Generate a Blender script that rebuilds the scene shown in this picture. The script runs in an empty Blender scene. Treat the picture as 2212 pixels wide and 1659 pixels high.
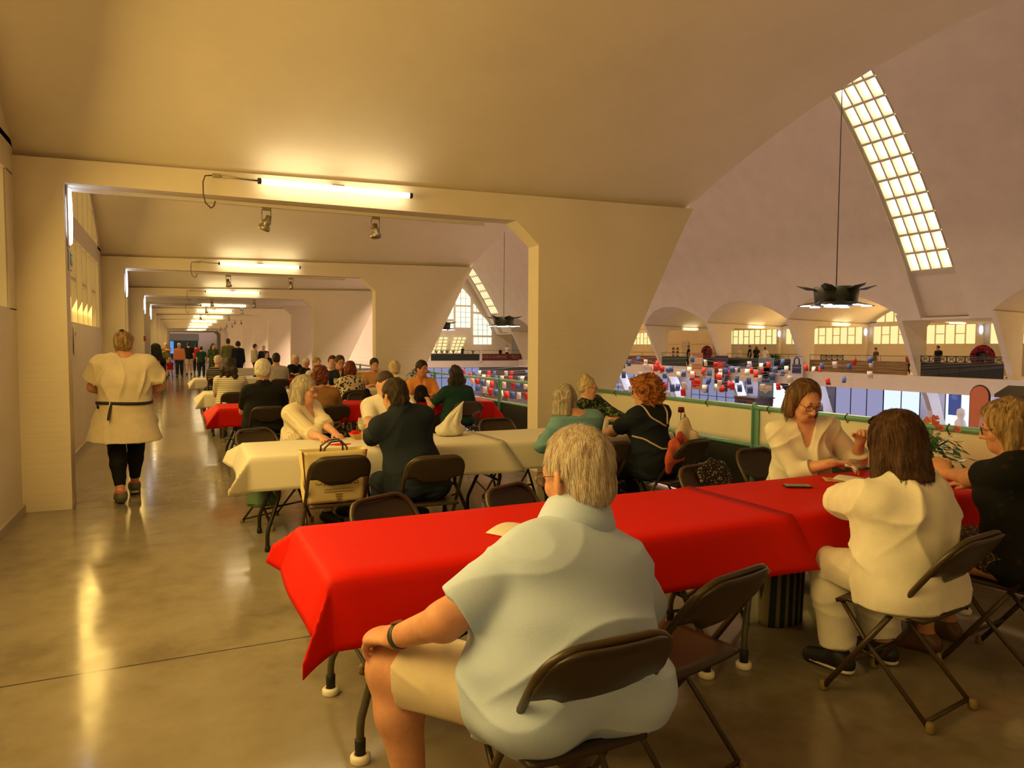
import bpy, bmesh, math, random, zlib
import numpy as np
from mathutils import Vector, Matrix, Euler

random.seed(7)
rng = np.random.default_rng(11)
PI = math.pi
SC = bpy.context.scene
COL = SC.collection

# ------------------------------------------------------------------ camera
cam_data = bpy.data.cameras.new('camera')
cam = bpy.data.objects.new('camera', cam_data)
COL.objects.link(cam)
SC.camera = cam
_yaw, _pitch, _roll = math.radians(25.1515), math.radians(-3.003), math.radians(0.2578)
_fw = Vector((math.sin(_yaw)*math.cos(_pitch), math.cos(_yaw)*math.cos(_pitch), math.sin(_pitch)))
_rt0 = Vector((math.cos(_yaw), -math.sin(_yaw), 0.0))
_up0 = _rt0.cross(_fw)
_rt = _rt0*math.cos(_roll) + _up0*math.sin(_roll)
_up = _up0*math.cos(_roll) - _rt0*math.sin(_roll)
cam.matrix_world = Matrix(((_rt.x, _up.x, -_fw.x, 0.0), (_rt.y, _up.y, -_fw.y, 0.0),
                           (_rt.z, _up.z, -_fw.z, 1.55), (0, 0, 0, 1)))
cam_data.sensor_fit = 'HORIZONTAL'
cam_data.sensor_width = 36.0
cam_data.lens = 1530.0/2212.0*36.0
cam_data.clip_start = 0.05
cam_data.clip_end = 400.0

# ------------------------------------------------------------------ world, exposure, big lights
world = bpy.data.worlds.new('world')
SC.world = world
world.use_nodes = True
_bg = world.node_tree.nodes['Background']
_bg.inputs[0].default_value = (1.0, 0.64, 0.34, 1)
_bg.inputs[1].default_value = 0.13
vs = SC.view_settings
vs.view_transform = 'Standard'
vs.look = 'None'
vs.exposure = 0.0
vs.gamma = 1.0
vs.use_curve_mapping = False
SC.cycles.max_bounces = 7
SC.cycles.diffuse_bounces = 4
SC.cycles.glossy_bounces = 3
SC.cycles.transmission_bounces = 6
SC.cycles.transparent_max_bounces = 6
SC.cycles.sample_clamp_indirect = 4.0
SC.cycles.use_adaptive_sampling = False
SC.cycles.use_denoising = True
SC.cycles.caustics_reflective = False
SC.cycles.caustics_refractive = False


def area_light(name, loc, rot, sx, sy, power, color):
    l = bpy.data.lights.new(name, 'AREA')
    l.shape = 'RECTANGLE'
    l.size = sx
    l.size_y = sy
    l.energy = power
    l.color = color
    o = bpy.data.objects.new(name, l)
    COL.objects.link(o)
    o.location = loc
    o.rotation_euler = rot
    return o


# daylight falling in through the tall yellow-glazed windows of the gallery's outer wall (one light per bay)
WIN_COL = (1.0, 0.66, 0.17)
for _y, _p in ((-3.9, 60), (3.85, 205), (11.7, 135), (19.8, 110), (32.9, 120), (40.8, 110), (48.7, 110), (56.5, 110), (64.5, 110)):
    area_light('window_daylight', (-1.22, _y, 2.5), (0, -PI/2+0.42, 0), 1.2, 5.5, _p, WIN_COL)
for _y in (17.5, 30.5, 38.4, 54.2, 62.1):
    area_light('far_window_daylight', (43.75, _y, 2.5), (0, PI/2, 0), 1.2, 5.5, 150, (1.0, 0.60, 0.20))
# added fill for the hall, in place of unseen near-side roof glass strips
area_light('hall_fill_light', (14.5, 24.0, 15.5), (0, math.radians(22), 0), 3.0, 26.0, 13000, (1.0, 0.69, 0.50))
area_light('hall_fill_light', (14.5, 62.0, 15.5), (0, math.radians(22), 0), 3.0, 30.0, 13000, (1.0, 0.69, 0.50))

# ------------------------------------------------------------------ materials
MATS = {}


def new_mat(name):
    m = bpy.data.materials.new(name)
    m.use_nodes = True
    nt = m.node_tree
    for n in list(nt.nodes):
        nt.nodes.remove(n)
    out = nt.nodes.new('ShaderNodeOutputMaterial')
    b = nt.nodes.new('ShaderNodeBsdfPrincipled')
    nt.links.new(b.outputs[0], out.inputs[0])
    MATS[name] = m
    return m, nt, b, out


def _noise(nt, scale, detail=3.0, rough=0.55, vec=None, stretch=None):
    n = nt.nodes.new('ShaderNodeTexNoise')
    n.inputs['Scale'].default_value = scale
    n.inputs['Detail'].default_value = detail
    n.inputs['Roughness'].default_value = rough
    tc = nt.nodes.new('ShaderNodeTexCoord')
    if stretch is not None:
        mp = nt.nodes.new('ShaderNodeMapping')
        mp.inputs['Scale'].default_value = stretch
        nt.links.new(tc.outputs['Object'], mp.inputs[0])
        nt.links.new(mp.outputs[0], n.inputs['Vector'])
    else:
        nt.links.new(tc.outputs['Object'], n.inputs['Vector'])
    return n


def _ramp(nt, fac, stops):
    r = nt.nodes.new('ShaderNodeValToRGB')
    el = r.color_ramp.elements
    while len(el) > 1:
        el.remove(el[-1])
    el[0].position = stops[0][0]
    el[0].color = (*stops[0][1], 1)
    for p, c in stops[1:]:
        e = el.new(p)
        e.color = (*c, 1)
    nt.links.new(fac, r.inputs[0])
    return r


def _bump(nt, b, h, strength, dist=0.01):
    bp = nt.nodes.new('ShaderNodeBump')
    bp.inputs['Strength'].default_value = strength
    bp.inputs['Distance'].default_value = dist
    nt.links.new(h, bp.inputs['Height'])
    nt.links.new(bp.outputs[0], b.inputs['Normal'])


def mat(name, col, rough=0.6, var=0.0, vscale=8.0, stretch=None, bump=0.0, bscale=None, metal=0.0, spec=0.5,
        trans=0.0, alpha=1.0, sheen=0.0, subsurf=0.0, bdist=0.01):
    if name in MATS:
        return MATS[name]
    m, nt, b, out = new_mat(name)
    b.inputs['Roughness'].default_value = rough
    b.inputs['Metallic'].default_value = metal
    b.inputs['Specular IOR Level'].default_value = spec
    b.inputs['Transmission Weight'].default_value = trans
    b.inputs['Alpha'].default_value = alpha
    if sheen:
        b.inputs['Sheen Weight'].default_value = sheen
    if var > 0:
        n = _noise(nt, vscale, stretch=stretch)
        lo = tuple(max(0, c*(1-var)) for c in col)
        hi = tuple(min(1, c*(1+var)) for c in col)
        r = _ramp(nt, n.outputs['Fac'], [(0.3, lo), (0.7, hi)])
        nt.links.new(r.outputs[0], b.inputs['Base Color'])
    else:
        b.inputs['Base Color'].default_value = (*col, 1)
    if bump > 0:
        n2 = _noise(nt, bscale or vscale*3, stretch=stretch)
        _bump(nt, b, n2.outputs['Fac'], bump, bdist)
    return m


def emit(name, col, strength, var=0.0):
    if name in MATS:
        return MATS[name]
    m = bpy.data.materials.new(name)
    m.use_nodes = True
    nt = m.node_tree
    for n in list(nt.nodes):
        nt.nodes.remove(n)
    out = nt.nodes.new('ShaderNodeOutputMaterial')
    e = nt.nodes.new('ShaderNodeEmission')
    e.inputs[0].default_value = (*col, 1)
    e.inputs[1].default_value = strength
    nt.links.new(e.outputs[0], out.inputs[0])
    MATS[name] = m
    return m


# ------------------------------------------------------------------ mesh helpers
class MB:
    """collects shapes for ONE mesh object"""

    def __init__(s):
        s.v = []
        s.f = []
        s.m = []
        s.sm = []

    def add(s, verts, faces, mi=0, smooth=False):
        o = len(s.v)
        s.v.extend([tuple(float(c) for c in p) for p in verts])
        for f in faces:
            s.f.append(tuple(i+o for i in f))
            s.m.append(mi)
            s.sm.append(smooth)
        return s

    def box(s, c, d, rot=None, mi=0, bev=0.0):
        x, y, z = d[0]/2, d[1]/2, d[2]/2
        if bev > 0:
            b = min(bev, x*.99, y*.99, z*.99)
            bm = bmesh.new()
            bmesh.ops.create_cube(bm, size=1.0)
            for v in bm.verts:
                v.co = Vector((v.co.x*2*x, v.co.y*2*y, v.co.z*2*z))
            bmesh.ops.bevel(bm, geom=list(bm.edges), offset=b, segments=2, affect='EDGES', profile=0.5)
            bm.verts.ensure_lookup_table()
            vs_ = [v.co.copy() for v in bm.verts]
            fs = [tuple(v.index for v in f.verts) for f in bm.faces]
            bm.free()
        else:
            vs_ = [Vector((i*x, j*y, k*z)) for i in (-1, 1) for j in (-1, 1) for k in (-1, 1)]
            fs = [(0, 1, 3, 2), (4, 6, 7, 5), (0, 4, 5, 1), (2, 3, 7, 6), (0, 2, 6, 4), (1, 5, 7, 3)]
        if rot is not None:
            R = rot if isinstance(rot, Matrix) else Euler(rot).to_matrix()
            vs_ = [R @ v for v in vs_]
        c = Vector(c)
        s.add([v+c for v in vs_], fs, mi, False)
        return s

    def tube(s, pts, r, n=8, mi=0, cap=True, closed=False, smooth=True):
        pts = [Vector(p) for p in pts]
        rs = r if hasattr(r, '__len__') else [r]*len(pts)
        N = len(pts)
        verts = []
        up = None
        for i, p in enumerate(pts):
            if closed:
                t = (pts[(i+1) % N]-pts[i-1])
            else:
                t = (pts[min(i+1, N-1)]-pts[max(i-1, 0)])
            t = t.normalized() if t.length > 1e-9 else Vector((0, 0, 1))
            if up is None:
                up = Vector((0, 0, 1)) if abs(t.z) < .9 else Vector((1, 0, 0))
            a = t.cross(up)
            if a.length < 1e-6:
                a = t.cross(Vector((0, 1, 0)))
            a.normalize()
            b = a.cross(t).normalized()
            up = b
            for k in range(n):
                w = 2*PI*k/n
                verts.append(p + (a*math.cos(w)+b*math.sin(w))*rs[i])
        faces = []
        rng_ = range(N if closed else N-1)
        for i in rng_:
            for k in range(n):
                i2 = (i+1) % N
                faces.append((i*n+k, i*n+(k+1) % n, i2*n+(k+1) % n, i2*n+k))
        s.add(verts, faces, mi, smooth)
        if cap and not closed:
            o = len(s.v)-len(verts)
            s.f.append(tuple(o+k for k in range(n-1, -1, -1)))
            s.m.append(mi)
            s.sm.append(False)
            s.f.append(tuple(o+(N-1)*n+k for k in range(n)))
            s.m.append(mi)
            s.sm.append(False)
        return s

    def lathe(s, prof, c=(0, 0, 0), n=16, mi=0, smooth=True, scale=(1, 1), rot=None):
        verts = []
        for (r, z) in prof:
            for k in range(n):
                w = 2*PI*k/n
                verts.append(Vector((r*math.cos(w)*scale[0], r*math.sin(w)*scale[1], z)))
        if rot is not None:
            R = Euler(rot).to_matrix()
            verts = [R @ v for v in verts]
        c = Vector(c)
        verts = [v+c for v in verts]
        faces = []
        for i in range(len(prof)-1):
            for k in range(n):
                faces.append((i*n+k, i*n+(k+1) % n, (i+1)*n+(k+1) % n, (i+1)*n+k))
        if prof[0][0] > 1e-4:
            faces.append(tuple(range(n-1, -1, -1)))
        if prof[-1][0] > 1e-4:
            faces.append(tuple((len(prof)-1)*n+k for k in range(n)))
        s.add(verts, faces, mi, smooth)
        return s

    def prism(s, poly, axis, a, b, mi=0):
        """polygon (2D) extruded along axis from a to b"""
        def mk(u, v, w):
            return {'x': (w, u, v), 'y': (u, w, v), 'z': (u, v, w)}[axis]
        n = len(poly)
        vs_ = [mk(u, v, a) for u, v in poly]+[mk(u, v, b) for u, v in poly]
        fs = [tuple(range(n)), tuple(range(2*n-1, n-1, -1))]
        for i in range(n):
            j = (i+1) % n
            fs.append((i, i+n, j+n, j))
        s.add(vs_, fs, mi, False)
        return s

    def grid(s, fn, nu, nv, mi=0, smooth=True, wrap=False):
        vs_ = [fn(i/nu, j/nv) for i in range(nu+1) for j in range(nv+1)]
        fs = []
        for i in range(nu):
            for j in range(nv):
                a = i*(nv+1)+j
                fs.append((a, a+1, a+nv+2, a+nv+1))
        s.add(vs_, fs, mi, smooth)
        return s

    def mesh(s, name, mats):
        me = bpy.data.meshes.new(name)
        me.from_pydata(s.v, [], s.f)
        for m in (mats if isinstance(mats, (list, tuple)) else [mats]):
            me.materials.append(m)
        me.polygons.foreach_set('material_index', s.m)
        me.polygons.foreach_set('use_smooth', s.sm)
        me.update()
        return me

    def build(s, name, mats, parent=None, fix=True):
        me = s.mesh(name, mats)
        if fix:
            bm = bmesh.new()
            bm.from_mesh(me)
            bmesh.ops.recalc_face_normals(bm, faces=bm.faces)
            bm.to_mesh(me)
            bm.free()
        o = bpy.data.objects.new(name, me)
        COL.objects.link(o)
        if parent is not None:
            o.parent = parent
        return o


def thing(name, label, cat, loc=(0, 0, 0), rz=0.0, group=None):
    o = bpy.data.objects.new(name, None)
    o.empty_display_size = 0.1
    COL.objects.link(o)
    o.location = loc
    o.rotation_euler = (0, 0, rz)
    o['label'] = label
    o['category'] = cat
    if group:
        o['group'] = group
    return o


def tag(o, label, cat, group=None, kind=None):
    o['label'] = label
    o['category'] = cat
    if group:
        o['group'] = group
    if kind:
        o['kind'] = kind
    return o


def struct(o, label=None, cat=None):
    o['kind'] = 'structure'
    if label:
        o['label'] = label
        o['category'] = cat
    return o


def solidify(o, t, off=0.0):
    m = o.modifiers.new('thickness', 'SOLIDIFY')
    m.thickness = t
    m.offset = off
    return o


def dup(root, loc, rz, label=None, group=None):
    r = root.copy()
    COL.objects.link(r)
    r.location = loc
    r.rotation_euler = (0, 0, rz)
    if label:
        r['label'] = label
    if group:
        r['group'] = group
    for ch in list(root.children):
        c = ch.copy()
        COL.objects.link(c)
        c.parent = r
        for g in list(ch.children):
            d = g.copy()
            COL.objects.link(d)
            d.parent = c
    return r


def text_mesh(name, txt, size, m, parent=None, loc=(0, 0, 0), rot=(0, 0, 0), extrude=0.002, align='LEFT', sx=1.0):
    cu = bpy.data.curves.new(name, 'FONT')
    cu.body = txt
    cu.size = size
    cu.extrude = extrude
    cu.align_x = align
    tmp = bpy.data.objects.new(name+'_tmp', cu)
    COL.objects.link(tmp)
    dg = bpy.context.evaluated_depsgraph_get()
    me = bpy.data.meshes.new_from_object(tmp.evaluated_get(dg))
    bpy.data.objects.remove(tmp)
    for v in me.vertices:
        v.co.x *= sx
    me.materials.clear()
    me.materials.append(m)
    o = bpy.data.objects.new(name, me)
    COL.objects.link(o)
    o.location = loc
    o.rotation_euler = rot
    if parent is not None:
        o.parent = parent
    return o
# ------------------------------------------------------------------ the hall: constants
XC, SA, ZT = 21.3, 0.0641, 17.8        # parabola of the main shell: z = ZT - SA*(x-XC)^2
XW = -1.33                              # outer wall of the near gallery
YN = [-8.0, -0.1, 7.75, 15.7, 23.9, 28.9, 36.8, 44.7, 52.6, 60.5, 68.4, 73.4, 81.3, 89.2]   # frames, near side
YF = [5.7, 13.6, 21.5, 26.6, 34.5, 42.4, 50.3, 58.2, 66.1, 71.9, 77.4, 82.4]          # frames, far side
FT = 0.28
ZG = -4.3                               # market floor
YEND = 95.0


def xs(z):
    return XC - math.sqrt(max(0.0, (ZT-z)/SA))


def mx(x):
    return 2*XC - x


# materials of the building
def concrete(name, col, line=True):
    m, nt, b, out = new_mat(name)
    b.inputs['Roughness'].default_value = 0.75
    b.inputs['Specular IOR Level'].default_value = 0.25
    n = _noise(nt, 0.9, 5, 0.6)
    r = _ramp(nt, n.outputs['Fac'], [(0.3, tuple(c*0.94 for c in col)), (0.7, tuple(min(1, c*1.04) for c in col))])
    nt.links.new(r.outputs[0], b.inputs['Base Color'])
    n2 = _noise(nt, 3.0, 4, 0.6, stretch=(0.12, 5.0, 5.0))
    _bump(nt, b, n2.outputs['Fac'], 0.25, 0.02)
    return m


WALL = concrete('painted_concrete', (0.75, 0.665, 0.545))
WALLD = mat('grey_paint', (0.55, 0.50, 0.48), 0.7)


def floor_mat():
    m, nt, b, out = new_mat('polished_concrete')
    n = _noise(nt, 0.55, 6, 0.6)
    n3 = _noise(nt, 5.0, 5, 0.65)
    mx_ = nt.nodes.new('ShaderNodeMath')
    mx_.operation = 'MULTIPLY_ADD'
    mx_.inputs[1].default_value = 0.35
    nt.links.new(n3.outputs['Fac'], mx_.inputs[0])
    nt.links.new(n.outputs['Fac'], mx_.inputs[2])
    r = _ramp(nt, mx_.outputs[0], [(0.42, (0.115, 0.088, 0.055)), (0.66, (0.235, 0.195, 0.140)), (0.88, (0.30, 0.26, 0.195))])
    # saw-cut joints across the gallery
    tc = nt.nodes.new('ShaderNodeTexCoord')
    sp = nt.nodes.new('ShaderNodeSeparateXYZ')
    nt.links.new(tc.outputs['Object'], sp.inputs[0])
    a = nt.nodes.new('ShaderNodeMath')
    a.operation = 'ADD'
    a.inputs[1].default_value = 0.12+3.93*4
    nt.links.new(sp.outputs['Y'], a.inputs[0])
    md = nt.nodes.new('ShaderNodeMath')
    md.operation = 'MODULO'
    md.inputs[1].default_value = 3.93
    nt.links.new(a.outputs[0], md.inputs[0])
    lt = nt.nodes.new('ShaderNodeMath')
    lt.operation = 'LESS_THAN'
    lt.inputs[1].default_value = 0.012
    nt.links.new(md.outputs[0], lt.inputs[0])
    mix = nt.nodes.new('ShaderNodeMix')
    mix.data_type = 'RGBA'
    nt.links.new(lt.outputs[0], mix.inputs['Factor'])
    nt.links.new(r.outputs[0], mix.inputs['A'])
    mix.inputs['B'].default_value = (0.03, 0.02, 0.015, 1)
    nt.links.new(mix.outputs['Result'], b.inputs['Base Color'])
    rr = _ramp(nt, n3.outputs['Fac'], [(0.3, (0.09, 0.09, 0.09)), (0.75, (0.19, 0.19, 0.19))])
    nt.links.new(rr.outputs[0], b.inputs['Roughness'])
    b.inputs['Specular IOR Level'].default_value = 0.5
    n4 = _noise(nt, 1.6, 3, 0.5)
    _bump(nt, b, n4.outputs['Fac'], 0.02, 0.02)
    return m


FLOOR = floor_mat()
PANE = emit('yellow_daylight_glass', (1.0, 0.66, 0.20), .85)
PANE_FAR = emit('bright_yellow_daylight_glass', (1.0, 0.80, 0.34), 1.15)
PANE_WHITE = emit('white_daylight_glass', (1.0, 0.92, 0.62), 6.5)
PANE_END = emit('end_window_glass', (1.0, 0.96, 0.72), 1.25)
PANE_BLUE = emit('blue_daylight_glass', (0.52, 0.60, 1.0), 0.95)
MULL = mat('window_concrete_rib', (0.74, 0.66, 0.52), 0.7)
GREENRAIL = mat('jade_green_paint', (0.17, 0.40, 0.32), 0.35, var=.08)
TUBE = emit('fluorescent_tube', (1.0, 0.84, 0.50), 11.5)
SOLEW = mat('white_rubber_sole', (.75, .68, .58), .5)
STEEL = mat('grey_metal', (0.42, 0.38, 0.30), 0.4, metal=.7)
DARKMET = mat('dark_metal', (0.03, 0.03, 0.028), 0.4, metal=.3)

# floors
o = MB().box((1.765, 43.5, -0.45), (6.25, 103, 0.9)).build('floor', [FLOOR])
struct(o)
o = MB().box((mx(1.765), 43.5, -0.45), (6.25, 103, 0.9)).build('floor_far_gallery', [WALL])
struct(o)
o = MB().box((XC, 80.45, -0.45), (32.8, 3.9, 0.9)).build('floor_end_gallery', [WALL])
struct(o)
GROUND = mat('market_floor_tiles', (0.30, 0.27, 0.28), 0.25, var=.12, vscale=3)
o = MB().box((XC, 43.5, ZG-0.1), (45.2, 103, 0.2)).build('floor_market', [GROUND])
struct(o)


def spring(x):
    return 3.25+0.024*(x-XW)


ARC_RISE = 1.36


def arch(y, y0, y1):
    h = (y1-y0)/2
    rise = ARC_RISE
    R = (h*h+rise*rise)/(2*rise)
    u = y-(y0+y1)/2
    return math.sqrt(max(0, R*R-u*u))-(R-rise)


def frame(y, side, first):
    """one transverse concrete frame: outer pier, beam and the leaning fin under the shell (one pour)"""
    f = (lambda x: x) if side == 'near' else mx
    yb = y+FT
    out = []
    # outline of fin + column
    P = [(3.99, -0.0), (3.99, 2.79), (3.685, 3.065), (-0.94, 3.045), (-0.94, 0.0), (XW, 0.0), (XW, 3.25), (6.345, 3.43)]
    zz = np.linspace(3.43, 0.0, 14)
    P += [(xs(z), z) for z in zz[1:]]
    poly = [(f(x), z) for x, z in P]
    mb = MB()
    # triangulated pieces so the concave outline stays clean
    fin = [(3.99, 0), (3.99, 2.79), (3.685, 3.065), (3.685, 3.37), (6.345, 3.43)]+[(xs(z), z) for z in zz[1:]]
    beam = [(-0.94, 3.045), (3.685, 3.065), (3.685, 3.37), (-0.94, 3.26)]
    pier = [(XW, 0), (-0.94, 0), (-0.94, 3.26), (XW, 3.25)]
    for pl in (fin, beam, pier):
        mb.prism([(f(x), z) for x, z in pl], 'y', y, yb)
    bm_o = mb.build('beam_frame', [WALL])
    struct(bm_o)
    return bm_o


for i, y in enumerate(YN):
    frame(y, 'near', i == 0)
for i, y in enumerate(YF):
    frame(y, 'far', i == 0)


def groin(y, y0, y1):
    """where the bay's barrel vault meets the main shell"""
    x = 6.5
    for _ in range(12):
        z = spring(x)+arch(y, y0, y1)
        x = xs(z)
    return x, spring(x)+arch(y, y0, y1)


SPECIAL = {23.9, 68.4}
SPECIAL_F = {21.5, 77.4}


def vault(y0, y1, side):
    f = (lambda x: x) if side == 'near' else mx
    ya, yb = y0+FT*0.5, y1+FT*0.5
    mb = MB()
    if (side == 'near' and y0 in SPECIAL) or (side == 'far' and y0 in SPECIAL_F):
        mb.box((f((XW+xs(3.1))/2), (ya+yb)/2, 3.16), (xs(3.1)-XW, yb-ya, 0.12))
        struct(mb.build('ceiling_flat', [WALL]))
        return

    def fn(u, v):
        y = ya+(yb-ya)*u
        gx, gz = groin(y, ya, yb)
        x = XW+(gx-XW)*v
        return (f(x), y, spring(x)+arch(y, ya, yb))
    mb.grid(fn, 36, 12)
    o = mb.build('ceiling_vault', [WALL], fix=False)
    struct(o)


for a, b in zip(YN[:-1], YN[1:]):
    vault(a, b, 'near')
for a, b in zip(YF[:-1], YF[1:]):
    vault(a, b, 'far')

# the main shell over the market, far half (the near half lies behind and above the gallery vaults)
def shell_far():
    for a, b in zip(YF[:-1], YF[1:]):
        ya, yb = a+FT*.5, b+FT*.5
        sp = a in SPECIAL_F
        if not sp:
            def fn(u, v):
                y = ya+(yb-ya)*u
                gx, gz = groin(y, ya, yb)
                x = gx+(XC+1.0-gx)*v
                return (mx(x), y, ZT-SA*(x-XC)**2)
            mb = MB().grid(fn, 24, 30)
            struct(mb.build('ceiling_shell', [WALL], fix=False))
        else:
            # bay with the glass strip: a shallow channel between two plain bands
            c0, c1 = a+1.35, a+3.95
            def band(p, q, zlo, off, mi=0):
                def fn(u, v):
                    y = p+(q-p)*u
                    x0 = xs(zlo)
                    x = x0+(XC+1.0-x0)*v
                    z = ZT-SA*(x-XC)**2
                    s = 2*SA*(XC-x)
                    L = math.hypot(1, s)
                    return (mx(x-off*s/L), y, z+off/L)
                return fn
            mb = MB()
            mb.grid(band(ya, c0, 3.1, 0.0), 6, 30)
            mb.grid(band(c1, yb, 3.1, 0.0), 6, 30)
            mb.grid(band(c0, c1, 3.12, 0.42), 6, 30)
            for yy in (c0, c1):
                def side(u, v, yy=yy):
                    x0 = xs(3.1)
                    x = x0+(XC+1.0-x0)*v
                    z = ZT-SA*(x-XC)**2
                    s = 2*SA*(XC-x)
                    L = math.hypot(1, s)
                    o_ = 0.42*u
                    return (mx(x-o_*s/L), yy, z+o_/L)
                mb.grid(side, 1, 30)
            # sill closing the foot of the channel
            struct(mb.build('ceiling_shell', [WALL], fix=False))
            # glass-block strip: 4 x 11 deep concrete cells
            sky = bpy.data.objects.new('window_%d' % (80 if a == 21.5 else 81), None)
            COL.objects.link(sky)
            struct(sky)
            zs = []
            x = xs(5.55)
            t = x
            pts = []
            while len(pts) < 12:
                pts.append(t)
                s = 2*SA*(XC-t)
                t += 1.06/math.hypot(1, s)
            ny = 4
            ribs = MB()

            def at(x, y, off):
                z = ZT-SA*(x-XC)**2
                s = 2*SA*(XC-x)
                L = math.hypot(1, s)
                return Vector((mx(x-off*s/L), y, z+off/L))
            cw = (c1-c0-0.30)/ny
            ys = [c0+0.15+cw*k for k in range(ny+1)]
            for k in range(len(pts)-1):
                xa, xb = pts[k], pts[k+1]
                for j in range(ny):
                    g = 0.045
                    da = (xb-xa)*0.06
                    q0 = [at(xa+da, ys[j]+g, 0.12), at(xa+da, ys[j+1]-g, 0.12), at(xb-da, ys[j+1]-g, 0.12), at(xb-da, ys[j]+g, 0.12)]
                    g2 = 0.09
                    db = (xb-xa)*0.11
                    q1 = [at(xa+db, ys[j]+g2, 0.40), at(xa+db, ys[j+1]-g2, 0.40), at(xb-db, ys[j+1]-g2, 0.40), at(xb-db, ys[j]+g2, 0.40)]
                    q2 = [at(xa, ys[j], 0.12), at(xa, ys[j+1], 0.12), at(xb, ys[j+1], 0.12), at(xb, ys[j], 0.12)]
                    V = q2+q0+q1
                    F = []
                    for e in range(4):
                        n = (e+1) % 4
                        F.append((e, n, 4+n, 4+e))
                        F.append((4+e, 4+n, 8+n, 8+e))
                    ribs.add(V, F)
                    p = MB()
                    p.add(q1, [(0, 1, 2, 3)])
                    V2 = [v+Vector((0.02, 0, 0.01)) for v in q1]
                    p.add(V2, [(0, 1, 2, 3)])
                    p.build('glass_block', [PANE_WHITE], sky, fix=False)
            ribs.build('rib_lattice', [MULL], sky, fix=False)


shell_far()
# apex band closing the shell over the market where the glass strips run along the crown
mb = MB()
mb.grid(lambda u, v: (XC-1+2*v, YF[0]+(YF[-1]-YF[0])*u, ZT-SA*(-1+2*v)**2+.02), 4, 4)
struct(mb.build('ceiling_crown', [WALL], fix=False))


def outer_wall(y0, y1, side, idx, blank=False):
    """outer wall of one bay with its ribbed window band and the tympanum window under the vault"""
    f = (lambda x: x) if side == 'near' else mx
    sgn = 1 if side == 'near' else -1
    ya, yb = y0+FT, y1
    special = (side == 'near' and y0 in SPECIAL) or (side == 'far' and y0 in SPECIAL_F)
    w = MB()
    T = 0.22
    xo = f(XW-T/2)
    w.box((xo, (ya+yb)/2, 0.935), (T, yb-ya+.3, 1.87))
    if blank:
        w.box((xo, (ya+yb)/2, 2.6), (T, yb-ya+.3, 1.5))
        struct(w.build('wall_near' if side == 'near' else 'wall_far', [WALL]))
        return
    w.box((xo, (ya+yb)/2, 3.225), (T, yb-ya+.3, 0.31))
    w.box((xo, ya+0.06, 2.47), (T, 0.42, 1.22))
    w.box((xo, yb-0.06, 2.47), (T, 0.42, 1.22))
    struct(w.build('wall_near' if side == 'near' else 'wall_far', [WALL]))
    win = bpy.data.objects.new('window_%d' % idx, None)
    COL.objects.link(win)
    struct(win)
    pane = MB()
    xp = f(XW-0.095)
    pane.box((xp, (ya+yb)/2, 2.47), (0.012, yb-ya-.5, 1.2))
    ribs = MB()
    n = max(3, round((yb-ya-0.5)/0.66))
    a0, a1 = ya+0.27, yb-0.27
    for k in range(n+1):
        y = a0+(a1-a0)*k/n
        ribs.box((f(XW-0.05), y, 2.47), (0.07, 0.05, 1.2))
    for k in range(n):
        if k % 2 == 1:
            y = a0+(a1-a0)*(k+.5)/n
            ribs.box((f(XW-0.06), y, 2.5), (0.05, (a1-a0)/n, 0.045))
    if not special:
        cy = (ya+yb)/2
        # tympanum: pane polygon under the arch and its ribs
        pts = []
        for k in range(25):
            y = ya+0.5+(yb-ya-1.0)*k/24
            pts.append((y, 3.25+arch(y, ya, yb)-0.10))
        poly = [(ya+0.5, 3.38), (yb-.5, 3.38)]+pts[::-1]
        pane.prism(poly, 'x', xp-0.006, xp+0.006)
        for k in range(-4, 5):
            y = cy+k*0.66
            zt = 3.25+arch(y, ya, yb)-.06
            ribs.box((f(XW-0.05), y, (3.38+zt)/2), (0.07, 0.06, zt-3.38))
        # the wall left over around the tympanum
        rim = MB()
        for k in range(24):
            y, z = pts[k]
            y2, z2 = pts[k+1]
            rim.prism([(y, z), (y2, z2), (y2, z2+.16), (y, z+.16)], 'x', xo-T/2, xo+T/2)
        for (yy0, yy1) in ((ya-.1, ya+.5), (yb-.5, yb+.1)):
            rim.box((xo, (yy0+yy1)/2, 3.6), (T, yy1-yy0, .55))
        struct(rim.build('wall_near' if side == 'near' else 'wall_far', [WALL]))
    pane.build('window_pane', [PANE if side == 'near' else PANE_FAR], win)
    ribs.build('window_frame', [MULL], win)


k = 1
for a, b in zip(YN[:-1], YN[1:]):
    outer_wall(a, b, 'near', k)
    k += 1
for a, b in zip(YF[:-1], YF[1:]):
    outer_wall(a, b, 'far', k, blank=(a == 50.3))
    k += 1
# plastered bay of the far gallery, with a service door leaf
o = MB().box((mx(-1.25), 54.4, 1.05), (0.06, 0.95, 2.1)).build('door_1', [WALLD])
struct(o)

# baseboard along the near outer wall
o = MB().box((XW+0.012, 12, 0.04), (0.024, 100, 0.08)).build('baseboard_near', [mat('grey_skirting', (.42, .36, .28), .5)])
struct(o)

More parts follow.
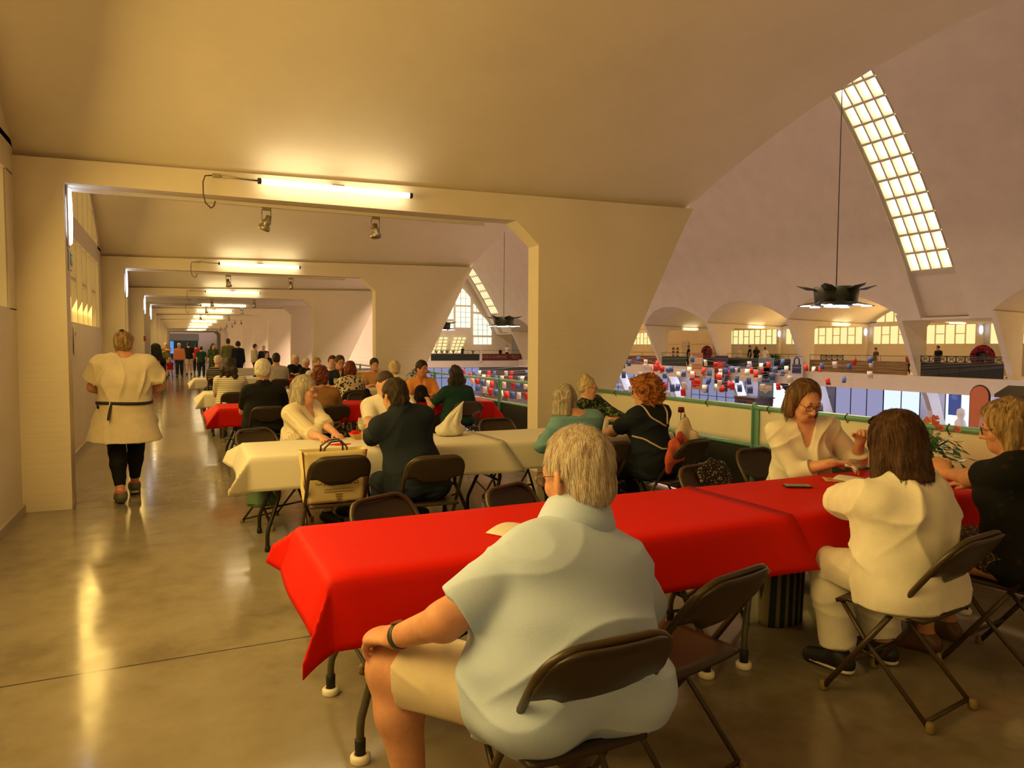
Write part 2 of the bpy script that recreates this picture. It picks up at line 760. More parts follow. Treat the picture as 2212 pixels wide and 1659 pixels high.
# end wall of the near gallery with its dark doorway
w = MB()
w.box((1.0, YEND, 2.5), (4.9, .2, 5.0))
w.box((5.45, YEND, 2.5), (4.0, .2, 5.0))
struct(w.build('wall_end', [mat('end_wall_paint', (.62, .55, .56), .7)]))
d = bpy.data.objects.new('door_2', None)
COL.objects.link(d)
struct(d)
MB().box((0.55, YEND-.13, 1.05), (3.1, .06, 2.1)).build('door_leaf', [mat('dark_teal_door', (.02, .05, .06), .4)], d)
MB().box((0.55, YEND-.15, 2.55), (3.3, .06, .85)).build('door_transom', [mat('grey_transom', (.22, .21, .2), .5)], d)
MB().box((-0.85, YEND-.17, 1.3), (.5, .04, 1.5)).build('glazed_side_light', [emit('door_daylight', (.15, .4, 1.0), .8)], d)

# end wall of the hall (under the parabola) and its tall window
mb = MB()
pts = [(XC-16.6, 0.0)]
for kk in range(0, 41):
    x = XC-16.6+33.2*kk/40
    pts.append((x, ZT-SA*(x-XC)**2))
pts.append((XC+16.6, 0.0))
mb.prism(pts, 'y', 82.4, 82.65)
struct(mb.build('wall_hall_end', [WALL]))
# ------------------------------------------------------------------ railing of the near gallery
CANVAS = mat('cream_canvas', (0.80, 0.74, 0.60), 0.8, var=.05, vscale=2, bump=.25, bscale=2.5, bdist=.05)
BLACKPANEL = mat('black_sheet', (0.008, 0.012, 0.010), 0.5)
RX = 4.83


def railing(y0, y1, posts, canvas, label):
    r = thing('railing', label, 'railing', (RX, (y0+y1)/2, 0))
    L = y1-y0
    MB().tube([(0, -L/2, 1.0), (0, L/2, 1.0)], 0.024, 10).build('top_rail', [GREENRAIL], r)
    MB().tube([(0, -L/2, 0.64), (0, L/2, 0.64)], 0.017, 10).build('mid_rail', [GREENRAIL], r)
    for p in posts:
        y = p-(y0+y1)/2
        m = MB()
        m.box((-0.012, y, 0.51), (0.05, 0.012, 1.02), bev=.004)
        m.box((0.0, y-0.03, 0.82), (0.012, 0.05, 0.36))
        m.lathe([(0.0, 1.045), (.02, 1.04), (.026, 1.02), (.026, .985), (.02, .975)], (0, y, 0), 10)
        m.box((0, y, 0.008), (0.09, 0.07, 0.016))
        m.build('post', [GREENRAIL], r)
    m = MB()
    m.box((0.02, 0, 0.33), (0.01, L, 0.6))
    m.build('lower_panel', [BLACKPANEL], r)
    if canvas:
        def fn(u, v):
            y = -L/2+0.02+(L-.04)*u
            z = 0.655+0.335*v
            return (0.012+0.006*math.sin(u*31)*math.sin(v*3)+0.006*math.sin(u*11+v*2), y, z)
        m = MB().grid(fn, 60, 6)
        c = m.build('canvas', [CANVAS], r, fix=False)
        solidify(c, 0.003)
        for y in np.arange(-L/2+.4, L/2, 0.83):
            MB().tube([(-.03, y, 1.0), (-.005, y, 1.032), (.03, y, 1.0), (0, y, .955), (-.03, y, 1.0)], .004, 5).build('cable_tie', [DARKMET], r)
    return r


railing(0.25, 7.72, [1.66, 3.32, 4.98, 6.64], True, 'jade green railing with a cream canvas, beside the nearest tables')
railing(8.06, 15.67, [9.1, 10.76, 12.42, 14.08], False, 'open jade green railing behind the woman in dark green')
railing(16.0, 23.87, [17.4, 19.1, 20.8, 22.5], False, 'jade green railing of the third bay behind the second fin')

# ------------------------------------------------------------------ brown steel folding chair
CHAIRM = mat('brown_chair_enamel', (0.052, 0.030, 0.011), 0.38, var=.10, vscale=5)
CHAIRP = mat('brown_chair_panel', (0.036, 0.021, 0.009), 0.42, var=.12, vscale=4)
CAPM = mat('tan_foot_cap', (0.22, 0.15, 0.05), 0.6)
CW = 0.205


def make_chair(label):
    c = thing('folding_chair', label, 'chair')
    T = Vector((0, -0.31, 0.80))
    Fp = Vector((0, 0.235, 0.012))
    d = (Fp-T)

    def along(t, x):
        p = T+d*t
        return (x, p.y, p.z)
    ts = 0.47
    pts = [along(ts, -CW), along(.16, -CW)]
    for k in range(7):
        a = PI/2*k/6
        pts.append(along(0.135-0.135*math.sin(a), -CW+0.10*(1-math.cos(a))))
    right = [(-p[0], p[1], p[2]) for p in pts[::-1]]
    MB().tube(pts+right, 0.0125, 10).build('back_frame', [CHAIRM], c)
    for s in (-1, 1):
        lg = MB().tube([along(ts, s*CW), along(1.0, s*CW)], 0.0122, 10).build('leg', [CHAIRM], c)
        MB().lathe([(.016, 0), (.019, .01), (.018, .035), (.013, .045)], along(1.0, s*CW)[:2]+(0,), 10).build('foot_cap', [CAPM], lg)
        x = s*(CW-0.026)
        rl = MB().tube([(x, 0.17, 0.425), (x, 0.05, 0.275), (x, -0.22, 0.014)], 0.0105, 10).build('leg', [CHAIRM], c)
        MB().lathe([(.016, 0), (.019, .01), (.018, .035), (.012, .045)], (x, -0.22, 0), 10).build('foot_cap', [CAPM], rl)
    MB().tube([along(.80, -CW), along(.80, CW)], 0.009, 8).build('stretcher', [CHAIRM], c)
    MB().tube([(-CW+.026, -0.20, 0.035), (CW-.026, -0.20, 0.035)], 0.0095, 8).build('stretcher', [CHAIRM], c)
    # back panel: pressed sheet, slightly dished, cut away below
    n = 22

    def edge_lo(x):
        ax = abs(x)/CW
        return 0.245 if ax < .35 else (0.245-0.06*min(1, (ax-.35)/.35))

    def edge_hi(x):
        r = 0.10
        ax = abs(x)
        if ax > CW-r:
            q = (ax-(CW-r))/r
            return 0.135*(1-math.sqrt(max(0, 1-q*q)))-0.012
        return -0.012
    V = []
    for i in range(n+1):
        x = -CW+2*CW*i/n
        dish = 0.028*(1-(x/CW)**2)
        lo, hi = edge_lo(x), max(edge_hi(x), -0.012)
        for j in range(7):
            t = hi+(lo-hi)*j/6
            p = T+d*t
            cur = 0.006*math.sin(j/6*PI)
            V.append((x, p.y-dish-cur, p.z-0.01))
    F = [(i*7+j, i*7+j+1, (i+1)*7+j+1, (i+1)*7+j) for i in range(n) for j in range(6)]
    bp = MB().add(V, F, 0, True).build('backrest', [CHAIRP], c, fix=False)
    solidify(bp, 0.012)
    # seat
    V = []
    for i in range(15):
        u = -1+2*i/14
        for j in range(9):
            v = j/8
            w = 0.198-0.018*(v-0.3)**2
            y = 0.205-0.40*v+0.028*(u*u)*(-1 if v < .2 else .6)*(1-abs(v-.5))
            z = 0.445-0.012*(1-u*u)*math.sin(v*PI)-(0.02*(1-v*8) if v < .125 else 0)
            V.append((u*w, y, z))
    F = [(i*9+j, i*9+j+1, (i+1)*9+j+1, (i+1)*9+j) for i in range(14) for j in range(8)]
    st = MB().add(V, F, 0, True).build('seat', [CHAIRP], c, fix=False)
    solidify(st, 0.016)
    return c


_chair0 = [None]


def chair(x, y, deg, label, group='brown folding chairs'):
    """deg 0 = the sitter faces +Y"""
    if _chair0[0] is None:
        c = make_chair(label)
        _chair0[0] = c
        c.location = (x, y, 0)
        c.rotation_euler = (0, 0, math.radians(deg))
        c['group'] = group
        return c
    return dup(_chair0[0], (x, y, 0), math.radians(deg), label, group)


# ------------------------------------------------------------------ folding trestle tables
TABM = mat('table_leg_enamel', (0.075, 0.065, 0.036), 0.4)
TABB = mat('black_table_leg', (0.014, 0.013, 0.010), 0.4)
TABTOP = mat('table_laminate', (0.50, 0.42, 0.30), 0.5)
FOOTW = mat('white_foot_disc', (0.78, 0.72, 0.60), 0.5)
RUB = mat('black_rubber', (0.012, 0.012, 0.010), 0.7)


def make_table(x0, x1, y0, y1, label, lm, discs, group):
    t = thing('folding_table', label, 'table', ((x0+x1)/2, (y0+y1)/2, 0), 0, group)
    hx, hy = (x1-x0)/2, (y1-y0)/2
    MB().box((0, 0, 0.722), (2*hx-.02, 2*hy-.02, 0.03), bev=.008).build('tabletop', [TABTOP], t)
    MB().box((0, 0, 0.69), (2*hx-.10, 2*hy-.10, 0.03)).build('apron', [lm], t)
    for s in (-1, 1):
        x = s*(hx-0.17)
        for q in (-1, 1):
            yy = q*(hy-0.15)
            pts = [(x-s*.03, yy, 0.70), (x-s*.03, yy, 0.40), (x-s*.015, yy+q*.01, 0.36), (x+s*.06, yy+q*.06, 0.16), (x+s*.065, yy+q*.065, 0.12), (x+s*.065, yy+q*.065, 0.02)]
            lg = MB().tube(pts, 0.0155, 10).build('leg', [lm], t)
            fx, fy = x+s*.065, yy+q*.065
            if discs:
                MB().lathe([(.020, .03), (.021, .085), (.017, .09)], (fx, fy, 0), 12).build('rubber_sleeve', [RUB], lg)
                MB().lathe([(.036, 0), (.038, .004), (.038, .022), (.030, .030), (.021, .030), (.021, .018)], (fx, fy, 0), 16).build('foot_disc', [FOOTW], lg)
            else:
                MB().lathe([(.02, 0), (.02, .04), (.017, .045)], (fx, fy, 0), 10).build('rubber_foot', [RUB], lg)
        MB().tube([(x-s*.03, -hy+.15, .38), (x-s*.03, hy-.15, .38)], .011, 8).build('crossbar', [lm], t)
        MB().tube([(x-s*.03, 0, .38), (x-s*.45, 0, .69)], .009, 8).build('brace', [lm], t)
        MB().tube([(x+s*.01, -hy+.17, .30), (x-s*.03, 0, .22), (x+s*.01, hy-.17, .30)], .008, 8).build('brace', [lm], t)
    return t


def paper_cloth(name, x0, x1, y0, y1, z, d, lean, ear, m, label, cat, group, seed=0, th=0.003, flare=0.0):
    """cloth lying on a table. d, lean = overhang lengths / outward lean in degrees for sides (l, r, n, f);
    ear = outward lean of the folded corner for (ln, rn, rf, lf)"""
    r_ = random.Random(seed)
    Lx, Ly = x1-x0, y1-y0
    dl, dr, dn, df = d
    S = [-dl*(1-i/9) for i in range(9)]+[Lx*i/26 for i in range(27)]+[Lx+dr*(i+1)/9 for i in range(9)]
    Tt = [-dn*(1-i/9) for i in range(9)]+[Ly*i/10 for i in range(11)]+[Ly+df*(i+1)/9 for i in range(9)]
    ph = [r_.uniform(0, 6) for _ in range(8)]
    rad = math.radians

    def hang(dist, ang):
        """returns outward, down for a sheet bending over an edge with small radius"""
        rr = 0.02
        a = PI/2-ang
        arc = rr*a
        if dist < arc:
            w = dist/rr
            return rr*math.sin(w), rr*(1-math.cos(w))
        o0, d0 = rr*math.sin(a), rr*(1-math.cos(a))
        q = dist-arc
        return o0+q*math.sin(ang), d0+q*math.cos(ang)
    V = []
    for s in S:
        for t in Tt:
            a, sx = (-s, -1) if s < 0 else ((s-Lx, 1) if s > Lx else (0, 0))
            b, sy = (-t, -1) if t < 0 else ((t-Ly, 1) if t > Ly else (0, 0))
            X, Y = x0+min(max(s, 0), Lx), y0+min(max(t, 0), Ly)
            Z = z+0.0015*math.sin(s*3+ph[0])*math.sin(t*5+ph[1])
            la = rad(lean[0] if sx < 0 else lean[1])+0.05*math.sin(t*7+ph[2])
            lb = rad(lean[2] if sy < 0 else lean[3])+0.03*math.sin(s*4+ph[3])
            if sx and sy:
                rr = math.hypot(a, b)
                th_ = math.atan2(b, a)
                ci = {(-1, -1): 0, (1, -1): 1, (1, 1): 2, (-1, 1): 3}[(sx, sy)]
                g = rad(ear[ci])
                A = Vector((sx*math.sin(la), 0, -math.cos(la)))
                B = Vector((0, sy*math.sin(lb), -math.cos(lb)))
                E_ = Vector((sx*.7071*math.sin(g), sy*.7071*math.sin(g), -math.cos(g)))
                w = th_/(PI/2)
                if w < .5:
                    D = A.lerp(E_, w*2)
                else:
                    D = E_.lerp(B, (w-.5)*2)
                D.normalize()
                p = Vector((X, Y, Z))+D*rr
                if flare and sx > 0 and sy < 0:
                    p = Vector((X+flare*b+a*.3, Y-.02-.25*abs(flare*b), Z-b*.99))
                V.append(p)
            elif sx:
                o_, dn_ = hang(a, la)
                V.append(Vector((X+sx*o_, Y, Z-dn_)))
            elif sy:
                o_, dn_ = hang(b, lb)
                fx = flare*b*max(0, (s-(Lx-.45))/.45)**2 if sy < 0 else 0
                V.append(Vector((X+fx, Y+sy*o_-abs(fx)*.25, Z-dn_)))
            else:
                if flare:
                    Z += .010*max(0, (s-(Lx-.09))/.09)**2
                V.append(Vector((X, Y, Z)))
    nt_ = len(Tt)
    F = [(i*nt_+j, i*nt_+j+1, (i+1)*nt_+j+1, (i+1)*nt_+j) for i in range(len(S)-1) for j in range(nt_-1)]
    o = MB().add(V, F, 0, True).build(name, [m], None, fix=False)
    solidify(o, th)
    tag(o, label, cat, group)
    return o


def paper_mat(name, col, tr):
    m, nt, b, out = new_mat(name)
    b.inputs['Base Color'].default_value = (*col, 1)
    b.inputs['Roughness'].default_value = 0.62
    b.inputs['Specular IOR Level'].default_value = 0.12
    n = _noise(nt, 14, 3, 0.6)
    _bump(nt, b, n.outputs['Fac'], 0.10, 0.01)
    t = nt.nodes.new('ShaderNodeBsdfTranslucent')
    t.inputs[0].default_value = (*col, 1)
    mix = nt.nodes.new('ShaderNodeMixShader')
    mix.inputs[0].default_value = tr
    nt.links.new(b.outputs[0], mix.inputs[1])
    nt.links.new(t.outputs[0], mix.inputs[2])
    nt.links.new(mix.outputs[0], out.inputs[0])
    return m


REDP = paper_mat('red_paper_cloth', (0.66, 0.010, 0.001), 0.06)
WHITEP = paper_mat('white_paper_cloth', (0.83, 0.78, 0.68), 0.15)
DREDP = paper_mat('deep_red_cloth', (0.55, 0.012, 0.010), 0.12)
GT, GR, GW = 'folding trestle tables', 'red paper tablecloths', 'white paper tablecloths'
# row 1, red
make_table(0.48, 2.33, 2.48, 3.22, 'trestle table under red paper, in front of the man in the pale blue polo', TABM, True, GT)
make_table(2.35, 4.25, 2.48, 3.22, 'trestle table under red paper, between the three women at the right', TABM, True, GT)
paper_cloth('tablecloth', 2.36, 4.35, 2.47, 3.23, 0.7405, (0.02, .25, .27, .12), (5, 15, 6, 8), (20, 30, 30, 20), REDP,
            'red paper tablecloth where the phone lies, between the three women', 'tablecloth', GR, 3)
paper_cloth('tablecloth', 0.47, 2.64, 2.465, 3.225, 0.7455, (.21, .012, .265, .12), (22, 87, 5, 8), (36, 42, 50, 58), REDP,
            'red paper tablecloth with stiff folded corners, nearest the camera', 'tablecloth', GR, 5, flare=.42)
# row 2, white
make_table(0.47, 2.30, 5.46, 6.22, 'trestle table under white paper where the glass of wine stands', TABB, False, GT)
make_table(2.32, 4.15, 5.46, 6.22, 'trestle table under white paper beside the three chatting women', TABB, False, GT)
paper_cloth('tablecloth', 2.33, 4.25, 5.45, 6.23, 0.7405, (.02, .22, .25, .12), (5, 12, 6, 8), (20, 30, 30, 20), WHITEP,
            'white paper tablecloth in front of the woman in teal', 'tablecloth', GW, 8)
paper_cloth('tablecloth', 0.46, 2.48, 5.445, 6.225, 0.7455, (.22, .012, .27, .12), (20, 84, 6, 8), (50, 44, 50, 66), WHITEP,
            'white paper tablecloth with a pointed corner over the aisle', 'tablecloth', GW, 9, flare=.6)
# row 3, red
make_table(0.46, 2.28, 9.75, 10.5, 'trestle table under red paper beside the man in the black polo', TABB, False, GT)
make_table(2.30, 4.12, 9.75, 10.5, 'trestle table under red paper in front of the woman in dark green', TABB, False, GT)
paper_cloth('tablecloth', 2.29, 4.25, 9.74, 10.51, 0.7405, (.02, .20, .27, .12), (5, 12, 5, 8), (20, 40, 30, 20), DREDP,
            'red tablecloth under the dark backpack, before the woman in dark green', 'tablecloth', GR, 13)
paper_cloth('tablecloth', 0.45, 2.32, 9.735, 10.505, 0.7455, (.22, .02, .25, .12), (50, 84, 6, 8), (48, 30, 50, 66), REDP,
            'red paper tablecloth beside the man in the black polo', 'tablecloth', GR, 14)
# row 4, white
make_table(0.40, 2.25, 13.0, 13.75, 'trestle table under white paper by the woman in stripes', TABB, False, GT)
paper_cloth('tablecloth', 0.38, 2.3, 12.99, 13.76, 0.7405, (.22, .2, .25, .12), (48, 12, 6, 8), (45, 30, 50, 60), WHITEP,
            'white paper tablecloth beside the woman in the striped shirt', 'tablecloth', GW, 17)
make_table(2.4, 4.2, 13.0, 13.75, 'trestle table between the patterned blouse and the navy shirt', TABB, False, GT)
paper_cloth('tablecloth', 2.38, 4.25, 12.99, 13.76, 0.7405, (.15, .2, .2, .12), (20, 12, 6, 8), (25, 30, 30, 30), WHITEP,
            'white paper tablecloth before the patterned blouse', 'tablecloth', GW, 18)
# row 5 white, row 6 red and on
make_table(0.36, 2.2, 18.7, 19.45, 'trestle table under white paper ahead of the bald man', TABB, False, GT)
paper_cloth('tablecloth', 0.34, 2.22, 18.69, 19.46, 0.7405, (.22, .2, .25, .12), (48, 12, 6, 8), (45, 30, 50, 60), WHITEP,
            'white paper tablecloth just ahead of the bald man in navy stripes', 'tablecloth', GW, 21)
make_table(2.4, 4.2, 17.6, 18.35, 'trestle table under red paper by the man in grey', TABB, False, GT)
paper_cloth('tablecloth', 2.38, 4.22, 17.59, 18.36, 0.7405, (.2, .2, .25, .12), (25, 12, 6, 8), (45, 30, 50, 60), DREDP,
            'deep red tablecloth behind the auburn hair', 'tablecloth', GR, 22)
make_table(1.5, 3.5, 26.5, 27.25, 'trestle table under white paper below the standing men', TABB, False, GT)
paper_cloth('tablecloth', 1.48, 3.52, 26.49, 27.26, 0.7405, (.2, .2, .25, .12), (25, 12, 6, 8), (45, 30, 50, 60), WHITEP,
            'white paper tablecloth below the two standing men', 'tablecloth', GW, 23)
# ------------------------------------------------------------------ lamps
CABLE = mat('brown_cable', (.10, .06, .03), .6)


def tube_lamp(x0, x1, y, z, label, flip=False, detail=True):
    t = thing('tube_light', label, 'light', ((x0+x1)/2, y, z), 0, 'fluorescent tube lights')
    h = (x1-x0)/2
    MB().tube([(-h, 0, 0), (h, 0, 0)], .028, 10).build('tube', [TUBE], t)
    for s in (-1, 1):
        MB().tube([(s*h, 0, 0), (s*(h+.035), 0, 0)], .030, 10).build('end_cap', [DARKMET], t)
    MB().box((0, .06, .03), (.12, .125, .03)).build('bracket', [STEEL], t)
    if detail:
        MB().tube([(-h-.03, 0, .0), (-h-.42, 0, .01)], .010, 6).build('conduit', [STEEL], t)
        MB().box((-h-.42, 0, .01), (.075, .04, .04), bev=.006).build('junction_box', [STEEL], t)
        MB().tube([(-h-.45, 0, .01), (-h-.52, 0, 0), (-h-.54, 0, -.06), (-h-.54, .0, -.18), (-h-.52, .02, -.26), (-h-.47, .05, -.30), (-h-.44, .08, -.27), (-h-.43, .1, -.22)], .007, 6).build('cable', [CABLE], t)
    return t


_lab = ['nearest fluorescent tube under the first beam', 'fluorescent tube under the second beam', 'fluorescent tube under the third beam',
        'fluorescent tube at the narrow flat-ceilinged bay', 'fluorescent tube just beyond the flat ceiling', 'sixth fluorescent tube down the gallery',
        'seventh fluorescent tube down the gallery', 'eighth fluorescent tube down the gallery', 'ninth fluorescent tube down the gallery',
        'tenth fluorescent tube down the gallery', 'last fluorescent tube before the far doorway']
for i, y in enumerate(YN[2:13]):
    tube_lamp(.78, 2.32, y-.13, 3.205 if y not in (28.9, 73.4) else 3.04, _lab[i], detail=i < 4)
_labf = {21.5: 'tube light over the dark lattice parapet across the hall', 26.6: 'tube light above the wooden bar across the hall', 34.5: 'tube light above the bushy plant across the hall',
         42.4: 'tube light in the plastered bay across the hall', 50.3: 'far tube light beside the first fin edge across the hall'}
for y, l in _labf.items():
    tube_lamp(mx(2.32), mx(.78), y-.13, 3.205 if y != 26.6 else 3.04, l, detail=False)

SPOTM = mat('brushed_spot_housing', (.30, .25, .16), .35, metal=.6)
GLASSY = mat('spot_lens', (.70, .62, .42), .1, metal=.3)


def spot(x, y, z, tilt, yaw, label):
    s = thing('spotlight', label, 'spotlight', (x, y, z), 0, 'track spotlights')
    m = MB().box((0, 0, -.015), (.10, .04, .03), bev=.005)
    m.tube([(-.045, 0, -.03), (-.045, 0, -.14)], .005, 6)
    m.tube([(.045, 0, -.03), (.045, 0, -.14)], .005, 6)
    m.tube([(-.045, 0, -.14), (.045, 0, -.14)], .005, 6)
    m.build('bracket', [SPOTM], s)
    rot = (tilt, 0, yaw)
    h = MB().lathe([(.0, .085), (.028, .08), (.030, .03), (.045, .02), (.048, .0), (.042, -.02), (.060, -.04), (.062, -.075), (.056, -.08)], (0, 0, -.16), 14, rot=rot)
    h.build('housing', [SPOTM], s)
    for k in range(3):
        pass
    MB().lathe([(.0, -.070), (.054, -.070), (.054, -.066), (.0, -.06)], (0, 0, -.16), 14, rot=rot).build('lens', [GLASSY], s)
    return s


TRK = mat('pale_track', (.62, .55, .50), .5)
for i, y in enumerate(YN[2:7]):
    o = MB().box((1.22, y+FT-.06, 3.028), (4.28, .035, .036)).build('lighting_track', [TRK])
    tag(o, ['white lighting track under the first beam', 'white lighting track under the second beam', 'white lighting track under the third beam',
            'white lighting track under the fourth beam', 'white lighting track under the fifth beam'][i], 'lighting track', 'lighting tracks')
_ord = ['first', 'second', 'third', 'fourth', 'fifth']
for i, y in enumerate(YN[2:7]):
    spot(.86 if i == 0 else .95, y+FT-.06, 3.01, .5 if i == 0 else -.2, .8, 'left spotlight on the track under the %s beam' % _ord[i])
    spot(2.03 if i == 0 else 2.2, y+FT-.06, 3.01, -.15, .2, 'right spotlight on the track under the %s beam' % _ord[i])
for i, y in enumerate(YN[7:12]):
    for k, x in enumerate((3.0, 3.35)):
        spot(x, y+.14, 3.045, .4*(-1)**k, .5, '%s spotlight by the %s far column' % (('left', 'right')[k], _ord[i]))

# oval emergency lights and the green exit sign on the piers
EML = emit('cool_wall_light', (.70, .82, 1.0), 7.0)
for i, y in enumerate(YN[2:6]):
    e = thing('wall_light', ['tall wall light on the inner face of the first pier', 'tall wall light on the second pier', 'tall wall light on the third pier', 'tall wall light on the fourth pier'][i], 'light', (-.935, y+FT*.55, 2.76), 0, 'pier wall lights')
    MB().lathe([(.0, -.27), (.03, -.25), (.042, -.1), (.042, .1), (.03, .25), (.0, .27)], (0.02, 0, 0), 12, scale=(.6, 1)).build('diffuser', [EML], e)
    MB().box((.008, 0, 0), (.016, .10, .56), bev=.005).build('back_plate', [SOLEW], e)
ex = thing('exit_sign', 'green exit sign on the first pier below the wall light', 'sign', (-.93, 8.0, 2.36))
MB().box((0, 0, 0), (.012, .16, .20), bev=.003).build('sign_box', [mat('white_sign_box', (.72, .75, .70), .5)], ex)
MB().box((.008, 0, .01), (.004, .13, .12)).build('green_panel', [mat('exit_green', (.02, .30, .16), .5)], ex)
m = MB()
m.tube([(.011, -.02, .04), (.011, -.01, .0), (.011, -.03, -.04)], .007, 6)
m.tube([(.011, -.01, .0), (.011, .02, -.03)], .007, 6)
m.lathe([(0, -.011), (.011, 0), (0, .011)], (.011, -.018, .058), 8)
m.build('running_figure', [mat('sign_white', (.8, .82, .78), .5)], ex)
for i, y in enumerate((YF[3], YF[4], YF[2], YF[5])):
    e = thing('wall_light', ['cool wall light beside the far window by the wooden bar', 'cool wall light beside the far window with the bushy plant', 'cool wall light at the near end of the far lattice parapet', 'cool wall light in the plastered far bay'][i], 'light', (mx(-.935), y+.14, 2.7), 0, 'pier wall lights')
    MB().lathe([(.0, -.25), (.06, -.22), (.09, -.1), (.09, .1), (.06, .22), (.0, .25)], (-.03, -.17, 0), 12).build('diffuser', [emit('cool_wall_light_far', (.66, .80, 1.0), 5.0)], e)

# big pendant lamps in the hall: dark drum, two tiers of petals and glowing discs
PEND = mat('olive_pendant_metal', (.030, .030, .012), .45, metal=.5)
PENDG = emit('pendant_glow', (.78, .86, 1.0), 5.0)


def pendant(x, y, z, label, cord):
    p = thing('pendant_lamp', label, 'lamp', (x, y, z), 0, 'pendant lamps over the market')
    MB().tube([(0, 0, .30), (.01, 0, cord*.5), (0, 0, cord)], .018, 6).build('cord', [DARKMET], p)
    MB().lathe([(.0, .40), (.74, .40), (.76, .38), (.70, -.22), (.66, -.25), (.0, -.25)], (0, 0, 0), 28).build('drum', [PEND], p)
    MB().lathe([(.0, -.26), (.40, -.262), (.38, -.30), (.0, -.32)], (0, 0, 0), 28).build('diffuser', [PENDG], p)
    for k in range(6):
        w = 2*PI*k/6+.42
        c, s = math.cos(w), math.sin(w)

        def q(rad, off, zz):
            return (c*rad-s*off, s*rad+c*off, zz)
        up = MB().add([q(.70, -.22, .30), q(.70, .22, .30), q(1.10, .19, .40), q(1.34, 0, .45), q(1.10, -.19, .40), q(1.0, 0, .30)], [(0, 1, 5), (1, 2, 5), (2, 3, 5), (3, 4, 5), (4, 0, 5)]).build('petal', [PEND], p, fix=False)
        solidify(up, .02)
        lo = MB().add([q(.68, -.20, -.14), q(.68, .20, -.14), q(1.0, .20, -.24), q(1.30, 0, -.27), q(1.0, -.20, -.24), q(1.0, 0, -.18)], [(0, 1, 5), (1, 2, 5), (2, 3, 5), (3, 4, 5), (4, 0, 5)]).build('petal', [PEND], p, fix=False)
        solidify(lo, .02)
        MB().lathe([(0, -.01), (.17, -.012), (.19, .0), (.14, .03), (0, .04)], q(1.02, 0, -.27), 14, scale=(1, 1)).build('lamp_disc', [PENDG], p)
    return p


pendant(21.3, 18.13, 3.33, 'large dark pendant lamp hanging nearest, before the far vault', 14.47)
pendant(21.3, 46.8, 3.30, 'dark pendant lamp between the two fins, in front of the end wall', 14.5)
pendant(21.3, 60.1, 3.31, 'smaller-looking pendant lamp before the end window', 14.49)
# ------------------------------------------------------------------ organic surfaces: blended shapes turned into one mesh
def V3(a):
    return np.array(a, dtype=np.float64)


def nrm(v):
    v = V3(v)
    return v/(np.linalg.norm(v)+1e-12)


def cap(a, b, ra, rb, k=.03, op='u', flata=False, flatb=False, sq=None):
    return ('c', V3(a), V3(b), ra, rb, k, op, flata, flatb, sq)


def ell(c, r, M=None, k=.03, op='u'):
    return ('e', V3(c), V3(r), None if M is None else np.array(M), k, op)


def _bounds(p):
    if p[0] == 'c':
        r = max(p[3], p[4])
        return np.minimum(p[1], p[2])-r, np.maximum(p[1], p[2])+r
    r = float(np.max(p[2])) if p[3] is not None else p[2]
    return p[1]-r, p[1]+r


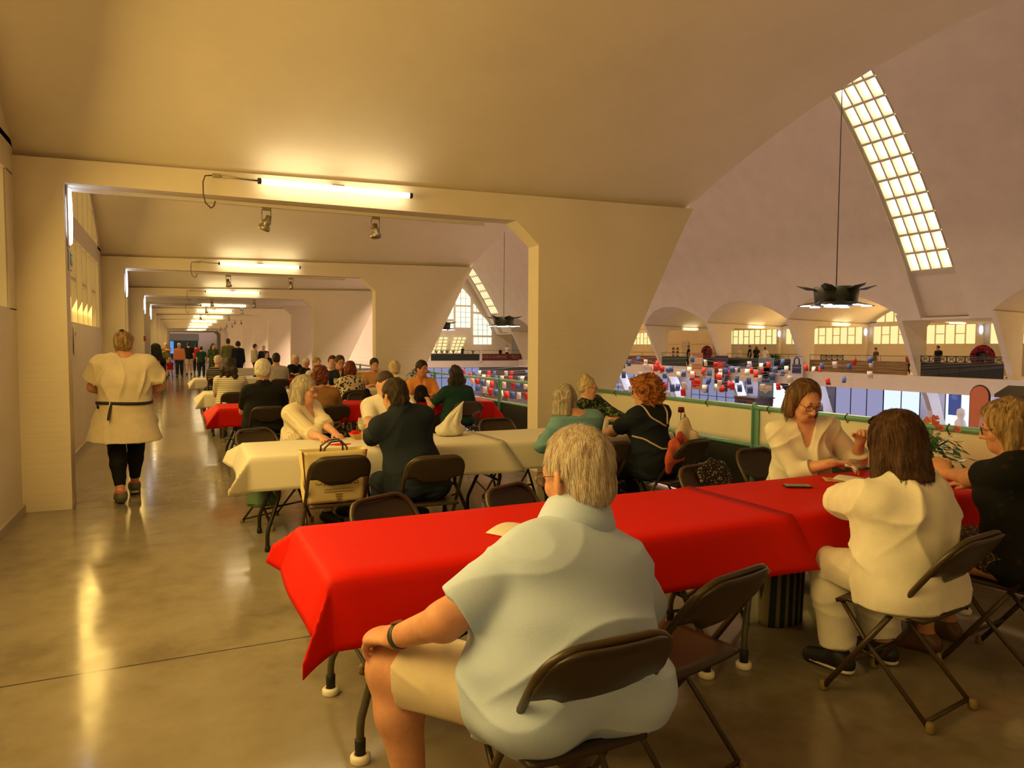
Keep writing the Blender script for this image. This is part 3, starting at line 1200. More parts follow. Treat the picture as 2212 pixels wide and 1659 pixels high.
def blend_mesh(prims, vox, cuts=()):
    lo = np.min([_bounds(p)[0] for p in prims if p[-1 if p[0] == 'e' else 6] == 'u'], axis=0)-3*vox
    hi = np.max([_bounds(p)[1] for p in prims if p[-1 if p[0] == 'e' else 6] == 'u'], axis=0)+3*vox
    n = np.ceil((hi-lo)/vox).astype(int)+1
    ax = [lo[i]+vox*np.arange(n[i]) for i in range(3)]
    D = np.full(n, 1.0, dtype=np.float32)
    for p in prims:
        k = p[5] if p[0] == 'c' else p[4]
        op = p[6] if p[0] == 'c' else p[5]
        a, b = _bounds(p)
        m = k+3*vox
        i0 = np.clip(np.floor((a-m-lo)/vox).astype(int), 0, n-1)
        i1 = np.clip(np.ceil((b+m-lo)/vox).astype(int)+1, 1, n)
        if np.any(i1 <= i0):
            continue
        sl = tuple(slice(i0[i], i1[i]) for i in range(3))
        X = ax[0][sl[0]][:, None, None]
        Y = ax[1][sl[1]][None, :, None]
        Z = ax[2][sl[2]][None, None, :]
        if p[0] == 'c':
            A, B, ra, rb = p[1], p[2], p[3], p[4]
            ba = B-A
            L2 = float(ba @ ba)+1e-12
            px, py, pz = X-A[0], Y-A[1], Z-A[2]
            t = (px*ba[0]+py*ba[1]+pz*ba[2])/L2
            h = np.clip(t, 0, 1)
            vx, vy, vz = px-ba[0]*h, py-ba[1]*h, pz-ba[2]*h
            if p[9] is not None:
                nn, f = p[9]
                w = (vx*nn[0]+vy*nn[1]+vz*nn[2])*(1/f-1)
                vx, vy, vz = vx+nn[0]*w, vy+nn[1]*w, vz+nn[2]*w
            d = np.sqrt(vx*vx+vy*vy+vz*vz)-(ra+(rb-ra)*h)
            L = math.sqrt(L2)
            if p[7]:
                d = np.maximum(d, -t*L)
            if p[8]:
                d = np.maximum(d, (t-1)*L)
        else:
            c, r, M = p[1], p[2], p[3]
            x, y, z = X-c[0], Y-c[1], Z-c[2]
            if M is not None:
                x, y, z = (x*M[0, 0]+y*M[1, 0]+z*M[2, 0], x*M[0, 1]+y*M[1, 1]+z*M[2, 1], x*M[0, 2]+y*M[1, 2]+z*M[2, 2])
            k0 = np.sqrt((x/r[0])**2+(y/r[1])**2+(z/r[2])**2)
            k1 = np.sqrt((x/r[0]**2)**2+(y/r[1]**2)**2+(z/r[2]**2)**2)+1e-9
            d = k0*(k0-1)/k1
        d = d.astype(np.float32)
        S = D[sl]
        if op == 'u':
            hh = np.maximum(k-np.abs(S-d), 0)/k
            D[sl] = np.minimum(S, d)-hh*hh*(k*.25)
        else:
            d = -d
            hh = np.maximum(k-np.abs(S-d), 0)/k
            D[sl] = np.maximum(S, d)+hh*hh*(k*.25)
    for pt, nn in cuts:
        pt, nn = V3(pt), nrm(nn)
        pl = ((ax[0][:, None, None]-pt[0])*nn[0]+(ax[1][None, :, None]-pt[1])*nn[1]+(ax[2][None, None, :]-pt[2])*nn[2]).astype(np.float32)
        D = np.maximum(D, pl)
    # dual contouring of the zero level (surface nets)
    s = D < 0
    nx, ny, nz = D.shape
    cs = np.array([(ny-1)*(nz-1), nz-1, 1])
    ids, pts, edges = [], [], []
    for a in range(3):
        sa = [slice(None)]*3
        sb = [slice(None)]*3
        sa[a], sb[a] = slice(0, -1), slice(1, None)
        I = np.argwhere(s[tuple(sa)] != s[tuple(sb)])
        if len(I) == 0:
            continue
        J = I.copy()
        J[:, a] += 1
        d0 = D[I[:, 0], I[:, 1], I[:, 2]]
        d1 = D[J[:, 0], J[:, 1], J[:, 2]]
        P = I.astype(np.float64)
        P[:, a] += d0/(d0-d1)
        b, c = (a+1) % 3, (a+2) % 3
        ok = (I[:, b] > 0) & (I[:, c] > 0) & (I[:, b] < D.shape[b]-1) & (I[:, c] < D.shape[c]-1)
        I, P, d0 = I[ok], P[ok], d0[ok]
        q = []
        for db, dc in ((0, 0), (1, 0), (1, 1), (0, 1)):
            K = I.copy()
            K[:, b] -= db
            K[:, c] -= dc
            q.append(K @ cs)
        q = np.stack(q, 1)
        flip = d0 > 0
        q[flip] = q[flip][:, ::-1]
        edges.append(q)
        ids.append(q.reshape(-1))
        pts.append(np.repeat(P, 4, axis=0))
    ids = np.concatenate(ids)
    pts = np.concatenate(pts)
    q = np.concatenate(edges)
    u, inv = np.unique(ids, return_inverse=True)
    cnt = np.bincount(inv)
    verts = np.stack([np.bincount(inv, pts[:, i])/cnt for i in range(3)], 1)
    quads = inv.reshape(q.shape)
    # one light relaxation step
    for _ in range(2):
        acc = np.zeros_like(verts)
        num = np.zeros(len(verts))
        for i in range(4):
            a_, b_ = quads[:, i], quads[:, (i+1) % 4]
            for ax_ in range(3):
                acc[:, ax_] += np.bincount(a_, verts[b_, ax_], len(verts))
            num += np.bincount(a_, minlength=len(verts))
        verts = .55*verts+.45*acc/np.maximum(num, 1)[:, None]
    return verts*vox+lo, quads


def np_mesh(name, verts, quads, mats, mi=None, wr=None):
    me = bpy.data.meshes.new(name)
    me.vertices.add(len(verts))
    me.vertices.foreach_set('co', verts.astype(np.float32).ravel())
    nq = len(quads)
    me.loops.add(nq*4)
    me.polygons.add(nq)
    me.loops.foreach_set('vertex_index', quads.astype(np.int32).ravel())
    me.polygons.foreach_set('loop_start', np.arange(0, nq*4, 4, dtype=np.int32))
    me.polygons.foreach_set('loop_total', np.full(nq, 4, dtype=np.int32))
    for m in mats:
        me.materials.append(m)
    if mi is not None:
        me.polygons.foreach_set('material_index', mi.astype(np.int32))
    me.polygons.foreach_set('use_smooth', np.ones(nq, dtype=bool))
    me.update(calc_edges=True)
    me.validate()
    if wr is not None:
        N = np.empty(len(me.vertices)*3, dtype=np.float32)
        me.vertex_normals.foreach_get('vector', N)
        N = N.reshape(-1, 3)
        h = wr(verts)
        v2 = verts+N*h[:, None]
        me.vertices.foreach_set('co', v2.astype(np.float32).ravel())
        me.update()
    return me


def wrinkles(amp, scale, seed, stretch=(1, 1, 1)):
    """soft drag folds: ridged waves bent by slow noise and gathered in patches"""
    r = np.random.default_rng(seed)
    S = V3(stretch)
    K = r.normal(size=(5, 3))*scale*S*.62
    W = r.normal(size=(6, 3))*scale*.30
    M_ = r.normal(size=(5, 3))*scale*.28
    ph = r.uniform(0, 6.28, 6)

    def f(p):
        w = sum(np.sin(p @ W[i]+ph[i]) for i in range(6))*.75
        o = np.zeros(len(p))
        for i in range(5):
            g = np.clip(.15+np.sin(p @ M_[i]+i*1.3+.5*w), 0, 1)
            o += g*((1-np.abs(np.sin((p @ K[i]+ph[i]+w*1.1)*.5)))**3*2.2-.5)
        return amp*o*1.25
    return f


# ------------------------------------------------------------------ skin, hair, cloth
def skin(name, col):
    if name in MATS:
        return MATS[name]
    m, nt, b, out = new_mat(name)
    n = _noise(nt, 22, 4, .6)
    r = _ramp(nt, n.outputs['Fac'], [(.3, tuple(c*.86 for c in col)), (.7, tuple(min(1, c*1.08) for c in col))])
    nt.links.new(r.outputs[0], b.inputs['Base Color'])
    b.inputs['Roughness'].default_value = .55
    b.inputs['Subsurface Weight'].default_value = .12
    b.inputs['Subsurface Radius'].default_value = (.012, .005, .003)
    b.inputs['Specular IOR Level'].default_value = .35
    n2 = _noise(nt, 180, 2, .6)
    _bump(nt, b, n2.outputs['Fac'], .08, .003)
    return m


def hairmat(name, c0, c1, c2, st=(55, 55, 5), rough=.5):
    if name in MATS:
        return MATS[name]
    m, nt, b, out = new_mat(name)
    n = _noise(nt, 1.0, 5, .65, stretch=st)
    r = _ramp(nt, n.outputs['Fac'], [(.34, c0), (.5, c1), (.66, c2)])
    nt.links.new(r.outputs[0], b.inputs['Base Color'])
    b.inputs['Roughness'].default_value = rough
    b.inputs['Specular IOR Level'].default_value = .3
    n2 = _noise(nt, 1.0, 4, .7, stretch=tuple(s*2.2 for s in st))
    _bump(nt, b, n2.outputs['Fac'], .55, .012)
    return m


def cloth(name, col, var=.06, bump=.15, scale=160, rough=.85, sheen=.0):
    return mat(name, col, rough, var=var, vscale=12, bump=bump, bscale=scale, spec=.2, sheen=sheen, bdist=.004)


def striped(name, ca, cb, period, duty, axis='Z', rough=.85):
    if name in MATS:
        return MATS[name]
    m, nt, b, out = new_mat(name)
    tc = nt.nodes.new('ShaderNodeTexCoord')
    sp = nt.nodes.new('ShaderNodeSeparateXYZ')
    nt.links.new(tc.outputs['Object'], sp.inputs[0])
    d = nt.nodes.new('ShaderNodeMath')
    d.operation = 'FRACT'
    q = nt.nodes.new('ShaderNodeMath')
    q.operation = 'DIVIDE'
    q.inputs[1].default_value = period
    nt.links.new(sp.outputs[axis], q.inputs[0])
    nt.links.new(q.outputs[0], d.inputs[0])
    r = _ramp(nt, d.outputs[0], [(0, ca), (duty, cb)])
    r.color_ramp.interpolation = 'CONSTANT'
    nt.links.new(r.outputs[0], b.inputs['Base Color'])
    b.inputs['Roughness'].default_value = rough
    b.inputs['Specular IOR Level'].default_value = .2
    return m


def spotted(name, ca, cb, cc, scale, thr=.42):
    if name in MATS:
        return MATS[name]
    m, nt, b, out = new_mat(name)
    tc = nt.nodes.new('ShaderNodeTexCoord')
    n0 = _noise(nt, scale*.35, 2, .5)
    v = nt.nodes.new('ShaderNodeTexVoronoi')
    v.inputs['Scale'].default_value = scale
    mixv = nt.nodes.new('ShaderNodeVectorMath')
    mixv.operation = 'ADD'
    sc_ = nt.nodes.new('ShaderNodeVectorMath')
    sc_.operation = 'SCALE'
    sc_.inputs['Scale'].default_value = .06
    nt.links.new(n0.outputs['Color'], sc_.inputs[0])
    nt.links.new(tc.outputs['Object'], mixv.inputs[0])
    nt.links.new(sc_.outputs[0], mixv.inputs[1])
    nt.links.new(mixv.outputs[0], v.inputs['Vector'])
    r = _ramp(nt, v.outputs['Distance'], [(0, cc), (thr*.55, cb), (thr, ca)])
    r.color_ramp.interpolation = 'CONSTANT'
    nt.links.new(r.outputs[0], b.inputs['Base Color'])
    b.inputs['Roughness'].default_value = .85
    b.inputs['Specular IOR Level'].default_value = .2
    return m


SK_OLD = skin('weathered_skin', (.62, .30, .19))
SK_FAIR = skin('fair_skin', (.68, .36, .245))
SK_TAN = skin('tanned_skin', (.56, .27, .155))
SK_DARK = skin('dark_skin', (.16, .075, .04))
LIPS = mat('lips', (.50, .13, .10), .45)
LIPS_RED = mat('red_lips', (.46, .11, .09), .4)
EYEW = mat('eye_white', (.75, .70, .64), .25)
IRIS = mat('dark_iris', (.05, .03, .02), .2)
BROW = mat('eyebrow_hair', (.09, .05, .03), .8)
BROWG = mat('grey_eyebrow_hair', (.35, .28, .22), .8)
SPEC = mat('black_spectacle_frame', (.012, .010, .012), .3)
SPECM = mat('metal_spectacle_frame', (.18, .12, .07), .3, metal=.8)
LENS = mat('spectacle_lens', (.95, .96, .95), .02, trans=1.0, alpha=.16)


def ik(A, T, l1, l2, pole):
    A, T = V3(A), V3(T)
    d = T-A
    L = np.linalg.norm(d)
    mxl = (l1+l2)*.995
    if L > mxl:
        T = A+d/L*mxl
        d = T-A
        L = mxl
    L = max(L, abs(l1-l2)*1.05+1e-4)
    u = nrm(d)
    a = (l1*l1-l2*l2+L*L)/(2*L)
    h = math.sqrt(max(0, l1*l1-a*a))
    p = V3(pole)
    p = p-u*(p @ u)
    return A+u*a+nrm(p)*h, T


def axes_from(fwd, up):
    u = nrm(up)
    f = V3(fwd)
    f = nrm(f-u*(f @ u))
    r = np.cross(f, u)
    return np.stack([r, f, u], 1)      # columns right, forward, up


def hand_prims(W, d, nrml, side, curl=(.35, .5), spread=.1, s=1.0, k=.012):
    """W wrist, d direction, nrml = back-of-hand normal, side = +1 when the thumb lies on the +side axis"""
    d = nrm(d)
    n = V3(nrml)
    n = nrm(n-d*(n @ d))
    t = np.cross(d, n)*side               # towards the thumb
    out = [cap(W-d*.02*s, W+d*.075*s, .026*s, .040*s, .02, sq=(n, .45)),
           cap(W+d*.015*s+t*.012*s, W+d*.05*s+t*.03*s, .017*s, .016*s, .02)]
    for i, (ln, off, st) in enumerate(((.95, .028, .082), (1.05, .010, .088), (.98, -.009, .085), (.78, -.026, .076))):
        b = W+d*st*s+t*off*s
        dd = nrm(d+t*(off/.03)*spread)
        c1 = curl[0]*(1+.12*(i-1.5))
        d1 = nrm(dd*math.cos(c1)-n*math.sin(c1))
        m = b+d1*.045*ln*s
        c2 = c1+curl[1]
        d2 = nrm(dd*math.cos(c2)-n*math.sin(c2))
        e = m+d2*.030*ln*s
        c3 = c2+curl[1]*.7
        d3 = nrm(dd*math.cos(c3)-n*math.sin(c3))
        g = e+d3*.018*ln*s
        out += [cap(b, m, .0098*s, .0090*s, .010), cap(m, e, .0090*s, .0083*s, .006), cap(e, g, .0083*s, .0072*s, .006)]
    b = W+d*.025*s+t*.030*s
    m = b+nrm(d*.75+t*.6-n*.25)*.042*s
    e = m+nrm(d*.95+t*.15-n*.35)*.030*s
    out += [cap(b, m, .0125*s, .0108*s, .012), cap(m, e, .0105*s, .0088*s, .006)]
    return out


def hair_strands(ho, n, kind, Hc, H, hs, hair):
    """fine flat locks laid over the hair volume along its fall"""
    me = ho.data
    N_ = len(me.vertices)
    co = np.empty(N_*3, dtype=np.float32)
    me.vertices.foreach_get('co', co)
    co = co.reshape(-1, 3).astype(float)
    no = np.empty(N_*3, dtype=np.float32)
    me.vertex_normals.foreach_get('vector', no)
    no = no.reshape(-1, 3).astype(float)
    r_ = np.random.default_rng(3)
    L0 = hair.get('sl', {'short': .030, 'fringe': .02, 'bob': .07, 'long': .10, 'curly': .035, 'bun': .05}[kind])*hs
    sel = r_.integers(0, N_, n)
    p, nn = co[sel], no[sel]
    lc = (p-Hc) @ H/hs
    crown = V3((0, -.045, .11))
    fl = lc-crown
    fl[:, 2] -= .06
    if kind == 'bun':
        fl = V3(hair.get('at', (0, -.08, .09)))-lc
    d = fl @ H.T
    if kind == 'curly':
        d = d*.3+r_.normal(size=d.shape)*.12
    d += r_.normal(size=d.shape)*.012
    d -= nn*np.sum(d*nn, 1)[:, None]
    d /= np.linalg.norm(d, axis=1)[:, None]+1e-9
    keep = (nn[:, 2] > -.75) & ~((lc[:, 1] > (.045 if kind in ('bob', 'long', 'curly') else .070)) & (lc[:, 2] < .092)) & ~((lc[:, 1] > .03) & (lc[:, 2] < -.02))
    p, nn, d = p[keep], nn[keep], d[keep]
    w = np.cross(d, nn)
    L = L0*r_.uniform(.6, 1.2, len(p))[:, None]
    wd = hair.get('sw', .0011)*hs*r_.uniform(.6, 1.3, len(p))[:, None]
    lift = r_.uniform(.3, 1.0, len(p))[:, None]*hair.get('lift', .0045)
    V, cnt = [], 4
    for j in range(cnt):
        t = j/(cnt-1)
        q = p+d*L*(t-.15)+nn*(.0012+lift*math.sin(t*PI*.8)+.004*t*t*(1 if kind in ('short', 'fringe', 'curly') else -.5))-nn*L*L*t*t*3.2
        ww = wd*(1-.75*t)
        V.append(q-w*ww)
        V.append(q+w*ww)
    V = np.stack(V, 1).reshape(-1, 3)
    m_ = len(p)
    b = (np.arange(m_)*cnt*2)[:, None]
    Q = np.concatenate([b+np.array([[2*j, 2*j+1, 2*j+3, 2*j+2]]) for j in range(cnt-1)], 0)
    o = bpy.data.objects.new('hair_strands', np_mesh('hair_strands', V, Q, [hair.get('sm', me.materials[0])]))
    COL.objects.link(o)
    o.parent = ho
    o['kind'] = 'stuff'


def snap_tube(ho, pts, rad, m, parent, name='seam', off=.0008):
    """a fine sewn seam laid on a garment's surface"""
    me = ho.data
    N_ = len(me.vertices)
    co = np.empty(N_*3, dtype=np.float32)
    me.vertices.foreach_get('co', co)
    co = co.reshape(-1, 3).astype(float)
    no = np.empty(N_*3, dtype=np.float32)
    me.vertex_normals.foreach_get('vector', no)
    no = no.reshape(-1, 3).astype(float)
    out = []
    for q in pts:
        dd = np.sum((co-V3(q))**2, 1)
        ix = np.argsort(dd)[:6]
        w_ = 1/(dd[ix]+1e-6)
        out.append((co[ix]*w_[:, None]).sum(0)/w_.sum()+no[ix[0]]*off)
    out = np.array(out)
    for _ in range(2):
        out[1:-1] = .25*out[:-2]+.5*out[1:-1]+.25*out[2:]
    MB().tube(out, rad, 5).build(name, [m], parent)


def person(label, P, rz=0.0, top=None, neck=None, pose='sit', s=1.0, gw=1.0, gd=1.0, belly=0.0, sw=1.0, fem=False,
           head=(0, 0, 0), hands=(None, None), poles=(None, None), knees=(None, None), feet=(None, None), hand_opt=({}, {}),
           skin_m=None, topw=None, bottom=None, shoes=None, hair=None, glasses=None, vox=.012, group=None, face=True,
           brow=None, lips=None, extra=None, cat='person', hs=1.0, seat=.445, drop=1.0, strands=0):
    """P = (x, y) of the pelvis. All other targets are world points. rz in degrees, 0 = facing +Y."""
    a = math.radians(rz)
    R = np.array([[math.cos(a), -math.sin(a)], [math.sin(a), math.cos(a)]])
    pz0 = {'sit': seat+.115*s, 'stand': .95*s}[pose]
    root = thing('person', label, cat, (P[0], P[1], 0), a, group)

    def loc(w):
        q = R.T @ (V3(w[:2])-V3(P))
        return V3((q[0], q[1], w[2]))
    Pv = V3((0, 0, pz0))
    if top is None:
        th = pz0+.80*s
        tl = V3((0, .09*s if pose == 'sit' else .03*s, th))
    elif not hasattr(top, '__len__'):
        tl = V3((0, .09*s if pose == 'sit' else .03*s, top))
    else:
        tl = loc(top)
    hs = hs*s
    hy, hp, hr = [math.radians(v) for v in head]
    Rh = (Matrix.Rotation(hy, 3, 'Z') @ Matrix.Rotation(hp, 3, 'X') @ Matrix.Rotation(hr, 3, 'Y'))
    H = np.array(Rh)
    Hc = tl-H[:, 2]*.122*hs
    if neck is None:
        Nv = V3((Hc[0]*.85, Hc[1]-.045*s, Hc[2]-.185*hs))
    else:
        Nv = loc(neck)
    sp = Nv-Pv
    Ls = np.linalg.norm(sp)
    u = sp/Ls
    T = axes_from((0, 1, 0), u)
    r, f = T[:, 0], T[:, 1]
    sc = s
    q = Ls/.50
    LV = vox <= .0135
    # ---------------- skeleton
    sh = [Nv-u*.055*sc*drop+r*k*.172*sw*sc-f*.005 for k in (-1, 1)]
    hipc = [Pv+V3((k*.092*sc*max(1, gw*.85), 0.0, -.02)) for k in (-1, 1)]
    el, wr = [], []
    for i, k in enumerate((-1, 1)):
        tgt = hands[i]
        if tgt is None:
            tgt = (Pv+V3((k*.20, .30, .16))) if pose == 'sit' else (sh[i]+V3((k*.06, .05, -.52*sc)))
        else:
            tgt = loc(tgt)
        pole = poles[i] if poles[i] is not None else ((k*.6, -.5, -.8) if pose == 'sit' else (k*.3, -1, 0))
        e, w = ik(sh[i], tgt, .285*sc, .245*sc, pole)
        el.append(e)
        wr.append(w)
    kn, an = [], []
    for i, k in enumerate((-1, 1)):
        if pose == 'sit':
            kp = loc(knees[i]) if knees[i] is not None else V3((k*.13*sc, .42*sc, seat+.065))
            ap = loc(feet[i]) if feet[i] is not None else V3((k*.13*sc, .37*sc, .075))
        else:
            ap = loc(feet[i]) if feet[i] is not None else V3((k*.10*sc, 0, .075))
            kp, ap = (None, ap)
        if kp is None:
            kp, ap = ik(hipc[i], ap, .44*sc, .43*sc, (0, 1, 0))
        kn.append(kp)
        an.append(ap)
    toes = []
    for i, k in enumerate((-1, 1)):
        fd = V3((k*.18, 1, 0))
        if pose == 'stand' and an[i][2] > .1:
            fd = V3((0, .8, -.6))
        toes.append(an[i]+nrm(fd)*.15*sc+V3((0, 0, -.045 if an[i][2] <= .1 else -.03)))

    def torso(t=0.0, low=True):
        w, dp = gw, gd
        out = []
        if low:
            out.append(ell(Pv+u*.01, (.168*sc*w+t, .128*sc*dp+t, .125*sc+t), T, .06))
        out.append(ell(Pv+u*.17*q+f*(.012+belly*.55), (.150*sc*w+t, .112*sc*dp+belly+t, .155*sc*q+t), T, .07))
        out.append(ell(Pv+u*.335*q+f*.008, (.158*sc*(1+(w-1)*.75)+t, .112*sc*(1+(dp-1)*.7)+t, .165*sc*q+t), T, .06))
        out.append(cap(sh[0]+r*.028, sh[1]-r*.028, .066*sc+t, .066*sc+t, .06, sq=(f, 1.05)))
        for i in (0, 1):
            out.append(cap(Nv+u*.005, sh[i]+u*.012, .046*sc+t*.8, .048*sc+t, .05))
        if pose == 'sit' and low:
            for k in (-1, 1):
                out.append(ell(Pv+V3((k*.085*w, -.035*dp, -.035)), (.105*sc*(.6+.4*w)+t, .12*sc*(.6+.4*dp)+t, .085*sc+t), None, .05))
        if fem:
            for k in (-1, 1):
                out.append(ell(Pv+u*.315*q+f*(.082*gd)+r*k*.078, (.072*sc+t, .066*sc+t, .070*sc+t), T, .045))
        return out

    def arm(i, t=0.0, t2=None, upto=None, kk=.035):
        """upto: 0..1 along upper arm, 1..2 along the forearm"""
        t2 = t if t2 is None else t2
        g = .75+.25*gw
        A, E, W = sh[i], el[i], wr[i]
        out = []
        if upto is None or upto >= 1:
            out.append(cap(A, E, .054*sc*g+t, .043*sc*g+t, kk, flatb=False))
            if upto is None:
                out.append(cap(E, W-(W-E)*.02, .041*sc*g+t, .027*sc*g+t, .03))
            elif upto > 1:
                B = E+(W-E)*(upto-1)
                out.append(cap(E, B, .041*sc*g+t, (.041-.014*(upto-1))*sc*g+t2, min(kk, .03), flatb=True))
        else:
            B = A+(E-A)*upto
            out.append(cap(A, B, .056*sc*g+t, (.054-.011*upto)*sc*g+t2, kk, flatb=True))
        return out

    def leg(i, t=0.0, t2=None, upto=None):
        t2 = t if t2 is None else t2
        g = .65+.35*gw
        A, K, N_ = hipc[i], kn[i], an[i]
        out = []
        if upto is not None and upto < 1:
            B = A+(K-A)*upto
            out.append(cap(A, B, .086*sc*g+t, (.086-.026*upto)*sc*g+t2, .05, flatb=True))
            return out
        out.append(cap(A, K, .086*sc*g+t, .060*sc*g+t, .05))
        cm = K+(N_-K)*.30
        if pose == 'sit' or True:
            back = nrm(np.cross(np.cross(N_-K, V3((0, 1, .01))), N_-K))
            cm = cm-back*.012
        if upto is None:
            out.append(cap(K, cm, .056*sc*g+t, .056*sc*g+t, .03))
            out.append(cap(cm, N_, .056*sc*g+t, .034*sc+t, .03))
        else:
            B = K+(N_-K)*(upto-1)
            out.append(cap(K, cm, .057*sc*g+t, .057*sc*g+(t+t2)/2, .03))
            out.append(cap(cm, B, .057*sc*g+(t+t2)/2, .040*sc+t2, .03, flatb=True))
        return out

    def foot(i, t=0.0):
        a_, b_ = an[i], toes[i]
        dr = nrm(b_-a_)
        hl = a_-dr*.035*sc+V3((0, 0, -.035))
        return [cap(a_+V3((0, 0, .01)), hl, .036*sc+t, .034*sc+t, .03), cap(a_-V3((0, 0, .012)), b_, .036*sc+t, .026*sc+t, .03),
                cap(hl+V3((0, 0, -.005)), b_+V3((0, 0, -.006)), .030*sc+t, .030*sc+t, .02)]

    # ---------------- head in head space
    def hp_(x, y, z):
        return Hc+H @ (V3((x, y, z))*hs)

    def he(c, rr, k=.02, op='u', M=None):
        return ell(hp_(*c), V3(rr)*hs, H if M is None else H @ M, k, op)

    def headp():
        o = [he((0, -.012, .030), (.077, .098, .092), .03), he((0, .030, -.030), (.060, .062, .092), .035),
             he((0, .056, -.086), (.030, .028, .026), .03), cap(hp_(-.052, .0, -.055), hp_(-.018, .058, -.092), .020*hs, .018*hs, .03),
             cap(hp_(.052, .0, -.055), hp_(.018, .058, -.092), .020*hs, .018*hs, .03)]
        if face and LV:
            for k in (-1, 1):
                o.append(he((k*.036, .062, -.028), (.024, .022, .024), .02))
                o.append(he((k*.032, .103, .004), (.019, .017, .012), .012, 's'))
                o.append(he((k*.031, .078, .004), (.0150, .0150, .0135), .004))
                o.append(he((k*.0115, .097, -.039), (.009, .010, .008), .006))
                Me = np.array(Matrix.Rotation(k*.35, 3, 'Z'))
                o.append(he((k*.079, -.008, -.012), (.010, .020, .032), .008, M=Me))
                o.append(he((k*.086, -.002, -.010), (.006, .010, .017), .006, 's', M=Me))
            o.append(cap(hp_(-.034, .084, .022), hp_(.034, .084, .022), .011*hs, .011*hs, .018))
            o.append(cap(hp_(0, .090, .012), hp_(0, .113, -.034), .0075*hs, .0125*hs, .012))
            o.append(cap(hp_(-.019, .083, -.062), hp_(.019, .083, -.062), .0065*hs, .0065*hs, .006))
            o.append(cap(hp_(0, .090, -.0615), hp_(0, .090, -.0615), .006*hs, .006*hs, .006))
            o.append(cap(hp_(-.016, .083, -.074), hp_(.016, .083, -.074), .0075*hs, .0075*hs, .006))
        else:
            o.append(cap(hp_(0, .088, .010), hp_(0, .110, -.034), .010*hs, .014*hs, .015))
            for k in (-1, 1):
                o.append(he((k*.080, -.008, -.012), (.012, .020, .032), .008))
        o.append(cap(hp_(0, -.022, -.060), Nv-u*.03+f*.0, .054*sc*(.7+.3*gw), .060*sc*(.7+.3*gw), .04))
        return o
    skin_m = skin_m or SK_FAIR
    pr = torso()
    for i in (0, 1):
        pr += arm(i)+leg(i)+foot(i)
        k = -1 if i == 0 else 1
        ho = hand_opt[i]
        fd = nrm(wr[i]-el[i])
        d = nrm(V3(ho['dir'])) if 'dir' in ho else fd
        if 'dir' in ho:
            d = nrm(np.append(R.T @ d[:2], d[2]))
        nn = V3(ho.get('n', (0, 0, 1) if pose == 'sit' else (k, 0, .1)))
        if 'n' in ho:
            nn = np.append(R.T @ nn[:2], nn[2])
        if vox <= .0085:
            # thumb side: for a palm-down left hand the thumb points to the body's right
            tside = 1 if i == 0 else -1
            pr += hand_prims(wr[i], d, nn, tside, ho.get('curl', (.35, .5)), s=sc*ho.get('s', 1.0))
        elif vox <= .0135:
            tside = 1 if i == 0 else -1
            tt = np.cross(d, nrm(nn))*tside
            pr += [cap(wr[i], wr[i]+d*.08*sc, .028*sc, .036*sc, .015, sq=(nrm(nn), .55))]
            for j in range(4):
                b_ = wr[i]+d*.08*sc+tt*(.027-.018*j)*sc
                pr += [cap(b_, b_+nrm(d-nn*.35)*.045*sc, .0105*sc, .0100*sc, .006), cap(b_+nrm(d-nn*.35)*.045*sc, b_+nrm(d-nn*.35)*.045*sc+nrm(d-nn*1.0)*.035*sc, .0100*sc, .009*sc, .006)]
            pr += [cap(wr[i]+d*.02+tt*.026, wr[i]+d*.065*sc+tt*.05*sc, .0125*sc, .010*sc, .01)]
        else:
            pr += [cap(wr[i], wr[i]+d*.15*sc, .030*sc, .026*sc, .015, sq=(nrm(nn), .55)), cap(wr[i]+d*.02, wr[i]+d*.08*sc+np.cross(d, nrm(nn))*.05*(1 if i == 0 else -1), .014, .012, .01)]
    pr += headp()
    vb, fb = blend_mesh(pr, vox)
    mi = None
    mats = [skin_m]
    if face and vox <= .009:
        lp = lips or LIPS
        fc = vb[fb].mean(1)
        lc = (fc-Hc) @ H/hs
        mi = ((np.abs(lc[:, 0]) < .0195-1.0*np.abs(lc[:, 2]+.0675)) & (lc[:, 1] > .084) & (lc[:, 2] < -.0575) & (lc[:, 2] > -.0785)).astype(np.int32)
        mats = [skin_m, lp]
    me = np_mesh('body', vb, fb, mats, mi)
    bo = bpy.data.objects.new('body', me)
    COL.objects.link(bo)
    bo.parent = root

    def part(name, prims, m, cuts=(), wr_=None, vx=None):
        v_, f_ = blend_mesh(prims, vx or vox, cuts)
        o = bpy.data.objects.new(name, np_mesh(name, v_, f_, [m], None, wr_))
        COL.objects.link(o)
        o.parent = root
        return o
    # ---------------- clothes
    top_obj = []
    if topw:
        t = topw.get('t', .014)
        sl = topw.get('sleeve', .62)
        ts = topw.get('ts', t)
        te = topw.get('te', ts)
        P_ = torso(t)
        if topw.get('drape', 0) > 0:
            dr = topw['drape']
            c0 = Pv+u*.34*q
            c1 = Pv+u*topw.get('hem', -.06)+V3((0, 0, 0))
            P_.append(cap(c0, c1, .165*sc*gw+t, .165*sc*gw+t+dr, .05, flatb=True, sq=(f, topw.get('flat', .78))))
        elif 'skirt' in topw:
            for (za, ra, zb, rb, fl) in topw['skirt']:
                P_.append(cap(Pv+u*za, Pv+u*zb, ra, rb, .03, flatb=True, sq=(f, fl)))
        elif pose == 'stand' or topw.get('hemmed', True):
            c0 = Pv+u*.10
            c1 = Pv+u*topw.get('hem', -.08)
            P_.append(cap(c0, c1, .160*sc*gw+t, .168*sc*gw+t+.004, .05, flatb=True, sq=(f, .78*gd/gw)))
        for i in (0, 1):
            if topw.get('lap', 0):
                P_ += leg(i, t+.006, t+.012, topw['lap'])
            if sl > 0:
                P_ += arm(i, ts, te, sl, topw.get('ak', .016))
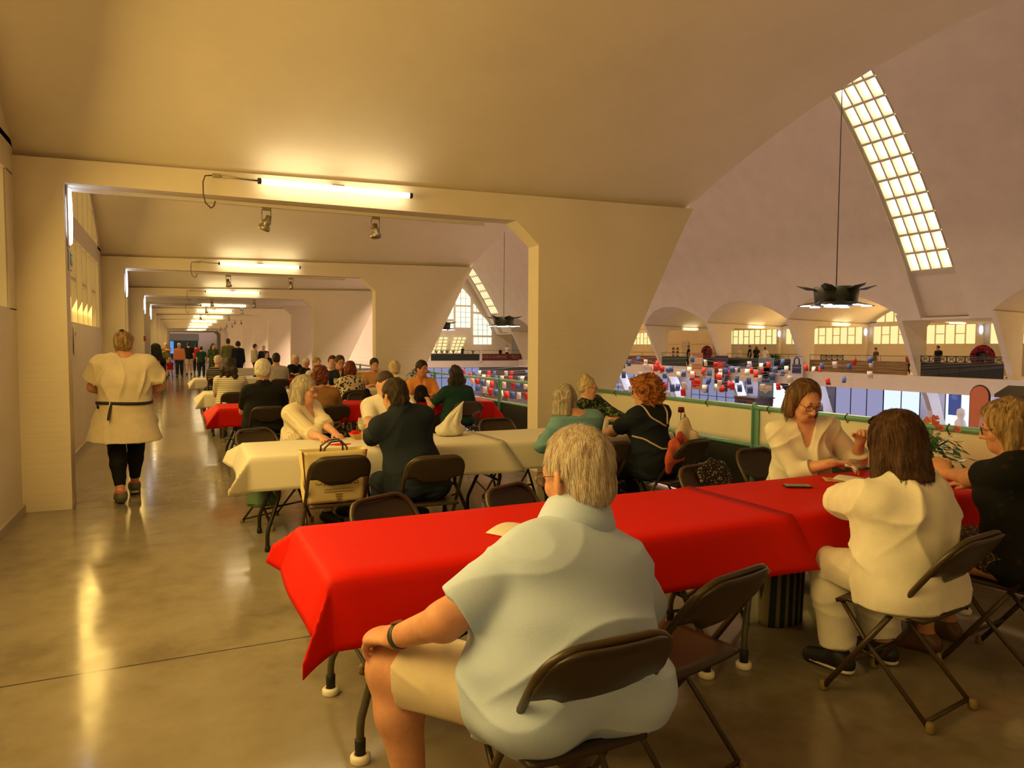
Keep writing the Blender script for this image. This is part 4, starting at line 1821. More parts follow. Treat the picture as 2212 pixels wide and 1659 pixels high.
        # neck opening
        nk = topw.get('neck', 'crew')
        if nk == 'crew':
            P_.append(cap(Nv-u*.015+f*.006, Nv+u*.25+f*.04, .060*sc*(.7+.3*gw), .075*sc, .008, 's'))
        elif nk == 'wide':
            P_.append(cap(Nv-u*.035+f*.004, Nv+u*.25+f*.0, .082*sc, .11*sc, .01, 's'))
        elif nk == 'v':
            P_.append(cap(Nv-u*.010+f*.006, Nv+u*.25+f*.04, .062*sc, .075*sc, .008, 's'))
            P_.append(cap(Nv+u*.02+f*.07, Nv-u*.125+f*.135*gd, .052*sc, .004, .008, 's'))
        elif nk == 'collar':
            ga = .060*sc*(.7+.3*gw)
            P_.append(cap(Nv+u*.02+f*.004, Nv+u*.095+f*.03, ga+.026, ga+.010, .010, flatb=True))
            P_.append(cap(Nv-u*.01+f*.006, Nv+u*.3+f*.07, ga+.002, ga+.02, .006, 's'))
            P_.append(cap(Nv+u*.03+f*.085, Nv-u*.10+f*.125*gd, .03*sc, .004, .008, 's'))
        cuts = list(topw.get('cuts', []))
        wf = wrinkles(topw.get('wr', .004 if LV else .003), topw.get('ws', 17), topw.get('seed', zlib.crc32(label.encode()) % 1000), topw.get('wst', (.6, .6, 1.6)))
        to = part(topw.get('name', 'shirt'), P_, topw['m'], cuts, wf)
        top_obj.append(to)
    if bottom:
        kd = bottom['kind']
        t = bottom.get('t', .012)
        wf = wrinkles(bottom.get('wr', .003), 18, 77, (1, 1, 1))
        P_ = []
        if kd in ('trousers', 'shorts', 'leggings'):
            P_.append(ell(Pv+u*.0, (.168*sc*gw+t, .128*sc*gd+t, .115*sc+t), T, .06))
            if pose == 'sit':
                for k in (-1, 1):
                    P_.append(ell(Pv+V3((k*.085*gw, -.035*gd, -.035)), (.105*sc*(.6+.4*gw)+t, .12*sc*(.6+.4*gd)+t, .085*sc+t), None, .05))
            for i in (0, 1):
                P_ += leg(i, t, bottom.get('te', t+.004), bottom.get('upto', {'trousers': 1.93, 'shorts': .86, 'leggings': 1.75}[kd]))
            cuts = [(Pv+u*bottom.get('cutz', .14), u)]
        else:     # skirt / dress
            zl = bottom.get('len', .45)
            if pose == 'stand':
                P_.append(cap(Pv+u*.10, Pv-V3((0, 0, zl)), .155*sc*gw+t, .155*sc*gw+bottom.get('flare', .06), .04, flatb=True, sq=(f, .8)))
            else:
                P_.append(ell(Pv+u*.0, (.168*sc*gw+t, .128*sc*gd+t, .115*sc+t), T, .06))
                km = (kn[0]+kn[1])/2
                P_.append(cap(Pv, km, .165*gw*sc+t, .16*sc+t, .05, sq=((0, 0, 1), .6)))
                P_.append(cap(km, km-V3((0, 0, zl)), .15*sc+t, .17*sc+t, .05, flatb=True, sq=((0, 1, 0), .6)))
            cuts = [(Pv+u*.14, u)]
        part(bottom.get('name', kd), P_, bottom['m'], cuts, wf)
    if shoes:
        if shoes.get('m') is not None:
            for i in (0, 1):
                fp = foot(i, shoes.get('t', .008))
                cuts = [(an[i]+V3((0, 0, .035)), (0, 0, 1))]
                part('shoe', fp, shoes['m'], cuts, None, min(vox, .011) if vox < .014 else vox)
                if shoes.get('sole') is not None:
                    dr = nrm(toes[i]-an[i])
                    a_ = an[i]-dr*.035*sc
                    part('sole', [cap(V3((a_[0], a_[1], an[i][2]-.058)), V3((toes[i][0], toes[i][1], toes[i][2]-.012)), .043*sc, .041*sc, .01, sq=((0, 0, 1), .42))], shoes['sole'], (), None, min(vox, .008))
    # ---------------- hair
    if hair:
        hk, hm = hair['kind'], hair['m']
        P_, cuts, wf = [], [], None
        x = hair.get('x', .012)
        if hk in ('short', 'fringe'):
            P_ = [he((0, -.014, .034), (.078+x, .098+x, .093+x), .02), he((0, -.045, -.035), (.064+x*.7, .062+x*.7, .055), .03)]
            P_ += [he((0, .115, -.035), (.090, .105, .105), .012, 's')]
            if hk == 'fringe':
                P_ += [he((0, .02, .13), (.075, .11, .10), .02, 's')]
            for k in (-1, 1):
                P_ += [he((k*.085, .004, -.025), (.024, .030, .045), .008, 's')]
            wf = wrinkles(hair.get('d', .0025), 90, 5, (1, 1, .5))
        elif hk == 'bob':
            ln = hair.get('len', .10)
            P_ = [he((0, -.014, .034), (.080+x, .100+x, .095+x), .02)]
            for k in (-1, 1):
                P_ += [cap(hp_(k*.066, -.012, .02), hp_(k*hair.get('w', .074), .004, -ln), (.030+x)*hs, .030*hs, .03)]
                P_ += [cap(hp_(k*.04, -.07, .02), hp_(k*.050, -.075, -ln), .045*hs, .036*hs, .03)]
            P_ += [cap(hp_(0, -.075, .02), hp_(0, -.085, -ln), .050*hs, .040*hs, .03)]
            fo = hair.get('open', (0, .125, -.018, .064, .102, .104))
            P_ += [he(fo[:3], fo[3:], .012, 's')]
            cuts = [(hp_(0, 0, -ln-.012), -H[:, 2])]
            wf = wrinkles(hair.get('d', .004), 60, 6, (1, 1, .15))
        elif hk == 'long':
            ln = hair.get('len', .25)
            P_ = [he((0, -.014, .034), (.080+x, .100+x, .095+x), .02)]
            dn = V3((0, 0, -1))
            for k in (-1, 0, 1):
                A = hp_(k*.055, -.055 if k else -.08, .0)
                B = hp_(k*.075, -.055, -.09)
                Cc = B+dn*(ln-.06)+H[:, 0]*k*hair.get('sp', .03)-H[:, 1]*hair.get('back', .02)
                P_ += [cap(A, B, .050*hs, .048*hs, .03), cap(B, Cc, .048*hs, .040*hs, .04, flatb=True)]
            P_ += [he((0, .125, -.035), (.064, .095, .105), .012, 's')]
            wf = wrinkles(hair.get('d', .005), 55, 8, (1, 1, .12))
        elif hk == 'curly':
            P_ = [he((0, -.014, .036), (.088+x, .105+x, .096+x), .02), he((0, -.055, -.04), (.105, .085, .085), .03)]
            for k in (-1, 1):
                P_ += [he((k*.07, -.02, -.05), (.042, .062, .075), .03)]
            P_ += [he((0, .125, -.030), (.066, .090, .100), .012, 's')]
            wf = wrinkles(hair.get('d', .012), 75, 9, (1, 1, 1))
        elif hk == 'bun':
            P_ = [he((0, -.014, .034), (.079+x, .099+x, .094+x), .02), he((0, -.045, -.030), (.066+x*.7, .062+x*.7, .055), .03)]
            P_ += [he((0, .120, -.035), (.085, .105, .105), .012, 's')]
            for k in (-1, 1):
                P_ += [he((k*.085, .006, -.022), (.024, .026, .036), .008, 's')]
            bp = hair.get('at', (0, -.085, .085))
            P_ += [he(bp, (.042, .036, .036), .012)]
            if 'at2' in hair:
                P_ += [he(hair['at2'], (.036, .032, .034), .012)]
            wf = wrinkles(.004, 70, 4, (1, 1, .5))
        ho_ = part(hair.get('name', 'hair'), P_, hm, cuts, wf, min(vox, hair.get('vox', .008)) if LV else vox)
        if strands:
            hair_strands(ho_, strands, hk, Hc, H, hs, hair)
    # ---------------- face details
    if face and LV:
        m = MB()
        for k in (-1, 1):
            c = hp_(k*.031, .0795, .004)
            m = MB()
            m.lathe([(0, -.0125*hs)]+[(.0125*hs*math.sin(w), -.0125*hs*math.cos(w)) for w in np.linspace(.25, PI-.25, 8)]+[(0, .0125*hs)], c, 12)
            fdv = H[:, 1]*.0120*hs
            ir = MB()
            m.add([], [])
            cc = c+H[:, 1]*.0098*hs+H[:, 2]*(-.002*hs)
            m.lathe([(0, -.0005), (.0066*hs, .0), (.0050*hs, .0022*hs), (0, .0030*hs)], cc, 10, 1, True, rot=Matrix(H.tolist()).to_euler().to_matrix().to_euler() if False else (Matrix(H.tolist()) @ Matrix.Rotation(-PI/2, 3, 'X')).to_euler())
            m.build('eye', [EYEW, IRIS], root)
            MB().tube([hp_(k*.012, .093, .021), hp_(k*.028, .094, .028), hp_(k*.046, .080, .023)], [.0030*hs, .0045*hs, .0025*hs], 6).build('eyebrow', [brow or BROW], root)
    if glasses:
        gm = glasses if not isinstance(glasses, bool) else SPEC
        m = MB()
        for k in (-1, 1):
            ring = [hp_(k*.033+.025*math.cos(w), .106-.10*abs(k*.033+.025*math.cos(w))**1.4, -.002+.019*math.sin(w)) for w in np.linspace(0, 2*PI, 19)[:-1]]
            m.tube(ring, .0018*hs, 6, 0, closed=True)
            m.tube([hp_(k*.058, .100, .004), hp_(k*.076, .07, .006), hp_(k*.083, -.01, .006), hp_(k*.083, -.03, -.012)], .0016*hs, 6)
            o_ = len(m.v)
            m.add(ring, [tuple(range(18))], 1)
        m.tube([hp_(-.009, .106, .0), hp_(0, .109, .004), hp_(.009, .106, .0)], .0018*hs, 6)
        m.build('glasses', [gm, LENS], root)
    sk = dict(root=root, P=Pv, N=Nv, u=u, f=f, r=r, sh=sh, el=el, wr=wr, kn=kn, an=an, toes=toes, Hc=Hc, H=H, hp=hp_, hs=hs, loc=loc, part=part, top=top_obj[0] if top_obj else None, T=T, q=q)
    if extra:
        extra(sk)
    return sk
# ------------------------------------------------------------------ chairs in their places
chair(1.00, 1.80, 0, 'brown folding chair under the man in the pale blue polo')
chair(1.61, 2.08, 13, 'empty brown folding chair to the right of the man in the pale blue polo')
chair(2.86, 2.04, 8, 'brown folding chair under the woman in the loose white blouse')
chair(3.62, 2.00, 8, 'brown folding chair under the blonde woman in black')
chair(1.02, 3.16, 208, 'empty brown folding chair beyond the nearest red cloth, left of the old man')
chair(1.72, 3.16, 208, 'empty brown folding chair beyond the nearest red cloth, hidden partly by his head')
chair(3.02, 3.24, 190, 'brown folding chair with a speckled jacket hung over it')
chair(3.86, 3.66, 184, 'brown folding chair of the woman in black-rimmed glasses')
chair(0.98, 5.10, 0, 'brown folding chair with the cream carrier bag on its seat')
chair(1.60, 4.86, -4, 'brown folding chair under the man in the navy polo')
chair(3.06, 4.98, 4, 'brown folding chair under the woman in teal')
chair(3.72, 4.84, 16, 'brown folding chair of the woman with curly copper hair')
chair(0.74, 6.46, 210, 'brown folding chair behind the woman in the cream blouse')
chair(2.98, 6.42, 182, 'empty brown folding chair at the far side of the white cloth, by the fin')
chair(3.95, 6.55, 190, 'brown folding chair of the woman with the blonde bun')
chair(1.78, 6.60, 180, 'brown folding chair of the man in the white t-shirt')
chair(0.98, 9.42, 0, 'brown folding chair under the white-haired man in the black polo')
chair(1.72, 9.30, 10, 'brown folding chair beside the woman with auburn hair')
chair(3.55, 9.22, 0, 'brown folding chair of the woman in dark green')
chair(2.70, 12.30, 0, 'brown folding chair under the woman in the patterned blouse')
chair(2.60, 10.95, 180, 'empty brown folding chair facing the camera beyond the red cloth')
chair(3.50, 12.50, 0, 'brown folding chair of the pale blonde woman')
chair(0.80, 12.45, 0, 'brown folding chair of the woman in the striped shirt')
chair(0.80, 18.05, 0, 'brown folding chair of the bald man')
chair(2.05, 16.95, 0, 'brown folding chair of the man in the grey t-shirt')
chair(2.55, 18.9, 180, 'brown folding chair beyond the deep red cloth')

# ------------------------------------------------------------------ the cast
H_WHITE = hairmat('white_hair', (.40, .27, .20), (.70, .58, .48), (.84, .76, .68), (70, 70, 10))
H_WHITE2 = hairmat('bright_white_hair', (.55, .48, .36), (.76, .69, .54), (.85, .80, .68), (45, 45, 10))
H_GREY = hairmat('silver_grey_hair', (.22, .18, .13), (.43, .37, .29), (.60, .54, .44), (60, 60, 4))
H_BROWN = hairmat('brown_hair', (.035, .014, .006), (.075, .032, .013), (.125, .055, .02), (60, 60, 3))
H_BLOND = hairmat('blonde_streaked_hair', (.12, .06, .02), (.36, .22, .09), (.56, .40, .20), (60, 60, 5))
H_BOB = hairmat('honey_brown_hair', (.05, .024, .010), (.15, .075, .03), (.32, .18, .08), (55, 55, 3))
H_COPPER = hairmat('copper_curls', (.16, .045, .012), (.36, .12, .03), (.55, .23, .07), (50, 50, 45))
H_AUB = hairmat('auburn_hair', (.07, .016, .008), (.16, .035, .014), (.26, .07, .03), (40, 40, 30))
H_DARK = hairmat('dark_hair', (.010, .007, .006), (.022, .014, .010), (.045, .026, .018), (55, 55, 8))
H_DBROWN = hairmat('short_dark_brown_hair', (.020, .012, .007), (.045, .026, .014), (.085, .05, .028), (60, 60, 30))
H_PALEBL = hairmat('pale_blonde_hair', (.38, .27, .13), (.62, .48, .27), (.80, .68, .46), (55, 55, 8))
BLUEPOLO = mat('pale_blue_polo_cloth', (.51, .63, .93), .9, var=.03, vscale=9, bump=.35, bscale=260, spec=.15, bdist=.003)
BEIGE = cloth('beige_cotton', (.62, .52, .40))
WHITEC = cloth('white_linen', (.78, .73, .64), bump=.2, scale=120)
CREAM = cloth('cream_crinkle_cotton', (.66, .56, .41), bump=.3, scale=90)
BLACKC = cloth('black_jersey', (.010, .011, .010))
NAVY = cloth('navy_jersey', (.012, .018, .028))
DKGREEN = cloth('dark_green_cloth', (.012, .045, .035))
TEAL = cloth('teal_knit', (.15, .30, .36), bump=.3, scale=120)
JEANS = cloth('dark_denim', (.018, .026, .05))
BLACKLEG = cloth('black_leggings_cloth', (.008, .008, .008))
ORANGE = cloth('orange_polo_cloth', (.72, .30, .07))
PINKSH = cloth('salmon_shirt_cloth', (.62, .22, .12))
GREYT = cloth('grey_marl_cloth', (.40, .36, .31))
OLIVE = cloth('olive_cloth', (.16, .16, .05))
REDC = cloth('red_cotton', (.42, .02, .015))
BROWNC = cloth('tan_suede', (.30, .15, .05))
PALE = cloth('pale_stripe_linen', (.70, .60, .46))
YELC = cloth('mustard_cloth', (.55, .33, .06))
STR_WB = striped('cream_shirt_thin_dark_stripes', (.10, .08, .06), (.74, .68, .54), .030, .28)
STR_NB = striped('navy_shirt_pale_stripes', (.55, .45, .32), (.016, .018, .022), .045, .22)
STR_CR = striped('cream_blouse_soft_stripes', (.60, .50, .36), (.72, .63, .49), .014, .4, 'X')
FLORAL = spotted('dark_floral_print', (.012, .022, .015), (.05, .10, .04), (.26, .15, .08), 26, .50)
PATT = spotted('cream_black_leaf_print', (.62, .52, .38), (.62, .52, .38), (.03, .025, .02), 22, .72)
LEOP = spotted('leopard_print', (.03, .022, .014), (.16, .11, .06), (.34, .25, .14), 75, .42)
BLKFLOR = spotted('black_cloth_faint_flowers', (.008, .009, .008), (.016, .013, .009), (.030, .016, .010), 14, .22)
SHOEB = mat('black_shoe', (.012, .012, .012), .5)
SHOEBR = mat('brown_leather_shoe', (.13, .055, .02), .45)

SNEAK = mat('green_trainer_mesh', (.09, .10, .06), .6)
SNEAKR = mat('coral_trainer_lining', (.65, .10, .07), .6)


def watch(sk):
    W, E = sk['wr'][0], sk['el'][0]
    d = nrm(E-W)
    c = W+d*.035
    a = nrm(np.cross(d, (0, 0, 1)))
    b = np.cross(a, d)
    m = MB()
    n = 20
    V = []
    for j in (-.011, .011):
        for i in range(n):
            w = 2*PI*i/n
            V.append(c+d*j+a*  .0395*math.cos(w)+b*.0395*math.sin(w))
    m.add(V, [(i, (i+1) % n, n+(i+1) % n, n+i) for i in range(n)], 0, True)
    o = m.build('watch_strap', [mat('dark_watch_strap', (.03, .035, .03), .5)], sk['root'], fix=False)
    solidify(o, .005, 1)
    m = MB()
    M_ = Matrix(np.stack([np.cross(b, d), d, b], 1).tolist())
    m.box(c+b*.042, (.032, .026, .008), M_, 0, .003)
    m.build('watch_case', [mat('rose_metal', (.45, .22, .12), .25, metal=.8)], sk['root'])


def old_extra(sk):
    watch(sk)
    # turned-down collar
    N, u, f, r = sk['N'], sk['u'], sk['f'], sk['r']
    c = MB()
    V = []
    for i, w in enumerate(np.linspace(PI*.80, PI*2.20, 26)):
        for (rad, hgt) in ((.088, .096), (.095, .099), (.108, .070), (.121, .034), (.126, -.012)):
            sg = math.sin(w)
            V.append(N+u*(hgt-.016*sg-.006)+f*.016+r*rad*1.02*math.cos(w)+f*rad*.98*sg)
    F = [(i*5+j, i*5+j+1, (i+1)*5+j+1, (i+1)*5+j) for i in range(25) for j in range(4)]
    c.add(V, F, 0, True)
    o = c.build('collar', [BLUEPOLO], sk['root'], fix=False)
    solidify(o, .005, 0)
    # shorts pocket tag
    K, A = sk['kn'][0], sk['P']
    m = MB().box(A+(K-A)*.42+V3((-.118, 0, .012)), (.004, .018, .034), (0, 0, .5), 0, .002)
    m.build('pocket_tag', [mat('dark_tag', (.03, .03, .03), .5)], sk['root'])


PACK = {}


def pack_straps(sk):
    PACK.update(sk)


person('old white-haired man in a pale blue polo, seated nearest the camera with his back turned', (1.03, 1.80), 0,
       top=(1.135, 1.965, 1.290), neck=(1.12, 1.895, .975), s=1.08, hs=1.13, gw=1.72, gd=1.55, belly=.06, sw=.86, drop=1.75, strands=9000, head=(12, -12, 0),
       hands=((.585, 2.10, .648), (1.36, 2.22, .60)), poles=((-.75, -.9, -.1), (.8, -.4, -.5)),
       hand_opt=({'dir': (-.30, .75, -.16), 'n': (-.30, .1, 1), 'curl': (.55, .65), 's': 1.1}, {}),
       knees=((.605, 2.20, .505), (1.26, 2.26, .505)), feet=((.655, 2.10, .075), (1.27, 2.25, .075)), skin_m=SK_OLD,
       topw=dict(m=BLUEPOLO, sleeve=.86, ts=.022, te=.028, t=.026, neck='crew', lap=.26, wr=.0036, ws=21, wst=(.5, .5, 1.4), seed=9, name='polo_shirt', hemmed=False),
       bottom=dict(kind='shorts', m=BEIGE, upto=.84, t=.008, te=.022, cutz=.12), shoes=dict(m=SHOEBR),
       hair=dict(kind='short', m=H_WHITE, x=.002, d=.0012, sl=.038, sw=.0007), glasses=SPECM, vox=.0068, brow=BROWG, extra=old_extra)

person('woman with long brown hair in a loose white blouse and trousers, seen from behind', (2.87, 2.02), 0,
       top=(2.87, 2.13, 1.245), neck=(2.86, 2.05, .945), s=.98, gw=1.28, gd=1.15, fem=True, head=(-18, -18, 0),
       hands=((2.98, 2.50, .80), (3.20, 2.55, .79)), poles=((-1, .15, -.25), (.9, -.2, -.6)), strands=3800,
       knees=((2.85, 2.44, .50), (3.12, 2.44, .50)), feet=((2.84, 2.34, .08), (3.13, 2.32, .08)), skin_m=SK_FAIR,
       topw=dict(m=WHITEC, sleeve=1.35, ts=.040, te=.060, t=.022, neck='crew', hem=-.10, drape=.035, wr=.006, ws=22, name='blouse', wst=(.9, .9, .8), seed=5),
       bottom=dict(kind='trousers', m=WHITEC, t=.018, te=.045, upto=1.9), shoes=dict(m=SHOEB, sole=SOLEW),
       hair=dict(kind='bob', m=H_BROWN, len=.165, w=.112, x=.026, d=.003, sl=.09), hs=1.05, vox=.0072)


def blonde_extra(sk):
    pass


person('blonde woman in a black top and leopard print skirt at the right edge', (3.64, 1.98), 12,
       top=(3.66, 2.12, 1.285), neck=(3.66, 2.03, 1.01), s=1.0, gw=1.25, gd=1.2, fem=True, head=(22, -10, 0),
       hands=((3.78, 2.50, .865), (3.95, 2.40, .80)), poles=((-1, -.2, -.6), (.9, -.2, -.6)),
       hand_opt=({'dir': (.1, .7, .5), 'n': (-.6, 0, .8), 'curl': (.7, .8)}, {}), skin_m=SK_TAN,
       topw=dict(m=BLKFLOR, sleeve=.62, ts=.022, te=.03, t=.016, neck='crew', hem=-.05, wr=.005, name='top'),
       bottom=dict(kind='skirt', m=LEOP, len=.30), shoes=dict(m=SHOEBR),
       hair=dict(kind='bob', m=H_BLOND, len=.115, w=.094, x=.022, d=.003), glasses=SPEC, vox=.0072, strands=3800)

person('woman with honey brown bob, black-rimmed glasses and white v-neck blouse, looking down', (3.93, 3.62), 150,
       top=(3.735, 3.36, 1.325), neck=(3.80, 3.47, 1.04), s=1.02, hs=1.05, gw=1.2, gd=1.12, fem=True, head=(18, -24, 0),
       hands=((4.02, 3.20, .95), (3.78, 3.20, .82)), poles=((-.8, -.1, -.8), (.75, -.5, -.8)),
       hand_opt=({'dir': (-.35, -.5, .55), 'n': (.5, .4, .7), 'curl': (.5, .7)}, {'dir': (.6, -.35, -.05), 'n': (.2, .3, 1), 'curl': (.45, .5)}),
       skin_m=SK_FAIR, topw=dict(m=WHITEC, sleeve=1.45, ts=.024, te=.028, t=.018, neck='v', hem=-.06, wr=.010, ws=20, name='blouse', seed=7, wst=(.8, .8, 1.2)),
       bottom=dict(kind='trousers', m=JEANS), shoes=dict(m=SHOEBR),
       hair=dict(kind='bob', m=H_BOB, sl=.055, len=.100, w=.084, x=.008, d=.002, open=(.012, .125, .002, .072, .108, .118)), glasses=SPEC, vox=.0055, lips=LIPS_RED, strands=3600)

person('silver-haired woman in a teal jumper with her back to the camera, by the fin', (3.00, 5.00), -6,
       top=(2.89, 5.10, 1.235), neck=(2.94, 5.03, .985), s=.97, gw=1.2, gd=1.1, fem=True, head=(-48, -6, 0),
       hands=((2.86, 5.44, .775), (3.20, 5.42, .775)), skin_m=SK_FAIR,
       topw=dict(m=TEAL, sleeve=1.85, ts=.020, t=.016, neck='wide', hem=-.05, wr=.005, name='jumper'),
       bottom=dict(kind='trousers', m=JEANS), shoes=dict(m=SHOEB),
       hair=dict(kind='bob', m=H_GREY, len=.125, w=.07, x=.008, d=.0025), vox=.0095, strands=2000)

person('woman with a loose blonde bun and dark floral blouse, in profile by the railing', (4.08, 6.66), 205,
       top=(4.02, 6.60, 1.225), neck=(4.02, 6.62, .965), s=.94, gw=1.05, fem=True, head=(35, -4, 0),
       hands=((4.3, 6.2, .775), (4.0, 6.28, .775)), skin_m=SK_FAIR,
       topw=dict(m=FLORAL, sleeve=1.8, ts=.02, t=.016, neck='crew', hem=-.05, name='blouse'),
       bottom=dict(kind='trousers', m=BLACKC), shoes=dict(m=SHOEB),
       hair=dict(kind='bun', m=H_PALEBL, x=.004, at=(0.02, -.03, .125), at2=(-.03, -.05, .115)), glasses=SPECM, vox=.0095, strands=1500)

person('woman with curly copper hair in a navy top, seated by the cream canvas', (3.66, 4.92), 10,
       top=(3.62, 5.02, 1.295), neck=(3.62, 4.98, 1.02), s=1.0, gw=1.2, gd=1.05, fem=True, head=(38, -3, 0),
       hands=((3.47, 5.42, .785), (3.75, 5.42, .78)), poles=((-.8, 0, -.7), (.7, -.4, -.7)), skin_m=SK_TAN,
       topw=dict(m=NAVY, sleeve=.75, ts=.02, te=.024, t=.014, neck='crew', hem=-.08, name='top'),
       bottom=dict(kind='trousers', m=BLACKC), shoes=dict(m=SHOEB),
       extra=pack_straps,
       hair=dict(kind='curly', m=H_COPPER, x=.022, d=.014, vox=.0075, sw=.0016), vox=.0090, glasses=SPEC, strands=2600, hs=1.04)


def polo_extra(sk):
    for i in (0,):
        pass


person('dark-haired man in a navy polo leaning over the white cloth, back to the camera', (1.55, 4.92), 4,
       top=(1.41, 5.08, 1.305), neck=(1.45, 5.0, 1.05), s=1.04, gw=1.22, gd=1.15, head=(14, -18, 0),
       hands=((1.37, 5.56, .79), (1.72, 5.50, .78)), poles=((-.9, -.2, -.6), (.8, -.2, -.6)), skin_m=SK_TAN,
       topw=dict(m=NAVY, sleeve=.86, ts=.022, te=.024, t=.014, neck='collar', hem=-.07, wr=.004, name='polo_shirt', hemmed=True),
       bottom=dict(kind='trousers', m=JEANS), shoes=dict(m=SHOEB),
       hair=dict(kind='short', m=H_DBROWN, x=.007, d=.003), vox=.0090, strands=2600)

person('man in a white t-shirt facing the camera, half hidden behind the man in navy', (1.86, 6.72), 180,
       top=(1.79, 6.62, 1.305), neck=(1.80, 6.66, 1.05), s=1.04, gw=1.2, gd=1.1, head=(8, -14, 0),
       hands=((2.0, 6.1, .775), (1.60, 6.18, .775)), skin_m=SK_FAIR,
       topw=dict(m=WHITEC, sleeve=.75, ts=.024, t=.014, neck='crew', hem=-.07, name='t_shirt'),
       bottom=dict(kind='trousers', m=JEANS), shoes=dict(m=SHOEB),
       hair=dict(kind='short', m=H_DBROWN, x=.002, d=.002), vox=.0095)

person('woman with silver bob and spectacles in a cream striped blouse, turned sideways', (.98, 6.62), 226,
       top=(1.03, 6.53, 1.275), neck=(1.0, 6.57, 1.01), s=.98, gw=1.35, gd=1.2, fem=True, head=(14, -8, 0),
       hands=((1.22, 6.22, .79), (1.06, 6.06, .785)), poles=((.5, .3, -.8), (-.8, -.3, -.6)), skin_m=SK_FAIR,
       topw=dict(m=STR_CR, sleeve=1.30, ts=.026, te=.032, t=.018, neck='v', hem=-.07, wr=.006, name='blouse'),
       bottom=dict(kind='trousers', m=BEIGE), shoes=dict(m=SHOEB),
       hair=dict(kind='bob', m=H_GREY, len=.135, w=.072, x=.010, d=.0025), glasses=SPECM, vox=.0080, strands=2800)


def walker_extra(sk):
    P, u = sk['P'], sk['u']
    z = .985
    m = MB()
    V = []
    n = 40
    for j in (-.014, .014):
        for i in range(n):
            w = 2*PI*i/n
            V.append((-.0+.240*math.cos(w), .200*math.sin(w)-.002, z+j+.006*math.sin(w*2)))
    m.add(V, [(i, (i+1) % n, n+(i+1) % n, n+i) for i in range(n)], 0, True)
    o = m.build('belt', [mat('dark_sash', (.018, .016, .022), .7)], sk['root'], fix=False)
    solidify(o, .012, 1)
    MB().tube([(-.10, -.192, .985), (-.112, -.215, .93), (-.124, -.236, .86), (-.128, -.242, .83)], [.010, .012, .012, .010], 8).build('belt_tie', [MATS['dark_sash']], sk['root'])
    for i in (0, 1):
        a_, t_ = sk['an'][i], sk['toes'][i]
        MB().lathe([(.040, 0), (.050, .006), (.051, .022), (.040, .034), (.034, .010)], a_+V3((0, -.010, .012)), 14).build('shoe_lining', [SNEAKR], sk['root'])
    # hair tie
    MB().lathe([(.012, -.01), (.03, 0), (.012, .01)], sk['hp'](.0, -.075, .135), 8).build('hair_tie', [DARKMET], sk['root'])


person('woman walking away down the aisle in a cream belted tunic and black leggings', (-.50, 7.98), 0, pose='stand',
       top=(-.49, 7.98, 1.675), neck=(-.49, 7.95, 1.42), s=1.0, gw=1.36, gd=1.4, sw=1.15, head=(-14, -6, 0),
       hands=((-.62, 8.22, 1.02), (-.36, 8.22, 1.02)), poles=((-1, -.10, -.45), (1, -.10, -.45)),
       feet=((-.545, 7.86, .085), (-.445, 8.24, .10)), skin_m=SK_OLD,
       topw=dict(m=CREAM, sleeve=.66, ts=.040, te=.075, t=.020, neck='wide', skirt=[(.22, .245, .03, .228, .82), (.03, .228, -.34, .345, .80)], wr=.008, ws=15, wst=(1.4, 1.4, .3), name='tunic'),
       bottom=dict(kind='leggings', m=BLACKLEG, t=.012, te=.010, upto=1.80, wr=.0015), shoes=dict(m=SNEAK, sole=SOLEW, t=.018),
       hair=dict(kind='bun', m=H_BLOND, x=.008, at=(0.0, -.062, .10)), vox=.0095, strands=1800, extra=walker_extra)
# ------------------------------------------------------------------ people further down the gallery (seated)
def seated(label, x, y, ztop, rz, topm, hairk, hairm, s=1.0, gw=1.15, head=(0, -6, 0), fem=False, sleeve=.75, vox=.013, skin_m=None, neckt='crew', glasses=None, **kw):
    a = math.radians(rz)
    f = (-math.sin(a), math.cos(a))
    hp = hairk if isinstance(hairk, dict) else dict(kind=hairk)
    hp = dict(hp, m=hairm)
    kw.setdefault('hands', ((x+f[0]*.40+f[1]*-.12, y+f[1]*.40+f[0]*.12, .78), (x+f[0]*.40+f[1]*.14, y+f[1]*.40-f[0]*.14, .78)))
    return person(label, (x, y), rz, top=(x+f[0]*.09, y+f[1]*.09, ztop), s=s, gw=gw, gd=gw*.92, head=head, fem=fem, skin_m=skin_m,
                  topw=dict(m=topm, sleeve=sleeve, ts=.022, t=.016, neck=neckt, hem=-.06, wr=.003), bottom=dict(kind='trousers', m=kw.pop('bm', JEANS)),
                  shoes=dict(m=kw.pop('sm', SHOEB)), hair=hp, glasses=glasses, vox=vox, **kw)


seated('white-haired man in a black polo, back to the camera at the second red cloth', .96, 9.46, 1.365, -6, BLACKC, dict(kind='short', x=.016), H_WHITE2, 1.1, 1.32, (-10, -8, 0), vox=.0125, skin_m=SK_OLD, neckt='collar', sleeve=.8)
seated('dark-haired woman in a cream and black striped shirt, leaning forward', .76, 12.55, 1.335, -6, STR_WB, dict(kind='long', len=.22), H_DARK, 1.04, 1.2, (-12, -22, 0), True, sleeve=.8, vox=.014, skin_m=SK_TAN)
seated('bald man in a navy striped shirt sitting by the aisle', .82, 18.05, 1.33, -14, STR_NB, 'fringe', H_WHITE, 1.06, 1.25, (-10, -6, 0), vox=.016, skin_m=SK_OLD, sleeve=.8, knees=((.62, 18.4, .5), (.9, 18.45, .5)), feet=((.50, 18.1, .08), (.9, 18.35, .08)), sm=SHOEBR)
seated('man in a grey t-shirt with short black hair, back to the camera', 2.02, 17.05, 1.375, 0, GREYT, 'short', H_DARK, 1.06, 1.25, (0, -6, 0), vox=.016, skin_m=SK_TAN)
